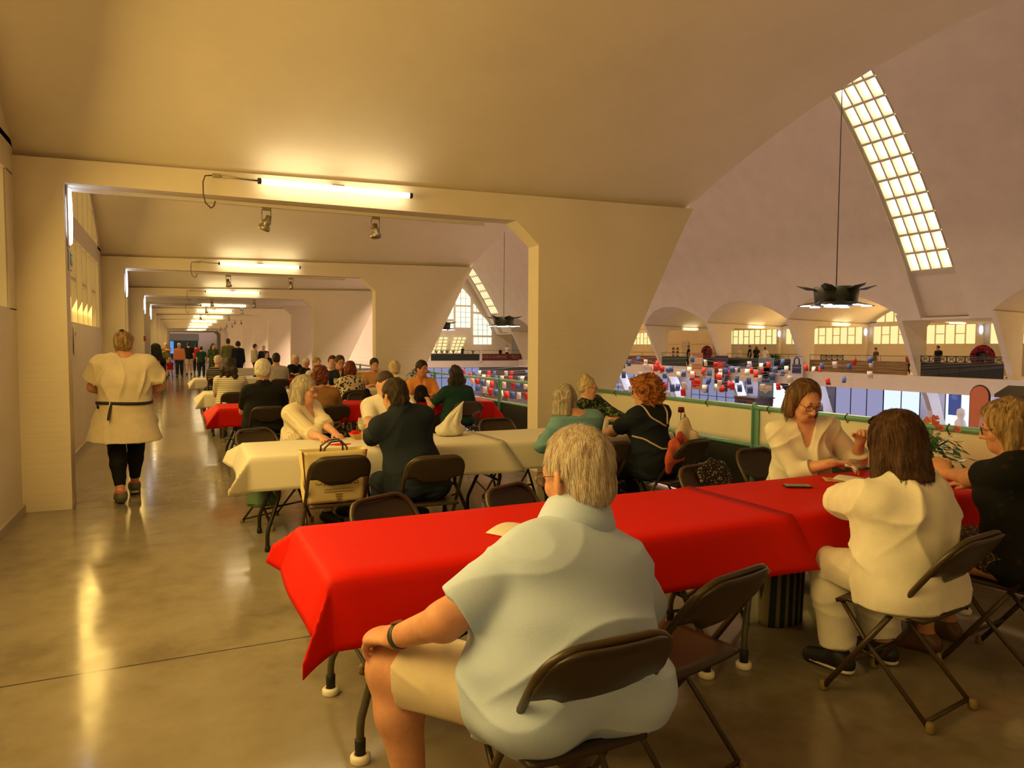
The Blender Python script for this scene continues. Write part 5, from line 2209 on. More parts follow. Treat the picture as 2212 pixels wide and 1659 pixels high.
seated('grey-haired man in black seated by the third bay railing, left one', 2.95, 20.9, 1.30, 215, BLACKC, 'short', H_WHITE, 1.0, 1.15, (20, -4, 0), vox=.018, skin_m=SK_OLD)
seated('grey-haired man in black slumped by the third bay railing, right one', 3.1, 20.0, 1.21, 230, BLACKC, 'short', H_WHITE, .96, 1.15, (20, -14, 0), vox=.018, skin_m=SK_OLD)
seated('woman with auburn curls in a tan jacket, back to the camera behind the silver bob', 1.66, 9.36, 1.282, -8, BROWNC, dict(kind='curly', x=.008, d=.008), H_AUB, 1.0, 1.15, (-20, -10, 0), True, sleeve=1.9, vox=.0125)
seated('woman with short dark red hair in a cream leaf print blouse, back to the camera', 2.72, 12.40, 1.285, 4, PATT, dict(kind='curly', x=.0, d=.006), H_AUB, 1.0, 1.15, (-12, -4, 0), True, sleeve=1.2, vox=.0132)
seated('man in a navy shirt and glasses facing the woman in the leaf print', 2.86, 14.1, 1.36, 176, NAVY, 'short', H_DBROWN, 1.06, 1.2, (12, -6, 0), vox=.0132, neckt='collar', glasses=SPEC, skin_m=SK_TAN)
seated('man in a white shirt seated behind the man in navy', 2.95, 15.3, 1.34, 170, WHITEC, 'short', H_DBROWN, 1.04, 1.15, (-10, 0, 0), vox=.0135, neckt='collar')
seated('smiling young person in a pale shirt, far behind the man in navy', 2.72, 16.0, 1.29, 190, PALE, 'short', H_BLOND, .98, 1.05, (10, 0, 0), vox=.016)
seated('smiling man in a tan shirt resting his chin on his hand', 3.55, 14.15, 1.30, 178, cloth('tan_shirt', (.55, .30, .13)), 'short', H_DBROWN, 1.02, 1.1, (0, -10, 0), vox=.0132, sleeve=1.2, skin_m=SK_FAIR,
       hands=((3.60, 13.80, 1.02), (3.4, 13.75, .78)))
seated('pale blonde woman in white with her back to the camera, by the second fin', 3.55, 12.52, 1.285, 0, WHITEC, dict(kind='bob', len=.09, x=.012), H_PALEBL, .98, 1.1, (-14, -4, 0), True, sleeve=1.2, vox=.0132)
seated('man in an orange polo facing the camera and looking to his left', 3.58, 11.12, 1.315, 174, ORANGE, 'short', H_DARK, 1.04, 1.2, (26, -6, 0), vox=.0125, neckt='collar', skin_m=SK_TAN)
seated('woman with long dark hair in a dark green top, back to the camera', 3.52, 9.30, 1.27, -2, DKGREEN, dict(kind='long', len=.24, sp=.03), H_DARK, .98, 1.25, (0, -6, 0), True, sleeve=.85, vox=.0125, bm=BLACKC,
       hands=((3.20, 9.64, .79), (3.75, 9.68, .78)))


# ------------------------------------------------------------------ people standing and walking at the far end of the gallery
def standing(label, x, y, h, rz, topm, botm, hairk, hairm, gw=1.1, fem=False, head=(0, -3, 0), kind='trousers', skin_m=None, sleeve=.7, step=.0, z0=0.0, vox=.021, **kw):
    s = h/1.745
    a = math.radians(rz)
    f = (-math.sin(a), math.cos(a))
    r = (math.cos(a), math.sin(a))
    feet = tuple((x+r[0]*k*.10+f[0]*k*step, y+r[1]*k*.10+f[1]*k*step, .08) for k in (-1, 1))
    hp = hairk if isinstance(hairk, dict) else dict(kind=hairk)
    hp = dict(hp, m=hairm)
    bt = dict(kind=kind, m=botm)
    bt.update(kw.pop('bt', {}))
    sk = person(label, (x, y), rz, pose='stand', top=(x+f[0]*.03, y+f[1]*.03, h), s=s, gw=gw, gd=gw*.95, fem=fem, head=head, skin_m=skin_m,
                topw=dict(m=topm, sleeve=sleeve, ts=.024, t=.016, neck='crew', hem=kw.pop('hem', -.06), wr=.0), bottom=bt,
                shoes=dict(m=SHOEB), hair=hp, feet=feet, vox=vox, face=False, **kw)
    if z0:
        sk['root'].location.z += z0
    return sk


standing('man in a salmon shirt and dark jeans walking towards the camera', .0, 38.0, 1.66, 178, PINKSH, JEANS, 'short', H_WHITE2, 1.2, sleeve=1.85, step=.12, skin_m=SK_OLD)
standing('bald man in an olive t-shirt by the left wall, behind the toddler', -.62, 40.2, 1.70, 180, OLIVE, BEIGE, 'fringe', H_WHITE, 1.3, kind='shorts', skin_m=SK_OLD, hands=((-.8, 39.9, 1.2), (-.35, 39.8, 1.3)))
standing('toddler in a red dress holding the edge of the aisle', -.42, 38.1, .96, 180, REDC, REDC, 'short', H_PALEBL, 1.15, True, kind='dress', bt=dict(len=.16, flare=.05), vox=.017, hs=1.5)
standing('person in a black t-shirt and pale shorts walking away', .45, 40.8, 1.70, 0, BLACKC, BEIGE, 'short', H_DARK, 1.15, kind='shorts', step=.1)
standing('person in a red shirt beyond the black t-shirt', .85, 43.0, 1.62, 0, REDC, BLACKC, 'short', H_DARK, 1.0)
standing('woman in dark green with a khaki backpack, walking away', .92, 36.0, 1.50, -10, DKGREEN, JEANS, 'short', H_DARK, 1.05, True)
standing('dark-haired woman in a black patterned dress in the middle of the aisle', 1.42, 35.5, 1.64, 170, FLORAL, FLORAL, dict(kind='long', len=.2), H_DBROWN, 1.1, True, kind='dress', bt=dict(len=.4), head=(40, 0, 0), sleeve=1.2)
standing('tall man in an olive jacket standing with his back turned', 1.80, 31.0, 1.83, -10, OLIVE, cloth('charcoal_cloth', (.05, .045, .04)), 'short', H_DBROWN, 1.2, sleeve=1.85, hem=-.14)
standing('person in a navy jacket beside the tall man in olive', 2.12, 30.2, 1.72, -20, NAVY, JEANS, dict(kind='bob', len=.06), H_DARK, 1.15, sleeve=1.85, hem=-.16)
standing('man in a pale jacket near the third fin, turned sideways', 3.0, 33.0, 1.62, -70, GREYT, JEANS, 'short', H_DBROWN, 1.15, sleeve=1.85)
standing('person in navy wearing a straw hat near the third fin', 3.35, 32.8, 1.56, 160, NAVY, BLACKC, 'short', H_PALEBL, 1.05, sleeve=1.85)
standing('dark-haired person in black behind the white cloth of the fifth row', 2.6, 24.6, 1.36, 190, BLACKC, BLACKC, dict(kind='bob', len=.08), H_DARK, 1.0)
# ------------------------------------------------------------------ far gallery: parapets, rails
XR = mx(4.70)
PANELS = [(50.6, 58.0, mat('red_brown_boards', (.17, .055, .025), .6, var=.2, vscale=6), 'red-brown boarded parapet at the left of the far gallery'),
          (46.9, 50.1, mat('dark_green_panel', (.018, .028, .016), .5), 'dark green parapet panel left of the tall orange banner'),
          (42.8, 45.4, mat('dark_green_panel', (.018, .028, .016), .5), 'dark green parapet panel between the orange and purple banners'),
          (38.9, 42.0, mat('black_green_panel', (.012, .020, .012), .5), 'black-green parapet panel below the people by the plant'),
          (35.0, 38.0, mat('black_green_panel', (.012, .020, .012), .5), 'black-green parapet panel right of the bushy plant')]
for y0, y1, m_, lab in PANELS:
    p = thing('parapet_panel', lab, 'parapet', (XR, (y0+y1)/2, 0), 0, 'parapet panels of the far gallery')
    MB().box((0, 0, .41), (.06, y1-y0, .80)).build('panel', [m_], p)
    m = MB().tube([(0, -(y1-y0)/2, 1.12), (0, (y1-y0)/2, 1.12)], .018, 6)
    for k in range(4):
        y = -(y1-y0)/2+(y1-y0)*k/3
        m.tube([(0, y, .8), (0, y, 1.12)], .014, 6)
    m.build('hand_rail', [DARKMET], p)
p = thing('parapet_panel', 'wooden plank parapet of the bar across the hall', 'parapet', (XR, 30.7, 0), 0, 'parapet panels of the far gallery')
for k in range(4):
    MB().box((.01*(k % 2), 0, .12+.195*k), (.05, 7.0, .185)).build('plank', [mat('oiled_planks', (.20, .105, .022), .5, var=.45, vscale=1.4, stretch=(4, .5, 6))], p)
m = MB().tube([(0, -3.5, 1.12), (0, 3.5, 1.12)], .018, 6)
for k in range(5):
    m.tube([(0, -3.5+1.75*k, .8), (0, -3.5+1.75*k, 1.12)], .014, 6)
m.build('hand_rail', [DARKMET], p)
BLK = mat('black_lattice_paint', (.006, .009, .010), .45)


def lattice(y0, y1, z0, z1, n, lab, x, solid):
    p = thing('lattice_parapet', lab, 'parapet', (x, (y0+y1)/2, 0))
    L = y1-y0
    if solid:
        for k in range(4):
            MB().box((0, -L/2+L*(k+.5)/4, (z0-.02)/2+.01), (.05, L/4-.02, z0-.04)).build('panel', [BLK], p)
    m = MB()
    m.box((0, 0, z1-.02), (.06, L, .05))
    m.box((0, 0, z0+.01), (.06, L, .04))
    for k in range(n+1):
        lo = 0.0 if (not solid and k in (0, n)) else z0
        m.box((0, -L/2+L*k/n, (lo+z1)/2), (.06, .05, z1-lo))
    for k in range(n):
        a, b = -L/2+L*k/n, -L/2+L*(k+1)/n
        m.tube([(0, a, z0), (0, b, z1)], .018, 5)
        m.tube([(0, a, z1), (0, b, z0)], .018, 5)
        m.tube([(0, (a+b)/2-.12, (z0+z1)/2), (0, (a+b)/2, (z0+z1)/2+.1), (0, (a+b)/2+.12, (z0+z1)/2), (0, (a+b)/2, (z0+z1)/2-.1), (0, (a+b)/2-.12, (z0+z1)/2)], .016, 5)
    m.build('lattice', [BLK], p)
    return p


lattice(21.95, 26.4, .80, 1.16, 9, 'black parapet with a diamond lattice top across the hall', XR, True)
lattice(31.9, 33.6, .78, 1.12, 4, 'short black lattice screen standing behind the wooden parapet', XR+.35, False)

# ------------------------------------------------------------------ far gallery: people, plant, wreaths
standing('person in black standing in the plastered bay across the hall', 40.0, 49.2, 1.72, 60, BLACKC, BLACKC, 'short', H_DARK, vox=.022)
standing('person in a cream jacket behind the far rail, left of the couple in black', 39.8, 42.9, 1.62, -30, CREAM, JEANS, 'short', H_WHITE, 1.3, sleeve=1.85, vox=.022)
standing('taller person in black by the far window', 40.2, 42.1, 1.75, 40, BLACKC, BLACKC, 'short', H_DBROWN, vox=.022)
standing('dark-haired woman in black beside the taller person at the far window', 40.2, 41.4, 1.68, -40, BLACKC, BLACKC, dict(kind='long', len=.2), H_AUB, fem=True, vox=.022)
standing('person in white with dark hair left of the bushy plant', 40.0, 40.3, 1.60, -60, WHITEC, JEANS, 'short', H_DARK, vox=.022)
standing('man in jeans and a brown top leaning over the wooden bar across the hall', 39.2, 30.3, 1.60, 70, cloth('brown_top', (.10, .06, .03)), cloth('blue_denim', (.06, .10, .20)), 'short', H_DARK, vox=.022)
standing('small figure in red at the right end of the wooden bar', 39.9, 28.6, 1.25, 90, REDC, BLACKC, 'short', H_DARK, vox=.022)
standing('person in black with a red bag near the far window above the lattice', 39.5, 26.5, 1.72, 80, BLACKC, JEANS, 'short', H_DARK, vox=.022)
standing('dark-haired person in a mustard jacket at the right of the far lattice', 39.6, 22.55, 1.86, 60, YELC, YELC, 'short', H_DARK, 1.4, vox=.022, sleeve=1.85)


def wreath(x, y, z, r, lab):
    t = thing('round_decoration', lab, 'decoration', (x, y, z))
    MB().tube([(0, r*math.cos(w), r*math.sin(w)) for w in np.linspace(0, 2*PI, 25)[:-1]], r*.42, 8, closed=True).build('ring', [spotted('red_black_patchwork', (.30, .01, .03), (.02, .012, .012), (.30, .22, .18), 6, .5)], t)
    MB().tube([(0, 0, -r*.9), (0, 0, -z)], .03, 6).build('stand', [DARKMET], t)
    MB().lathe([(0, -r*.2), (r*.55, -r*.1), (r*.6, 0), (r*.55, r*.1), (0, r*.2)], (0.02, 0, 0), 12, rot=(0, PI/2, 0)).build('centre_disc', [mat('dark_disc', (.02, .015, .02), .5)], t)


wreath(39.2, 45.9, 1.15, .42, 'round red and black decoration in the plastered bay across the hall')
wreath(39.0, 23.7, 1.12, .46, 'round red and black decoration above the far lattice parapet')

t = thing('potted_plant', 'wide bushy green plant behind the far rail', 'plant', (39.2, 38.6, 0))
MB().lathe([(.25, 0), (.34, .5), (.36, .52), (.30, .5), (0, .48)], (0, 0, 0), 14).build('pot', [mat('dark_planter', (.04, .04, .04), .5)], t)
m = MB()
LEAFD = mat('deep_green_leaf', (.035, .085, .015), .5, var=.3, vscale=4)
for k in range(240):
    a = rng.uniform(0, 2*PI)
    el_ = rng.uniform(.15, 1.45)
    L = rng.uniform(.45, .85)
    d = V3((math.cos(a)*math.cos(el_)*.9, math.sin(a)*math.cos(el_)*1.25, math.sin(el_)*.85))
    b = V3((0, 0, .5))+d*L*.25
    e = b+d*L+V3((0, 0, -.12*L))
    sd = nrm(np.cross(d, (0, 0, 1)))*.035
    mid = (b+e)/2+V3((0, 0, .06))
    m.add([b, mid+sd, e, mid-sd], [(0, 1, 2, 3)])
m.build('foliage', [LEAFD], t, fix=False)

# six small pictures on the far left wall
for k in range(6):
    f_ = thing('picture_frame', 'small dark picture, %s row, %s column of the six on the far plaster' % (('top', 'middle', 'bottom')[k // 2], ('left', 'right')[k % 2]), 'picture', (mx(XW)-.02, 56.3-.65*(k % 2), .78+.33*(2-k//2)), 0, 'six small pictures')
    MB().box((0, 0, 0), (.03, .34, .22)).build('frame', [mat('dark_frame', (.05, .035, .03), .5)], f_)
    MB().box((-.02, 0, 0), (.005, .24, .14)).build('print', [mat('brown_print', (.20, .10, .07), .6)], f_)

# ------------------------------------------------------------------ end gallery of the hall
YG = 78.5
SIGNR = mat('oxblood_sign_board', (.11, .012, .010), .5)
p = thing('parapet_panel', 'long black-green parapet panel of the end gallery', 'parapet', (29.5, YG, 0))
MB().box((0, 0, .30), (6.1, .06, .78)).build('panel', [MATS['black_green_panel']], p)
m = MB().tube([(-3.05, 0, 1.12), (3.05, 0, 1.12)], .02, 6)
for k in range(5):
    m.tube([(-3.05+1.525*k, 0, .68), (-3.05+1.525*k, 0, 1.12)], .015, 6)
m.build('hand_rail', [DARKMET], p)
p = thing('sign_board', 'oxblood sign board lettered BOIS & CHARBONS on the end gallery', 'sign', (35.45, YG, 0))
MB().box((0, 0, .30), (5.3, .06, .80)).build('board', [SIGNR], p)
SIGNT = mat('faded_sign_lettering', (.42, .20, .11), .6)
text_mesh('lettering', 'BOIS & CHARBONS', .50, SIGNT, p, (-2.55, -.035, .17), (PI/2, 0, 0), .004, sx=.74)
text_mesh('small_lettering', 'en', .26, SIGNT, p, (1.25, -.035, .34), (PI/2, 0, 0), .004)
for k in range(3):
    MB().box((1.95, -.034, .52-.17*k), (1.1, .006, .05)).build('lettering_line', [SIGNT], p)
MB().tube([(-2.65, 0, 1.12), (2.65, 0, 1.12)], .02, 6).build('hand_rail', [DARKMET], p)
o = MB().box((32.68, YG, .25), (.30, .25, 1.0)).build('newel_post', [WALL])
struct(o)
standing('person in white sitting on the end gallery rail above the sign', 36.4, YG+.5, 1.75, 150, WHITEC, BLACKC, 'short', H_DARK, vox=.025)
standing('person in black standing beside the white shirt above the sign', 35.5, YG+.5, 1.35, 160, BLACKC, BLACKC, 'short', H_DBROWN, vox=.025)
standing('dark figure on the end gallery before the lattice skylight', 30.6, YG+.6, 1.55, 120, BLACKC, JEANS, 'short', H_DARK, vox=.025)
TERRA = mat('terracotta', (.35, .10, .04), .7)
for k, x in enumerate((27.2, 27.9, 28.5, 29.3, 31.8)):
    q = thing('flower_pot', ['leftmost small potted plant on the end gallery rail', 'second small potted plant on the end gallery', 'third small potted plant on the end gallery', 'potted plant left of the dark figure on the end gallery', 'low red planter right of the dark figure on the end gallery'][k], 'plant', (x, YG+.25, 0), 0, 'pots on the end gallery')
    MB().lathe([(.10, .0), (.10, .55), (.16, .75), (.13, .74), (0, .72)], (0, 0, 0), 10).build('pot', [TERRA], q)
    m = MB()
    for j in range(14):
        a = 2*PI*j/14
        m.add([(0, 0, .72), (.05*math.cos(a+.5), .05*math.sin(a+.5), .95), (.22*math.cos(a), .22*math.sin(a), 1.05+.08*(j % 3))], [(0, 1, 2)])
    m.build('foliage', [LEAFD], q, fix=False)
# lean-to lattice skylights
for k, (pa, pb, pc, pd, lab) in enumerate((((26.6, .75), (28.0, 2.75), (29.75, 2.75), (28.75, .75), 'left leaning lattice skylight glowing on the end gallery'),
                                           ((29.1, .75), (30.45, 2.75), (32.15, 2.75), (30.6, .75), 'right leaning lattice skylight glowing on the end gallery'))):
    q = thing('lattice_skylight', lab, 'skylight', (0, 0, 0))
    A, B, C_, D_ = [Vector((x, YG+(1.2 if z < 1 else 3.2), z)) for x, z in (pa, pb, pc, pd)]
    m = MB()
    fr = MB()

    def pt(u, v):
        return (A.lerp(D_, u)).lerp(B.lerp(C_, u), v)
    for i in range(4):
        fr.tube([pt(i/3, 0), pt(i/3, 1)], .07 if i in (0, 3) else .035, 4)
    for j in range(6):
        fr.tube([pt(0, j/5), pt(1, j/5)], .05, 4)
    fr.box((A+D_)/2-Vector((0, 0, .36)), ((D_-A).length, .3, .72))
    fr.build('lattice', [MULL], q)
    for i in range(3):
        for j in range(5):
            e0, e1, f0, f1 = (i+.14)/3, (i+.86)/3, (j+.14)/5, (j+.86)/5
            mm = MB().add([pt(e0, f0), pt(e1, f0), pt(e1, f1), pt(e0, f1)], [(0, 1, 2, 3)])
            o = mm.build('pane', [PANE_FAR], q, fix=False)
            solidify(o, .02)
# end wall window: mullioned lights following the vault
win = bpy.data.objects.new('window_%d' % 90, None)
COL.objects.link(win)
struct(win)
YW = 82.4-.06


def endlight(poly, cols, rows):
    m = MB().prism(poly, 'y', YW-.02, YW)
    m.build('window_pane', [PANE_END], win)
    xs_ = [p[0] for p in poly]
    zs_ = [p[1] for p in poly]
    fr = MB()

    def zmax(x):
        best = -99
        for i in range(len(poly)):
            (xa, za), (xb, zb) = poly[i], poly[(i+1) % len(poly)]
            if min(xa, xb)-1e-6 <= x <= max(xa, xb)+1e-6 and abs(xa-xb) > 1e-6:
                best = max(best, za+(zb-za)*(x-xa)/(xb-xa))
        return best

    for k in range(1, cols):
        x = min(xs_)+(max(xs_)-min(xs_))*k/cols
        z1 = zmax(x)
        fr.box((x, YW-.03, (min(zs_)+z1)/2), (.045, .04, z1-min(zs_)))
    for k in range(1, rows):
        z = min(zs_)+(max(zs_)-min(zs_))*k/rows
        xin = [x for x in np.linspace(min(xs_), max(xs_), 41) if zmax(x) >= z]
        if xin:
            fr.box(((min(xin)+max(xin))/2, YW-.03, z), (max(xin)-min(xin), .04, .035))
    fr.build('window_frame', [STEEL], win)


endlight([(30.95, 3.92), (32.9, 3.92), (32.9, 6.45), (30.95, 6.45)], 3, 4)
endlight([(30.95, 6.70), (32.9, 6.70), (32.9, 7.6), (32.2, 8.4), (31.35, 9.1), (30.95, 8.5)], 3, 3)
endlight([(26.9, 4.92), (30.65, 4.92), (30.65, 7.4), (30.2, 7.4), (28.4, 5.6), (26.9, 4.95)], 4, 3)
endlight([(26.4, 3.80), (30.65, 3.80), (30.65, 4.6), (26.4, 4.6)], 4, 1)
endlight([(33.3, 2.98), (35.75, 2.98), (35.75, 3.6), (35.2, 4.8), (34.3, 5.6), (33.3, 5.65)], 4, 4)
endlight([(33.3, 5.9), (34.1, 5.9), (33.5, 6.75), (33.3, 6.9)], 2, 2)
endlight([(33.35, 1.85), (35.75, 1.85), (35.75, 2.72), (33.35, 2.72)], 4, 1)

# ------------------------------------------------------------------ ground floor below the far gallery
XG = 41.3
m = MB()
m.box((XG+.1, 43.5, -2.6), (.2, 103, 3.4))
struct(m.build('wall_ground', [mat('white_wall_lilac_lit', (.60, .58, .66), .7)]))  # white wall with the bluish light put into its colour
LILAC_GLOW = emit('glowing_lilac_panel', (.42, .40, .66), .75)  # wall panels given a faint glow to imitate bluish light on them
BLUE_GREY_GLOW = emit('glowing_blue_grey_panel', (.36, .37, .60), .70)  # second glow tone imitating bluish light on wall panels
BLUEW = emit('bright_blue_white_glazing', (.62, .72, 1.0), 1.35)
SKYW = emit('street_daylight_glazing', (.80, .92, 1.0), 1.5)
LEAD = mat('dark_glazing_bar', (.06, .07, .10), .5)


def glazing_or_panel(idx, y0, y1, z0, z1, m_, cols, rows):  # builds real windows and the glowing wall panels alike
    w = bpy.data.objects.new('window_%d' % idx, None)
    COL.objects.link(w)
    struct(w)
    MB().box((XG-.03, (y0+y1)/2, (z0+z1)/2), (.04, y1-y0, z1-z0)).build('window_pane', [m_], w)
    fr = MB()
    for k in range(cols+1):
        fr.box((XG-.07, y0+(y1-y0)*k/cols, (z0+z1)/2), (.05, .05, z1-z0))
    for k in range(rows+1):
        fr.box((XG-.07, (y0+y1)/2, z0+(z1-z0)*k/rows), (.05, y1-y0, .05))
    fr.build('window_frame', [LEAD], w)


glazing_or_panel(60, 31.2, 34.9, -4.2, -.95, LILAC_GLOW, 3, 1)  # wall panel with an added lilac glow
glazing_or_panel(61, 28.7, 31.2, -4.2, -.92, BLUEW, 2, 2)
glazing_or_panel(62, 25.6, 27.1, -4.2, -.92, SKYW, 1, 1)
glazing_or_panel(63, 43.6, 50.2, -4.2, -.95, BLUE_GREY_GLOW, 6, 2)  # wall panels with an added blue-grey glow
glazing_or_panel(64, 52.0, 58.4, -4.2, -.95, LILAC_GLOW, 4, 1)  # wall panels, lilac glow added
glazing_or_panel(65, 38.6, 41.2, -4.2, -.95, SKYW, 1, 1)
glazing_or_panel(66, 18.2, 23.6, -4.2, -.92, BLUEW, 4, 2)
glazing_or_panel(67, 59.0, 76.0, -4.2, -.95, BLUE_GREY_GLOW, 12, 2)  # long run of wall panels, blue-grey glow added
# end wall of the market floor below the end gallery
struct(MB().box((XC, 82.2, -2.6), (40, .2, 3.4)).build('wall_ground_end', [MATS['white_wall_lilac_lit']]))
w = bpy.data.objects.new('window_68', None)
COL.objects.link(w)
struct(w)
MB().box((28.0, 82.05, -2.5), (12, .04, 2.9)).build('window_pane', [BLUE_GREY_GLOW], w)
fr = MB()
for k in range(13):
    fr.box((22+k, 82.0, -2.5), (.06, .05, 2.9))
fr.box((28, 82.0, -2.3), (12, .05, .06))
fr.build('window_frame', [LEAD], w)
# blue daylight spilling in under the far gallery
for y in (22, 30, 40, 48, 58):
    area_light('street_daylight', (41.0, y, -1.6), (0, PI/2, 0), 1.6, 6.0, 260, (.55, .62, 1.0))
# legs carrying the fins down to the market floor
for y in YF[1:-1]:
    m = MB()
    m.prism([(mx(4.64), 0), (mx(2.9), -.9), (mx(1.4), ZG), (mx(2.2), ZG), (mx(3.7), -1.2)], 'y', y, y+FT)
    struct(m.build('column_leg', [WALL]))
# stair with dark balustrade
st = thing('staircase', 'staircase with dark balustrade panels on the ground floor across the hall', 'stairs', (0, 0, 0))
m = MB()
for k in range(12):
    m.box((40.3, 38.5-.3*k, -1.1-.27*k), (1.2, .32, .08))
m.build('treads', [WALLD], st)
MB().prism([(38.5, -1.0), (38.5, -.3), (34.95, -3.6), (34.95, -4.3)], 'x', 39.65, 39.70).build('balustrade', [DARKMET], st)
MB().box((40.6, 35.3, -2.1), (.06, .8, .75)).build('landing_panel', [DARKMET], st)
MB().box((40.6, 35.3, -3.1), (.06, .8, .75)).build('landing_panel', [DARKMET], st)
# blue information board and dark kiosk
t = thing('information_board', 'tall deep blue board with pale lines beyond the bob hairdo', 'sign', (38.2, 34.6, ZG))
MB().box((0, 0, 1.85), (.08, 1.6, 3.6)).build('board', [mat('deep_blue_board', (.010, .02, .22), .4)], t)
for k in range(5):
    MB().box((-.05, 0, 2.9-.35*k), (.02, 1.1, .07)).build('text_line', [mat('pale_blue_print', (.35, .45, .75), .6)], t)
MB().lathe([(.18, -.01), (.26, -.01), (.26, .01), (.18, .01)], (-.06, 0, 3.35), 20, rot=(0, PI/2, 0)).build('round_emblem', [MATS['pale_blue_print']], t)
t = thing('kiosk', 'dark brown kiosk with a blue notice beyond the railing', 'kiosk', (36.0, 37.2, ZG))
MB().box((0, 0, 1.2), (1.6, 1.9, 2.4)).build('body', [mat('kiosk_brown', (.09, .045, .03), .5)], t)
MB().box((0, 0, 2.43), (1.8, 2.1, .08)).build('roof', [mat('kiosk_brown', (.09, .045, .03), .5)], t)
MB().box((-.83, .3, 2.0), (.04, .7, .35)).build('notice', [mat('deep_blue_board', (.010, .02, .22), .4)], t)
# orange arched totem, shop front with dark awning
t = thing('arched_totem', 'orange arched totem with a dark rim beside the shop front', 'sign', (34.0, 20.7, ZG))
arcp = [(-.42, .05), (.42, .05)]+[(.42*math.cos(a), 3.65+.46*math.sin(a)) for a in np.linspace(0, PI, 16)]
MB().prism(arcp, 'x', -.06, .06).build('panel', [mat('orange_totem', (.46, .13, .055), .5)], t)
MB().tube([(-.0, y, z) for y, z in [(.45, .05)]+[(.45*math.cos(a), 3.65+.49*math.sin(a)) for a in np.linspace(0, PI, 16)]+[(-.45, .05)]], .035, 6).build('rim', [mat('dark_purple_rim', (.03, .012, .02), .5)], t)
MB().prism([(-.42, 1.6), (-.42, 2.9), (-.1, 2.6), (.05, 1.6)], 'x', -.085, -.062).build('pale_emblem', [mat('totem_lilac', (.42, .28, .34), .5)], t)
t = thing('shop_front', 'shop front with a dark awning and a pale sign at the right edge', 'shop', (36.6, 18.6, ZG))
MB().prism([(-.5, 3.65), (.6, 4.05), (.6, 3.95), (-.5, 3.5)], 'y', -2.6, 2.7).build('awning', [mat('dark_awning', (.045, .040, .018), .5)], t)
MB().box((0, 0, 3.3), (.3, 5.2, .55)).build('fascia', [mat('shop_black', (.012, .018, .016), .5)], t)
text_mesh('lettering', 'Boucherie', .42, mat('shop_letter', (.55, .42, .30), .5), t, (-.17, 2.05, 3.18), (PI/2, 0, -PI/2), .01)
MB().box((-.17, 2.42, 3.3), (.03, .45, .42)).build('square_plate', [mat('shop_letter', (.55, .42, .30), .5)], t)
MB().box((.1, 0, 1.5), (.1, 5.0, 3.0)).build('display_window', [BLUEW], t)
t = thing('statue', 'small white rounded figure in front of the bright shop window across the hall', 'statue', (38.5, 24.4, ZG))
MB().lathe([(0, 0), (.3, .0), (.3, .9), (.2, 1.0), (.34, 1.5), (.30, 1.9), (.16, 2.05), (.24, 2.3), (.20, 2.55), (0, 2.65)], (0, 0, 0), 16).build('body', [mat('white_statue', (.82, .8, .78), .5)], t)
t = thing('poster', 'tall blue poster in the bright far window', 'poster', (XG-.12, 26.5, -1.6))
MB().box((0, 0, 0), (.03, .75, 1.5)).build('sheet', [mat('blue_poster', (.08, .13, .42), .5)], t)
MB().lathe([(0.0, -.01), (.20, -.01), (.20, .01), (0, .01)], (-.02, 0, .3), 18, rot=(0, PI/2, 0)).build('disc', [mat('blue_poster_disc', (.16, .28, .65), .5)], t)

# ------------------------------------------------------------------ hanging banners along the far gallery
def banner(y, w, z0, z1, m_, lab, deco):
    b = thing('hanging_banner', lab, 'banner', (37.25, y, 0), 0, 'banners hanging in front of the far gallery')
    MB().box((0, 0, (z0+z1)/2), (.02, w, z1-z0)).build('sheet', [m_], b)
    MB().tube([(0, -w/2-.03, z1), (0, w/2+.03, z1)], .025, 6).build('pole', [STEEL], b)
    MB().tube([(0, 0, z1), (.45, 0, z1+.05)], .012, 5).build('hook', [STEEL], b)
    deco(b, y, w, z0, z1)


def flatbox(b, y, z, w, h, m_, n='print'):
    MB().box((-.014, y, z), (.008, w, h)).build(n, [m_], b)


def disc(b, y, z, r, m_, ri=0.0, n='print_disc'):
    MB().lathe([(ri, -.005), (r, -.005), (r, .005), (ri, .005)], (-.015, y, z), 18, rot=(0, PI/2, 0)).build(n, [m_], b)


B_OR = mat('banner_orange', (.50, .20, .08), .7)
B_CR = mat('banner_cream', (.60, .45, .30), .7)
B_RED = mat('banner_red', (.62, .03, .03), .7)
B_BR = mat('banner_brown', (.10, .03, .02), .7)
B_PU = mat('banner_purple', (.045, .018, .06), .7)
B_LI = mat('banner_lilac', (.42, .36, .45), .7)
B_BL = mat('banner_blue', (.13, .22, .36), .7, var=.15, vscale=1.5)
B_WH = mat('banner_pale', (.55, .54, .58), .7)
B_NV = mat('banner_navy', (.03, .035, .12), .7)


def d1(b, y, w, z0, z1):
    flatbox(b, 0, z0+1.35, w, .5, B_CR)
    for k in range(3):
        flatbox(b, .1, z0+.35+.32*k, w*.6, .12, B_BR if k % 2 == 0 else B_CR)
    disc(b, .3, z0+.45, .32, B_RED)
    flatbox(b, 0, z1-.6, w, .5, B_CR)


def d2(b, y, w, z0, z1):
    disc(b, .15, z0+1.9, .40, B_RED)
    disc(b, .25, z0+1.15, .36, B_RED)
    for k in range(3):
        MB().tube([(-.02, -.15-.1*k, z0+.7), (-.02, .1-.1*k, z0+1.3), (-.02, -.3, z0+1.8), (-.02, -.45, z0+1.2-.1*k), (-.02, -.1, z0+.6)], .03, 5).build('swirl', [B_LI], b)
    flatbox(b, 0, z0+.3, w*.7, .08, B_LI)
    flatbox(b, 0, z1-.5, w*.7, .08, B_LI)


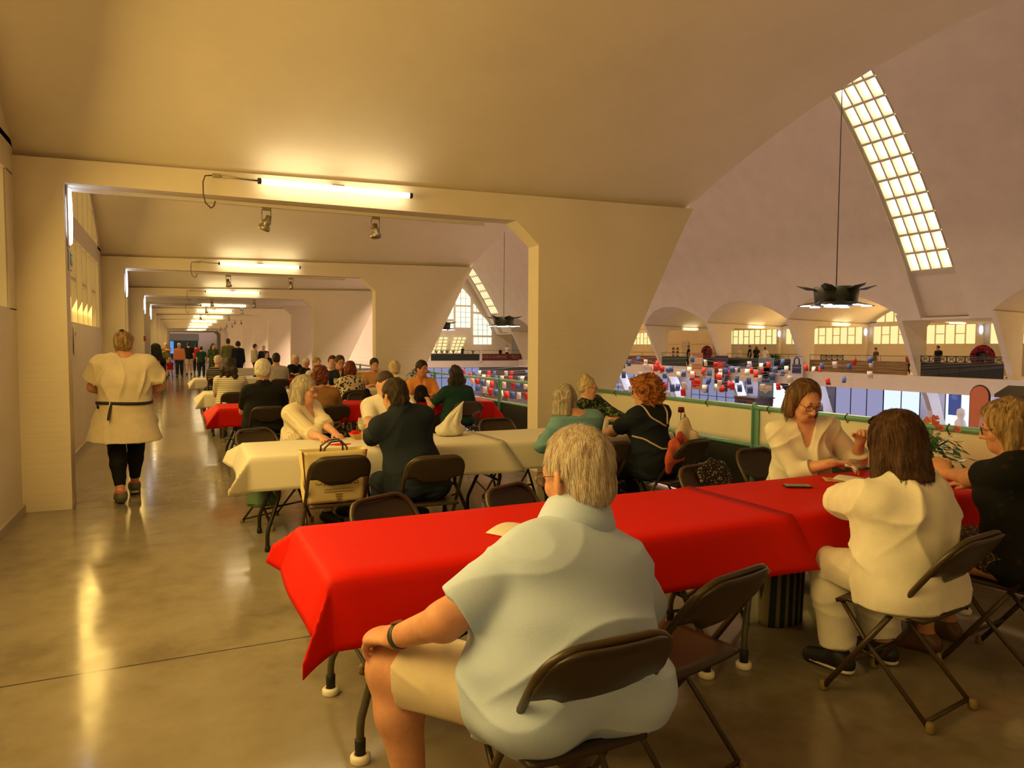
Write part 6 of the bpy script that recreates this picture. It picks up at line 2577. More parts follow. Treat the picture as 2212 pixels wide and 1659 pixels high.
def d3(b, y, w, z0, z1):
    disc(b, 0, z0+2.2, .52, B_NV, .43)
    disc(b, 0, z0+2.2, .36, B_CR)
    for k in range(12):
        a = 2*PI*k/12
        disc(b, .52*math.cos(a), z0+2.2+.52*math.sin(a), .07, (B_RED, B_BL, B_CR)[k % 3])
    flatbox(b, 0, z0+1.05, w*.8, .38, B_CR)
    MB().prism([(-.35, z0+.85), (.35, z0+.85), (0, z0+.62)], 'x', -.02, -.012).build('print', [B_CR], b)
    flatbox(b, 0, z0+1.5, w*.5, .12, B_NV)


def d4(b, y, w, z0, z1):
    flatbox(b, 0, z0+1.0, w*.72, .62, B_NV)
    MB().tube([(-.02, -.22, z0+1.3), (-.02, -.20, z0+1.65), (-.02, 0, z0+1.8), (-.02, .20, z0+1.65), (-.02, .22, z0+1.3)], .05, 6).build('print_handle', [B_NV], b)


banner(44.7, 1.3, -1.76, 1.1, B_OR, 'orange and brown banner with a red disc, leftmost', d1)
banner(41.95, 1.45, -1.74, .95, B_PU, 'dark purple banner with two red discs and pale swirls', d2)
banner(37.4, 1.45, -2.28, .82, B_BL, 'long blue banner with a ringed emblem', d3)
banner(34.67, 1.06, -.83, .99, B_WH, 'pale banner printed with a dark handled bag shape', d4)

# ------------------------------------------------------------------ paper flags strung over the market
FL_R = mat('flag_red', (.62, .02, .012), .7)
FL_W = mat('flag_white', (.76, .70, .62), .7)
FL_B = mat('flag_blue', (.07, .13, .36), .7)
STR = [((12.74, 19.14, 1.11), (20.6, 15.86, 1.32), 'nearest the copper curls, long upper one', 16, 0.3),
       ((12.19, 18.3, 0.82), (19.59, 18.58, 1.22), 'rising from the fin to the purple banner', 13, 0.2),
       ((11.66, 17.44, 0.63), (18.98, 14.68, 0.89), 'low long one running right above the bob hairdo', 14, 0.3),
       ((15.48, 22.12, 1.25), (14.02, 14.22, 0.49), 'crossing down before the orange banner', 10, 0.12),
       ((11.75, 16.14, 0.3), (18.14, 17.19, 0.9), 'lowest one just behind the copper curls', 10, 0.1),
       ((10.57, 15.74, 0.3), (15.01, 19.99, 1.16), 'short steep one by the edge of the fin', 6, 0.05),
       ((16.31, 20.24, 1.32), (15.71, 13.91, 0.72), 'crossing in front of the blue banner', 9, 0.1),
       ((12.15, 15.85, 0.51), (18.02, 18.74, 1.13), 'rising across the purple banner', 8, 0.1),
       ((18.61, 20.91, 0.87), (22.23, 17.02, 1.14), 'at the right, above the wooden parapet', 8, 0.15),
       ((13.49, 19.85, 1.17), (15.01, 16.06, 0.72), 'short one over the red-brown parapet', 7, 0.08)]
STRB = [((10.47, 28.1, 0.55), (11.59, 23.25, 0.49), 'left of the fin, upper', 11, 0.08),
        ((10.11, 26.09, 0.4), (10.7, 21.45, 0.35), 'left of the fin, middle', 11, 0.08),
        ((9.85, 24.02, 0.18), (10.24, 20.54, 0.07), 'left of the fin, lowest', 9, 0.08),
        ((11.45, 32.0, 0.55), (13.38, 26.83, 0.56), 'left of the fin, far high one', 10, 0.08)]


def bunting(a, b, where, n, sag, size):
    t = thing('bunting', 'string of red, white and blue flags '+where, 'bunting', (0, 0, 0), 0, 'strings of paper flags')
    A, B = Vector(a), Vector(b)
    pts = []
    for i in range(25):
        u = i/24
        p = A.lerp(B, u)
        p.z -= sag*4*u*(1-u)
        pts.append(p)
    ends = ([Vector((4.86, min(max(A.y*.6, 8.6), 22.0), 1.02))], [Vector((37.85, B.y*1.25, 1.1))])
    MB().tube(ends[0]+pts+ends[1], .0022, 4).build('cord', [STEEL], t)
    for i in range(n):
        u = (i+.5+rng.uniform(-.35, .35))/n
        p = A.lerp(B, u)
        p.z -= sag*4*u*(1-u)
        yw = math.atan2(p.y, p.x)+PI/2+rng.uniform(-.6, .6)
        c, s = math.cos(yw), math.sin(yw)
        w, h = size*rng.uniform(.9, 1.1), size*1.5
        tl = rng.uniform(-.25, .25)
        V = []
        for (q, zz) in ((-1, 0), (1, 0), (1, -.5), (-1, -.5), (1, -1), (-1, -1)):
            off = .03*math.sin(zz*3+i)
            V.append((p.x+c*q*w/2-s*off+tl*zz*h*c*.5, p.y+s*q*w/2+c*off+tl*zz*h*s*.5, p.z+zz*h))
        m = MB().add(V, [(0, 1, 2, 3), (3, 2, 4, 5)], 0, True)
        o = m.build('flag', [(FL_B, FL_W, FL_R)[i % 3]], t, fix=False)
        solidify(o, .004)


for a, b, w, n, s in STR:
    bunting(a, b, w, n, s, .14)
for a, b, w, n, s in STRB:
    bunting(a, b, w, n, s, .155)

# ------------------------------------------------------------------ market stalls below, seen through the open railing
BASK = mat('wicker', (.30, .18, .08), .8, var=.4, vscale=30)
GREENB = mat('green_barrel', (.08, .20, .04), .5, var=.3, vscale=3)
STALLC = [mat('stall_cloth_cream', (.55, .45, .36), .8), mat('stall_cloth_red', (.40, .05, .03), .8), mat('stall_cloth_blue', (.10, .16, .30), .8), mat('stall_wood', (.22, .11, .05), .7)]
PR = [mat('produce_%s' % n, c, .7) for n, c in (('orange', (.55, .20, .04)), ('green', (.10, .20, .04)), ('pink', (.60, .35, .30)), ('white', (.68, .60, .50)), ('brown', (.18, .09, .04)))]
k = 0
_sn = ['market table under %s cloth, %s' % (c, w) for c, w in (('cream', 'just beyond the open railing'), ('red', 'second from the open railing'), ('blue', 'left of the railing post'), ('wood-brown', 'third back from the railing'),
       ('cream', 'left behind the long dark hair'), ('red', 'at the back by the bunting'), ('blue', 'far left near the end wall'), ('wood-brown', 'back left of the market floor'))]
for (x, y) in ((16.5, 34.0), (19.5, 39.0), (17.2, 41.0), (22.0, 44.5), (20.5, 50.0), (25.0, 53.0), (24.5, 62.0), (29.0, 66.0)):
    t = thing('market_stall', _sn[k], 'market stall', (x, y, ZG), .3*k, 'market stalls')
    MB().box((0, 0, .84), (2.6, 1.2, .06)).build('table_top', [STALLC[3]], t)
    MB().box((0, 0, .45), (2.5, 1.1, .72)).build('skirt_cloth', [STALLC[k % 4]], t)
    for j in range(9):
        xx, yy = -1.05+.26*j, rng.uniform(-.35, .35)
        q = thing('basket', '%s basket on the %s' % (('small', 'wide', 'low', 'round', 'tall', 'dark', 'pale', 'plain', 'end')[j], _sn[k][7:]), 'basket', (x+xx*math.cos(.3*k)-yy*math.sin(.3*k), y+xx*math.sin(.3*k)+yy*math.cos(.3*k), ZG+.87), 0, 'baskets on the market stalls')
        h = rng.uniform(.12, .25)
        MB().lathe([(.10, 0), (.15, h), (.16, h+.01), (.14, h), (0, h-.02)], (0, 0, 0), 9).build('basket_body', [BASK if j % 3 else PR[3]], q)
        m = MB()
        for a in range(5):
            m.lathe([(0, -.06), (.055, -.02), (.06, .02), (0, .06)], (.06*math.cos(a*1.3), .06*math.sin(a*1.3), h+.03), 6)
        m.build('goods', [PR[(j+k) % 5]], q)
    k += 1
for (x, y, lab) in ((19.0, 36.5, 'green and orange barrel beyond the railing'), (23.5, 47.0, 'green barrel further back on the market floor')):
    t = thing('barrel', lab, 'barrel', (x, y, ZG))
    MB().lathe([(.45, 0), (.55, .5), (.5, 1.0), (.45, 1.05), (0, 1.05)], (0, 0, 0), 16).build('staves', [mat('barrel_wood', (.38, .20, .06), .6, var=.2)], t)
    MB().lathe([(.52, .72), (.545, .76), (.535, .95), (.50, .95)], (0, 0, 0), 16).build('green_band', [GREENB], t)
for (x, y, lab, mm) in ((17.5, 37.2, 'shopper in dark clothes on the market floor, nearest', BLACKC), (21.0, 46.5, 'shopper in a pale top on the market floor', WHITEC), (18.6, 43.0, 'shopper in striped dark top on the market floor', STR_NB), (24.0, 57.0, 'shopper in red on the market floor', REDC), (27.0, 60.0, 'shopper in navy far back on the market floor', NAVY)):
    standing(lab, x, y, 1.7, rng.uniform(0, 360), mm, JEANS, 'short', H_DBROWN, z0=ZG, vox=.024)
# ------------------------------------------------------------------ things on and around the tables
TZ = 0.7495
GLASS = mat('clear_glass', (.9, .9, .85), .03, alpha=.16)
WINE = mat('white_wine', (.75, .60, .26), .05, alpha=.55)


def wine_glass(x, y, z, label, fill=.5):
    g = thing('wine_glass', label, 'glass', (x, y, z), 0, 'wine glasses')
    MB().lathe([(.033, 0), (.034, .002), (.012, .006), (.0045, .015), (.004, .085), (.010, .095), (.026, .112), (.036, .140), (.037, .165), (.031, .205),
                (.0300, .205), (.0358, .165), (.0345, .140), (.024, .114), (.006, .099), (0, .098)], (0, 0, 0), 20).build('bowl_and_stem', [GLASS], g)
    MB().lathe([(0, .100), (.006, .1005), (.0232, .115), (.0330, .138), (.0338, .150), (0, .150)], (0, 0, 0), 18).build('wine', [WINE], g)
    return g


wine_glass(1.04, 6.00, TZ, 'glass of white wine before the woman with the silver bob')
wine_glass(1.37, 5.86, TZ, 'glass of white wine at the elbow of the man in navy')
wine_glass(2.62, 13.3, .745, 'glass of wine before the woman in the leaf print')
wine_glass(2.44, 13.2, .745, 'wine glass left of the leaf print blouse')
# food tray with a red napkin
t = thing('food_tray', 'wooden-coloured food tray with a red napkin on the white cloth', 'tray', (1.42, 6.08, TZ), .1)
V = [(-.07, -.045, 0), (.07, -.045, 0), (.07, .045, 0), (-.07, .045, 0), (-.10, -.07, .05), (.10, -.07, .05), (.10, .07, .05), (-.10, .07, .05)]
o = MB().add(V, [(3, 2, 1, 0), (0, 1, 5, 4), (1, 2, 6, 5), (2, 3, 7, 6), (3, 0, 4, 7)]).build('tray', [mat('poplar_wood', (.55, .32, .12), .7)], t, fix=False)
solidify(o, .004)
o = MB().grid(lambda u, v: (-.11+.14*u, -.05+.10*v, .035+.03*math.sin(u*5)*math.sin(v*4)+.02*(1-u)), 8, 8).build('napkin', [REDP], t, fix=False)
solidify(o, .003)
MB().lathe([(0, 0), (.05, .0), (.055, .02), (.03, .045), (0, .05)], (.03, 0, .012), 12).build('food', [mat('golden_food', (.50, .28, .08), .7, var=.3, vscale=30)], t)
o = MB().add([(-.09, 0, 0), (0, -.06, 0), (.09, 0, 0), (0, .06, 0)], [(0, 1, 2, 3)]).build('paper_napkin', [REDP], None, fix=False)
solidify(o, .004, 1)
o.location = (1.17, 5.78, TZ+.001)
tag(o, 'small flat red napkin on the white cloth above the carrier bag', 'napkin')
# knotted white plastic bag
t = thing('plastic_bag', 'white plastic bag standing with a pointed top on the white cloth', 'bag', (2.20, 6.00, TZ))
PLB = mat('white_plastic_film', (.78, .74, .66), .35, trans=.15, bump=.5, vscale=10, bscale=16, bdist=.03)
m = MB()
prof = [(.02, 0.0), (.105, .004), (.128, .04), (.118, .075), (.088, .095), (.075, .12), (.062, .16), (.045, .20), (.028, .24), (.012, .275), (.002, .30)]
V = []
n = 60
for i, (r, z) in enumerate(prof):
    for k in range(n):
        w = 2*PI*k/n
        fold = abs(math.sin(3.5*w+.5*math.sin(w*2)))-.5
        q = 1+(.10+.30*min(1, max(0, (z-.07)/.1)))*fold+.06*math.sin(11*w+i*1.7)
        lean = .13*max(0, (z-.08)/.22)**1.3
        V.append((r*q*math.cos(w)*1.05+lean, r*q*math.sin(w)*.75, z+.008*math.sin(4*w+i)*(1 if i > 1 else 0)))
F = [(i*n+k, i*n+(k+1) % n, (i+1)*n+(k+1) % n, (i+1)*n+k) for i in range(len(prof)-1) for k in range(n)]
m.add(V, F, 0, True)
m.build('film', [PLB], t)
m = MB()
for k in range(26):
    a, r = rng.uniform(0, 6.28), rng.uniform(.02, .10)
    m.lathe([(0, -.018), (.018, -.006), (.018, .008), (0, .018)], (r*math.cos(a)*1.02, r*math.sin(a)*.72, rng.uniform(.022, .06)), 7)
m.build('contents', [mat('grey_shells', (.22, .20, .18), .5, var=.4, vscale=30)], t)
# smartphone
t = thing('smartphone', 'dark smartphone lying on the red cloth near the woman in glasses', 'phone', (3.24, 2.99, TZ-.005), -.5)
MB().box((0, 0, .005), (.150, .074, .009), bev=.004).build('case', [mat('phone_case', (.03, .03, .03), .3)], t)
MB().box((0, 0, .0100), (.140, .066, .0012)).build('screen', [mat('phone_screen', (.10, .10, .10), .08)], t)
# papers
for (x, y, w, h, rz, lab, mm) in ((1.30, 2.78, .22, .10, .5, 'folded white leaflet on the red cloth beyond the old man', WHITEP), (3.72, 3.02, .20, .15, .3, 'white paper on the red cloth under the hands of the woman in glasses', WHITEP),
                                  (3.62, 3.06, .14, .12, .9, 'tan paper sheet on the red cloth beside the white paper', mat('tan_paper', (.45, .30, .12), .8)), (3.98, 2.66, .09, .06, .2, 'scrap of white paper on the red cloth near the blonde woman', WHITEP)):
    o = MB().grid(lambda u, v: ((u-.5)*w, (v-.5)*h, .002+.018*math.sin(u*PI)*(1 if mm is WHITEP else .2)), 8, 4).build('paper_sheet', [mm], None, fix=False)
    solidify(o, .002, 1)
    o.location = (x, y, TZ if x < 2.6 else TZ-.005)
    o.rotation_euler = (0, 0, rz)
    tag(o, lab, 'paper')
# white tissue held between the fingers
o = MB().grid(lambda u, v: ((u-.5)*.09, (v-.5)*.08, .02*math.sin(u*6)*math.sin(v*5)), 6, 6).build('tissue', [WHITEP], None, fix=False)
solidify(o, .003)
o.location = (3.86, 3.12, .79)
o.rotation_euler = (.5, .3, .4)
tag(o, 'crumpled white tissue in the fingers of the woman in glasses', 'tissue')
# snack cup by the bun
t = thing('drink_cup', 'orange printed paper cup before the woman with the bun', 'cup', (3.98, 5.98, .745))
MB().lathe([(.030, 0), (.040, .10), (.042, .102), (.038, .10), (0, .09)], (0, 0, 0), 16).build('cup', [mat('orange_print', (.55, .18, .05), .5, var=.5, vscale=30)], t)
t = thing('drink_cup', 'small white paper cup on the white cloth near the copper curls', 'cup', (3.72, 5.80, .745))
MB().lathe([(.028, 0), (.036, .09), (.038, .092), (.034, .09), (0, .08)], (0, 0, 0), 16).build('cup', [WHITEP], t)
t = thing('food_box', 'red and white takeaway box beside the man in the black polo', 'box', (1.33, 9.93, .7495))
MB().box((0, 0, .03), (.12, .10, .06), bev=.006).build('box', [mat('red_box', (.45, .03, .02), .5)], t)
MB().lathe([(0, .06), (.05, .06), (.045, .09), (0, .10)], (0, 0, 0), 10).build('filling', [WHITEC], t)

# plant with pink flowers hung on the rail
t = thing('flowering_plant', 'potted plant with pink flowers on the red cloth by the railing', 'plant', (4.22, 2.92, TZ-.005))
MB().lathe([(.055, 0), (.075, .11), (.08, .115), (.07, .11), (0, .10)], (0, 0, 0), 16).build('pot', [mat('red_foil_pot', (.42, .03, .03), .4)], t)
m = MB()
LEAF = mat('glossy_green_leaf', (.03, .12, .025), .4, var=.35, vscale=8)
for k in range(210):
    a = rng.uniform(0, 2*PI)
    e_ = rng.uniform(-.5, 1.3)
    L = rng.uniform(.08, .25)
    c = V3((math.cos(a)*math.cos(e_)*L, math.sin(a)*math.cos(e_)*L, .17+math.sin(e_)*L*.62))
    d = nrm(V3((math.cos(a), math.sin(a), rng.uniform(-.9, .4))))
    sd = nrm(np.cross(d, (0, 0, 1)))
    l, w = rng.uniform(.05, .085), rng.uniform(.019, .032)
    up = nrm(np.cross(sd, d))
    m.add([c, c+d*l*.5+sd*w-up*.004, c+d*l, c+d*l*.5-sd*w-up*.004, c+d*l*.5], [(0, 1, 4), (1, 2, 4), (2, 3, 4), (3, 0, 4)])
m.build('foliage', [LEAF], t, fix=False)
m = MB()
for k in range(22):
    a = 2*PI*k/22+rng.uniform(-.3, .3)
    m.tube([(0, 0, .09), (.08*math.cos(a), .08*math.sin(a), .19), (.15*math.cos(a), .15*math.sin(a), .24)], .003, 4)
m.build('stems', [LEAF], t)
PINK = mat('pink_petal', (.62, .17, .15), .5)
PINKD = mat('crimson_flower_eye', (.35, .01, .03), .5)
for k in range(16):
    a, r = rng.uniform(0, 2*PI), rng.uniform(.02, .22)
    c = V3((r*math.cos(a), r*math.sin(a), .34-.35*r*r+rng.uniform(-.05, .05)))
    nn = nrm(V3((-.7+math.cos(a)*.4, -.6+math.sin(a)*.4, .7)))
    ta = nrm(np.cross(nn, (0, 0, 1)))
    tb = np.cross(nn, ta)
    f_ = MB()
    for j in range(5):
        w = 2*PI*j/5
        d = ta*math.cos(w)+tb*math.sin(w)
        s_ = np.cross(nn, d)
        f_.add([c, c+d*.013+s_*.011, c+d*.024+s_*.006+nn*.004, c+d*.024-s_*.006+nn*.004, c+d*.013-s_*.011], [(0, 1, 2, 3, 4)], 0)
    f_.lathe([(0, 0), (.006, .001), (0, .004)], c, 6, 1)
    f_.build('flower', [PINK, PINKD], t, fix=False)
# small red flowers by the second fin
t = thing('flowering_plant', 'small pot of red flowers behind the man in the orange polo', 'plant', (4.3, 13.4, .745))
MB().lathe([(.06, 0), (.08, .12), (0, .11)], (0, 0, 0), 12).build('pot', [TERRA], t)
m = MB()
for k in range(60):
    a, L = rng.uniform(0, 6.28), rng.uniform(.05, .2)
    c = V3((math.cos(a)*L, math.sin(a)*L, .15+rng.uniform(0, .15)))
    m.add([c, c+V3((.05*math.cos(a)-.02, .05*math.sin(a), .01)), c+V3((.07*math.cos(a), .07*math.sin(a), -.02)), c+V3((.05*math.cos(a)+.02, .05*math.sin(a), .01))], [(0, 1, 2, 3)])
m.build('foliage', [LEAF], t, fix=False)
m = MB()
for k in range(14):
    a, L = rng.uniform(0, 6.28), rng.uniform(.0, .2)
    m.lathe([(0, -.02), (.03, 0), (0, .02)], (math.cos(a)*L, math.sin(a)*L, .32+rng.uniform(-.05, .05)), 6)
m.build('flowers', [mat('crimson_petal', (.45, .015, .03), .5)], t)

# cream carrier bag on the chair
BAGM = mat('cream_carrier_bag', (.66, .53, .27), .7, var=.06, vscale=3, bump=.25, bscale=7, bdist=.03)
BAGP = mat('dark_red_bag_binding', (.12, .02, .02), .7)
BAGT = mat('dark_bag_print', (.05, .035, .06), .7)
t = thing('carrier_bag', 'cream carrier bag with dark lettering standing on a folding chair', 'bag', (.975, 5.07, .452), 0)
w, dp, h = .215, .085, .365


def bagf(u, v):
    a = u*4
    k = int(min(3, a))
    q = a-k
    pts = [(-w, -dp), (w, -dp), (w, dp), (-w, dp), (-w, -dp)]
    x = pts[k][0]+(pts[k+1][0]-pts[k][0])*q
    y = pts[k][1]+(pts[k+1][1]-pts[k][1])*q
    bul = .018*math.sin(v*PI)*(1 if k in (0, 2) else .3)*math.sin(q*PI)
    y += (-bul if k == 0 else bul if k == 2 else 0)
    sq = 1-.10*v
    return (x*(.93+.11*v)+.008*math.sin(9*v+u*20), y*sq+.006*math.sin(u*30+v*7), h*v)


b = MB().grid(bagf, 48, 14)
b.add([(-w*.93, -dp, 0.001), (w*.93, -dp, .001), (w*.93, dp, .001), (-w*.93, dp, .001)], [(0, 1, 2, 3)])
o = b.build('bag_body', [BAGM], t, fix=False)
solidify(o, .002)
for s in (-1, 1):
    MB().tube([(s*w*.93, -dp-.003, 0), (s*w*.97, -dp*.96-.004, .2), (s*w*1.03, -dp*.9-.003, h)], .005, 6).build('edge_binding', [BAGP], t)
MB().tube([(-w*.93, -dp-.003, .004), (w*.93, -dp-.003, .004)], .004, 6).build('edge_binding', [BAGP], t)
for s in (-1, 1):
    hd = MB().tube([(-.075, s*dp*.85, h-.03), (-.07, s*dp*.85, h+.02), (-.02, s*.05, h+.06), (.05, s*.05, h+.065), (.085, s*dp*.85, h+.02), (.085, s*dp*.85, h-.03)], .0065, 8)
    hd.build('handle', [BAGT], t)
text_mesh('lettering', 'Marcassous', .085, BAGT, t, (-.085, -dp-.021, .128), (PI/2, 0, 0), .001, sx=.62)
for k in range(2):
    MB().box((.02, -dp-.020, (.100-.018*k)), (.20, .003, .004)).build('print_line', [mat('brown_bag_print', (.20, .12, .05), .7)], t)
for k in range(4):
    MB().box((.02, -dp-.018, (.062-.015*k)), (.05-.006*k, .003, .006)).build('print_line', [MATS['brown_bag_print']], t)
MB().tube([(-.12+.02*math.cos(a), -dp-.018, .150+.012*math.sin(a)) for a in np.linspace(PI, 2*PI, 8)], .002, 5).build('print_line', [MATS['brown_bag_print']], t)

# green jacket hanging under the white cloth
t = thing('jacket', 'sage green jacket hanging below the white cloth by the aisle', 'jacket', (.62, 6.28, .20))


def jk(u, v):
    w_ = 2*PI*u
    r = .055+.05*v+.012*math.sin(4*w_+v*3)
    return (r*math.cos(w_)*1.1, r*math.sin(w_)*.75, .42*(1-v))


o = MB().grid(jk, 36, 12).build('cloth', [cloth('sage_cloth', (.10, .17, .10))], t, fix=False)
solidify(o, .006)
m = MB().tube([(.105*math.cos(a)*1.1, .105*math.sin(a)*.75, .03) for a in np.linspace(0, 2*PI, 19)[:-1]], .008, 6, closed=True)
m.build('cuff', [cloth('sage_cloth', (.10, .17, .10))], t)

# speckled jacket on the chair
t = thing('jacket', 'black and white speckled jacket draped over the chair back at the red cloth', 'jacket', (3.10, 3.56, .60))


def jj(u, v):
    a = -1+2*u
    b_ = PI*v
    return (a*.14+.01*math.sin(7*v), .055*math.cos(b_)*(1+.2*math.sin(5*a)), .04+.19*math.sin(b_)**.6*(1-.35*a*a)-.03*(1-math.sin(b_))+.01*math.sin(9*a+4*v))


o = MB().grid(jj, 26, 22).build('cloth', [spotted('speckled_knit', (.02, .017, .014), (.10, .09, .07), (.55, .48, .40), 60, .40)], t, fix=False)
solidify(o, .012)

# canvas backpack with a coral scarf on the woman with copper curls
CANV = cloth('ecru_canvas', (.55, .44, .34))
CORAL = cloth('coral_cloth', (.55, .10, .06))
t = thing('backpack', 'small ecru backpack worn by the woman with copper curls', 'backpack', (3.79, 4.70, .80), .25)
v_, f_ = blend_mesh([cap((0, 0, .04), (.0, -.01, -.06), .085, .10, .03, sq=((0, 1, 0), .6)), cap((0, .0, .12), (0, 0, .06), .055, .08, .04, sq=((0, 1, 0), .6)), cap((.05, -.06, .03), (.05, -.06, -.03), .04, .045, .02)], .008)
o = bpy.data.objects.new('pack', np_mesh('pack', v_, f_, [CANV], None, wrinkles(.005, 25, 3)))
COL.objects.link(o)
o.parent = t
_q, _u, _f, _r, _N = PACK['q'], PACK['u'], PACK['f'], PACK['r'], PACK['N']
_rt = PACK['root']


def strap_path(keys, n=26):
    K_ = [V3(k) for k in keys]
    out = []
    for i in range(n):
        t_ = i/(n-1)*(len(K_)-1)
        a_ = int(min(len(K_)-2, t_))
        out.append(K_[a_]+(K_[a_+1]-K_[a_])*(t_-a_))
    return out


_cx = _r*.12-_f*.17-_u*.22
for keys in ([_N-_r*.10+_f*.10-_u*.04, _N-_r*.105+_u*.03, _N-_r*.09-_f*.10-_u*.06, _N+_r*.02-_f*.14-_u*.14, _N+_r*.08-_f*.16-_u*.18],
             [_N+_r*.12+_f*.10-_u*.04, _N+_r*.125+_u*.03, _N+_r*.125-_f*.10-_u*.06, _N+_r*.11-_f*.15-_u*.14],
             [_N-_r*.17+_f*.02-_u*.20, _N-_r*.14-_f*.12-_u*.26, _N-_r*.04-_f*.17-_u*.33, _N+_r*.06-_f*.18-_u*.36]):
    snap_tube(PACK['top'], strap_path(keys), .0085, CANV, _rt, 'strap_tmp', .006)
    so = bpy.data.objects[[o.name for o in bpy.data.objects if o.name.startswith('strap_tmp')][-1]]
    bpy.context.view_layer.update()
    mw = Matrix.Translation((t.location)) @ Matrix.Rotation(t.rotation_euler.z, 4, 'Z')
    mp = Matrix.Translation((_rt.location)) @ Matrix.Rotation(_rt.rotation_euler.z, 4, 'Z')
    so.data.transform(mw.inverted() @ mp)
    so.parent = t
    so.name = 'strap'
MB().tube([(-.025, 0, .15), (0, 0, .21), (.025, 0, .15)], .008, 6).build('grab_loop', [CANV], t)
t = thing('scarf', 'coral scarf hanging from the ecru backpack', 'scarf', (3.62, 4.62, .60), .3)
v_, f_ = blend_mesh([cap((.08, 0, .22), (-.02, -.01, .06), .06, .085, .03, sq=((0, 1, 0), .5)), cap((-.03, 0, .1), (-.06, .0, -.03), .06, .05, .03, sq=((0, 1, 0), .45)), cap((.10, 0, .18), (.19, 0, .06), .05, .05, .03, sq=((0, 1, 0), .5))], .008)
o = bpy.data.objects.new('cloth', np_mesh('cloth', v_, f_, [CORAL], None, wrinkles(.014, 26, 8, (1.4, 1.4, .5))))
COL.objects.link(o)
o.parent = t
t = thing('rose', 'dark red rose behind the shoulder of the woman with copper curls', 'flower', (3.98, 4.98, 1.005))
m = MB()
for k in range(3):
    m.lathe([(.0, -.03), (.020+.006*k, -.018), (.030-.004*k, .006+.006*k), (.018+.006*k, .022)], (0, 0, 0), 9)
m.build('bloom', [mat('dark_red_rose', (.20, .006, .012), .6)], t)
MB().tube([(0, 0, -.03), (-.05, -.06, -.16)], .004, 5).build('stem', [LEAF], t)

# black backpack standing on the red cloth
t = thing('backpack', 'black backpack on the red cloth with two straps hanging down', 'backpack', (3.17, 9.86, .745))
v_, f_ = blend_mesh([cap((0, 0, .09), (0, 0, .15), .11, .10, .03, sq=((0, 1, 0), .6)), cap((0, -.05, .07), (0, -.05, .10), .07, .06, .02)], .011)
v_[:, 2] = np.maximum(v_[:, 2], .002)
o = bpy.data.objects.new('pack', np_mesh('pack', v_, f_, [cloth('black_nylon', (.010, .010, .012))]))
COL.objects.link(o)
o.parent = t
for s in (-1, 1):
    MB().tube([(s*.09, -.06, .10), (s*.10, -.14, .03), (s*.09, -.155, -.06), (s*.08, -.155, -.20)], .012, 6).build('strap', [MATS['black_nylon']], t)
# black handbag left of the leaf print
t = thing('handbag', 'black handbag at the left end of the dark red cloth', 'handbag', (2.40, 9.98, .745))
v_, f_ = blend_mesh([cap((0, 0, .08), (.0, 0, .16), .075, .05, .03, sq=((0, 1, 0), .6))], .011)
v_[:, 2] = np.maximum(v_[:, 2], .002)
o = bpy.data.objects.new('body', np_mesh('body', v_, f_, [MATS['black_nylon']]))
COL.objects.link(o)
o.parent = t
MB().tube([(.06, 0, .03), (.2, -.03, .015), (.32, -.02, .012)], .012, 6).build('strap', [MATS['black_nylon']], t)

# yellow counter beyond
t = thing('counter', 'yellow painted counter beyond the smiling man', 'counter', (4.1, 17.2, 0))
MB().box((0, 0, .45), (1.1, .7, .9), bev=.01).build('body', [mat('yellow_paint', (.55, .36, .04), .5)], t)
MB().box((0, 0, .92), (1.16, .76, .04), bev=.01).build('top', [mat('yellow_top', (.62, .44, .08), .5)], t)

# stroller, music-stand-like coat rack and red posts by the left wall
t = thing('stroller', 'black stroller parked by the left wall at the far end', 'stroller', (-.78, 36.5, 0))
MB().tube([(-.2, -.35, 1.0), (-.2, .1, .45), (-.2, .35, .1)], .015, 6).build('frame', [DARKMET], t)
MB().tube([(.2, -.35, 1.0), (.2, .1, .45), (.2, .35, .1)], .015, 6).build('frame', [DARKMET], t)
MB().box((0, 0, .5), (.38, .5, .4), (.5, 0, 0), bev=.06).build('seat', [BLACKC], t)
MB().lathe([(.30, .0), (.27, .2), (.12, .32), (0, .34)], (0, .05, .68), 12, scale=(.8, 1)).build('hood', [BLACKC], t)
for sx in (-.22, .22):
    for sy in (-.28, .36):
        MB().lathe([(.06, -.02), (.10, -.02), (.10, .02), (.06, .02)], (sx, sy, .10), 12, rot=(0, PI/2, 0)).build('wheel', [RUB], t)
t = thing('coat_stand', 'dark stand hung with black coats by the left wall', 'coat stand', (-.92, 34.0, 0))
MB().tube([(0, 0, .02), (0, 0, 1.65)], .02, 6).build('pole', [DARKMET], t)
MB().lathe([(.22, 0), (.20, .03), (.03, .05)], (0, 0, 0), 12).build('base', [DARKMET], t)
v_, f_ = blend_mesh([cap((0, 0, 1.45), (0, 0, .95), .20, .26, .05, sq=((0, 1, 0), .6)), cap((.1, 0, 1.5), (.16, 0, .9), .10, .14, .04)], .03)
o = bpy.data.objects.new('coats', np_mesh('coats', v_, f_, [BLACKC]))
COL.objects.link(o)
o.parent = t
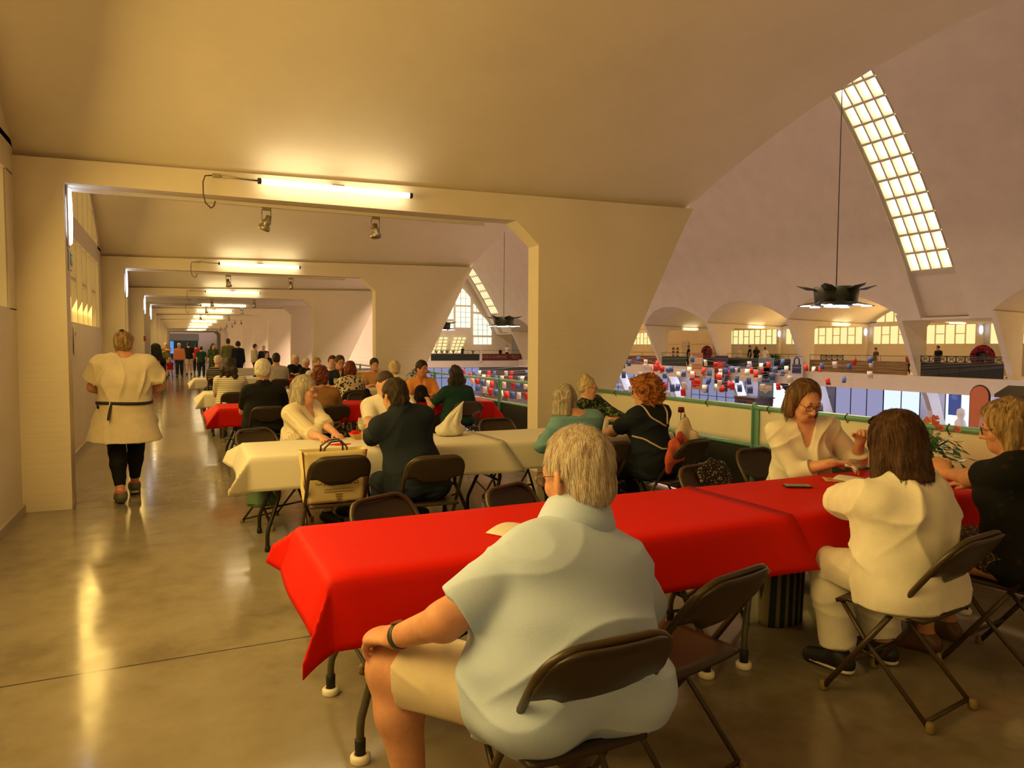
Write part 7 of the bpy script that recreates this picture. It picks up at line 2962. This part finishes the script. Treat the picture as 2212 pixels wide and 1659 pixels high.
for k, (x, y, h_) in enumerate(((-.86, 44.0, 1.3), (-.88, 33.0, .9))):
    t = thing('red_post', ['tall red post against the far left pier', 'short red cabinet by the left wall'][k], 'post', (x, y, 0))
    MB().box((0, 0, h_/2), (.16 if k == 0 else .3, .16, h_), bev=.01).build('body', [mat('signal_red', (.30, .012, .012), .5)], t)
    MB().box((0, 0, .02), (.3, .3, .04)).build('foot', [DARKMET], t)
t = thing('fire_alarm', 'small red alarm box on the third pier', 'alarm', (-.93, 23.95, 1.75))
MB().box((0, 0, 0), (.06, .12, .16), bev=.01).build('box', [mat('signal_red', (.30, .012, .012), .5)], t)
t = thing('notice', 'white paper notice hanging on the outer wall beside the walking woman', 'notice', (XW+.02, 11.55, 1.62))
MB().box((0, 0, 0), (.006, .21, .40)).build('sheet', [WHITEP], t)
MB().box((.004, 0, .08), (.004, .12, .05)).build('print_block', [mat('grey_print', (.4, .36, .3), .7)], t)
# red carrier under the second table
t = thing('carton', 'tall red carton standing under the table of the man in the black polo', 'carton', (.98, 10.9, 0))
MB().box((0, 0, .25), (.22, .2, .5), bev=.01).build('box', [mat('carton_red', (.40, .02, .02), .5)], t)
# striped shopping bag beside the knee of the woman in white
t = thing('shopping_bag', 'dark striped bag on the floor beyond the knees of the woman in white', 'bag', (3.06, 2.92, 0))
o = MB().grid(lambda u, v: ((.14+.02*v)*math.cos(2*PI*u), (.08+.01*v)*math.sin(2*PI*u), .40*v+.002), 28, 8).build('bag_body', [striped('striped_bag_cloth', (.22, .18, .10), (.03, .035, .04), .05, .4, 'X')], t, fix=False)
solidify(o, .006)
MB().tube([(-.10, 0, .38), (-.06, 0, .52), (.06, 0, .52), (.10, 0, .38)], .008, 6).build('handle', [DARKMET], t)
# sunglasses pushed up on the brown hair
t = thing('sunglasses', 'dark sunglasses pushed up on the brown hair of the woman in white', 'sunglasses', (2.875, 2.18, 1.225), -.3)
for s in (-1, 1):
    MB().lathe([(0, -.004), (.028, -.002), (.030, .003), (0, .006)], (s*.036, .0, 0), 14, rot=(-.9, 0, 0)).build('lens', [mat('dark_lens', (.012, .010, .012), .1)], t)
MB().tube([(-.075, -.10, -.03), (-.070, -.02, .0), (-.03, .01, .012), (.03, .01, .012), (.070, -.02, .0), (.075, -.10, -.03)], .004, 6).build('frame', [SPEC], t)
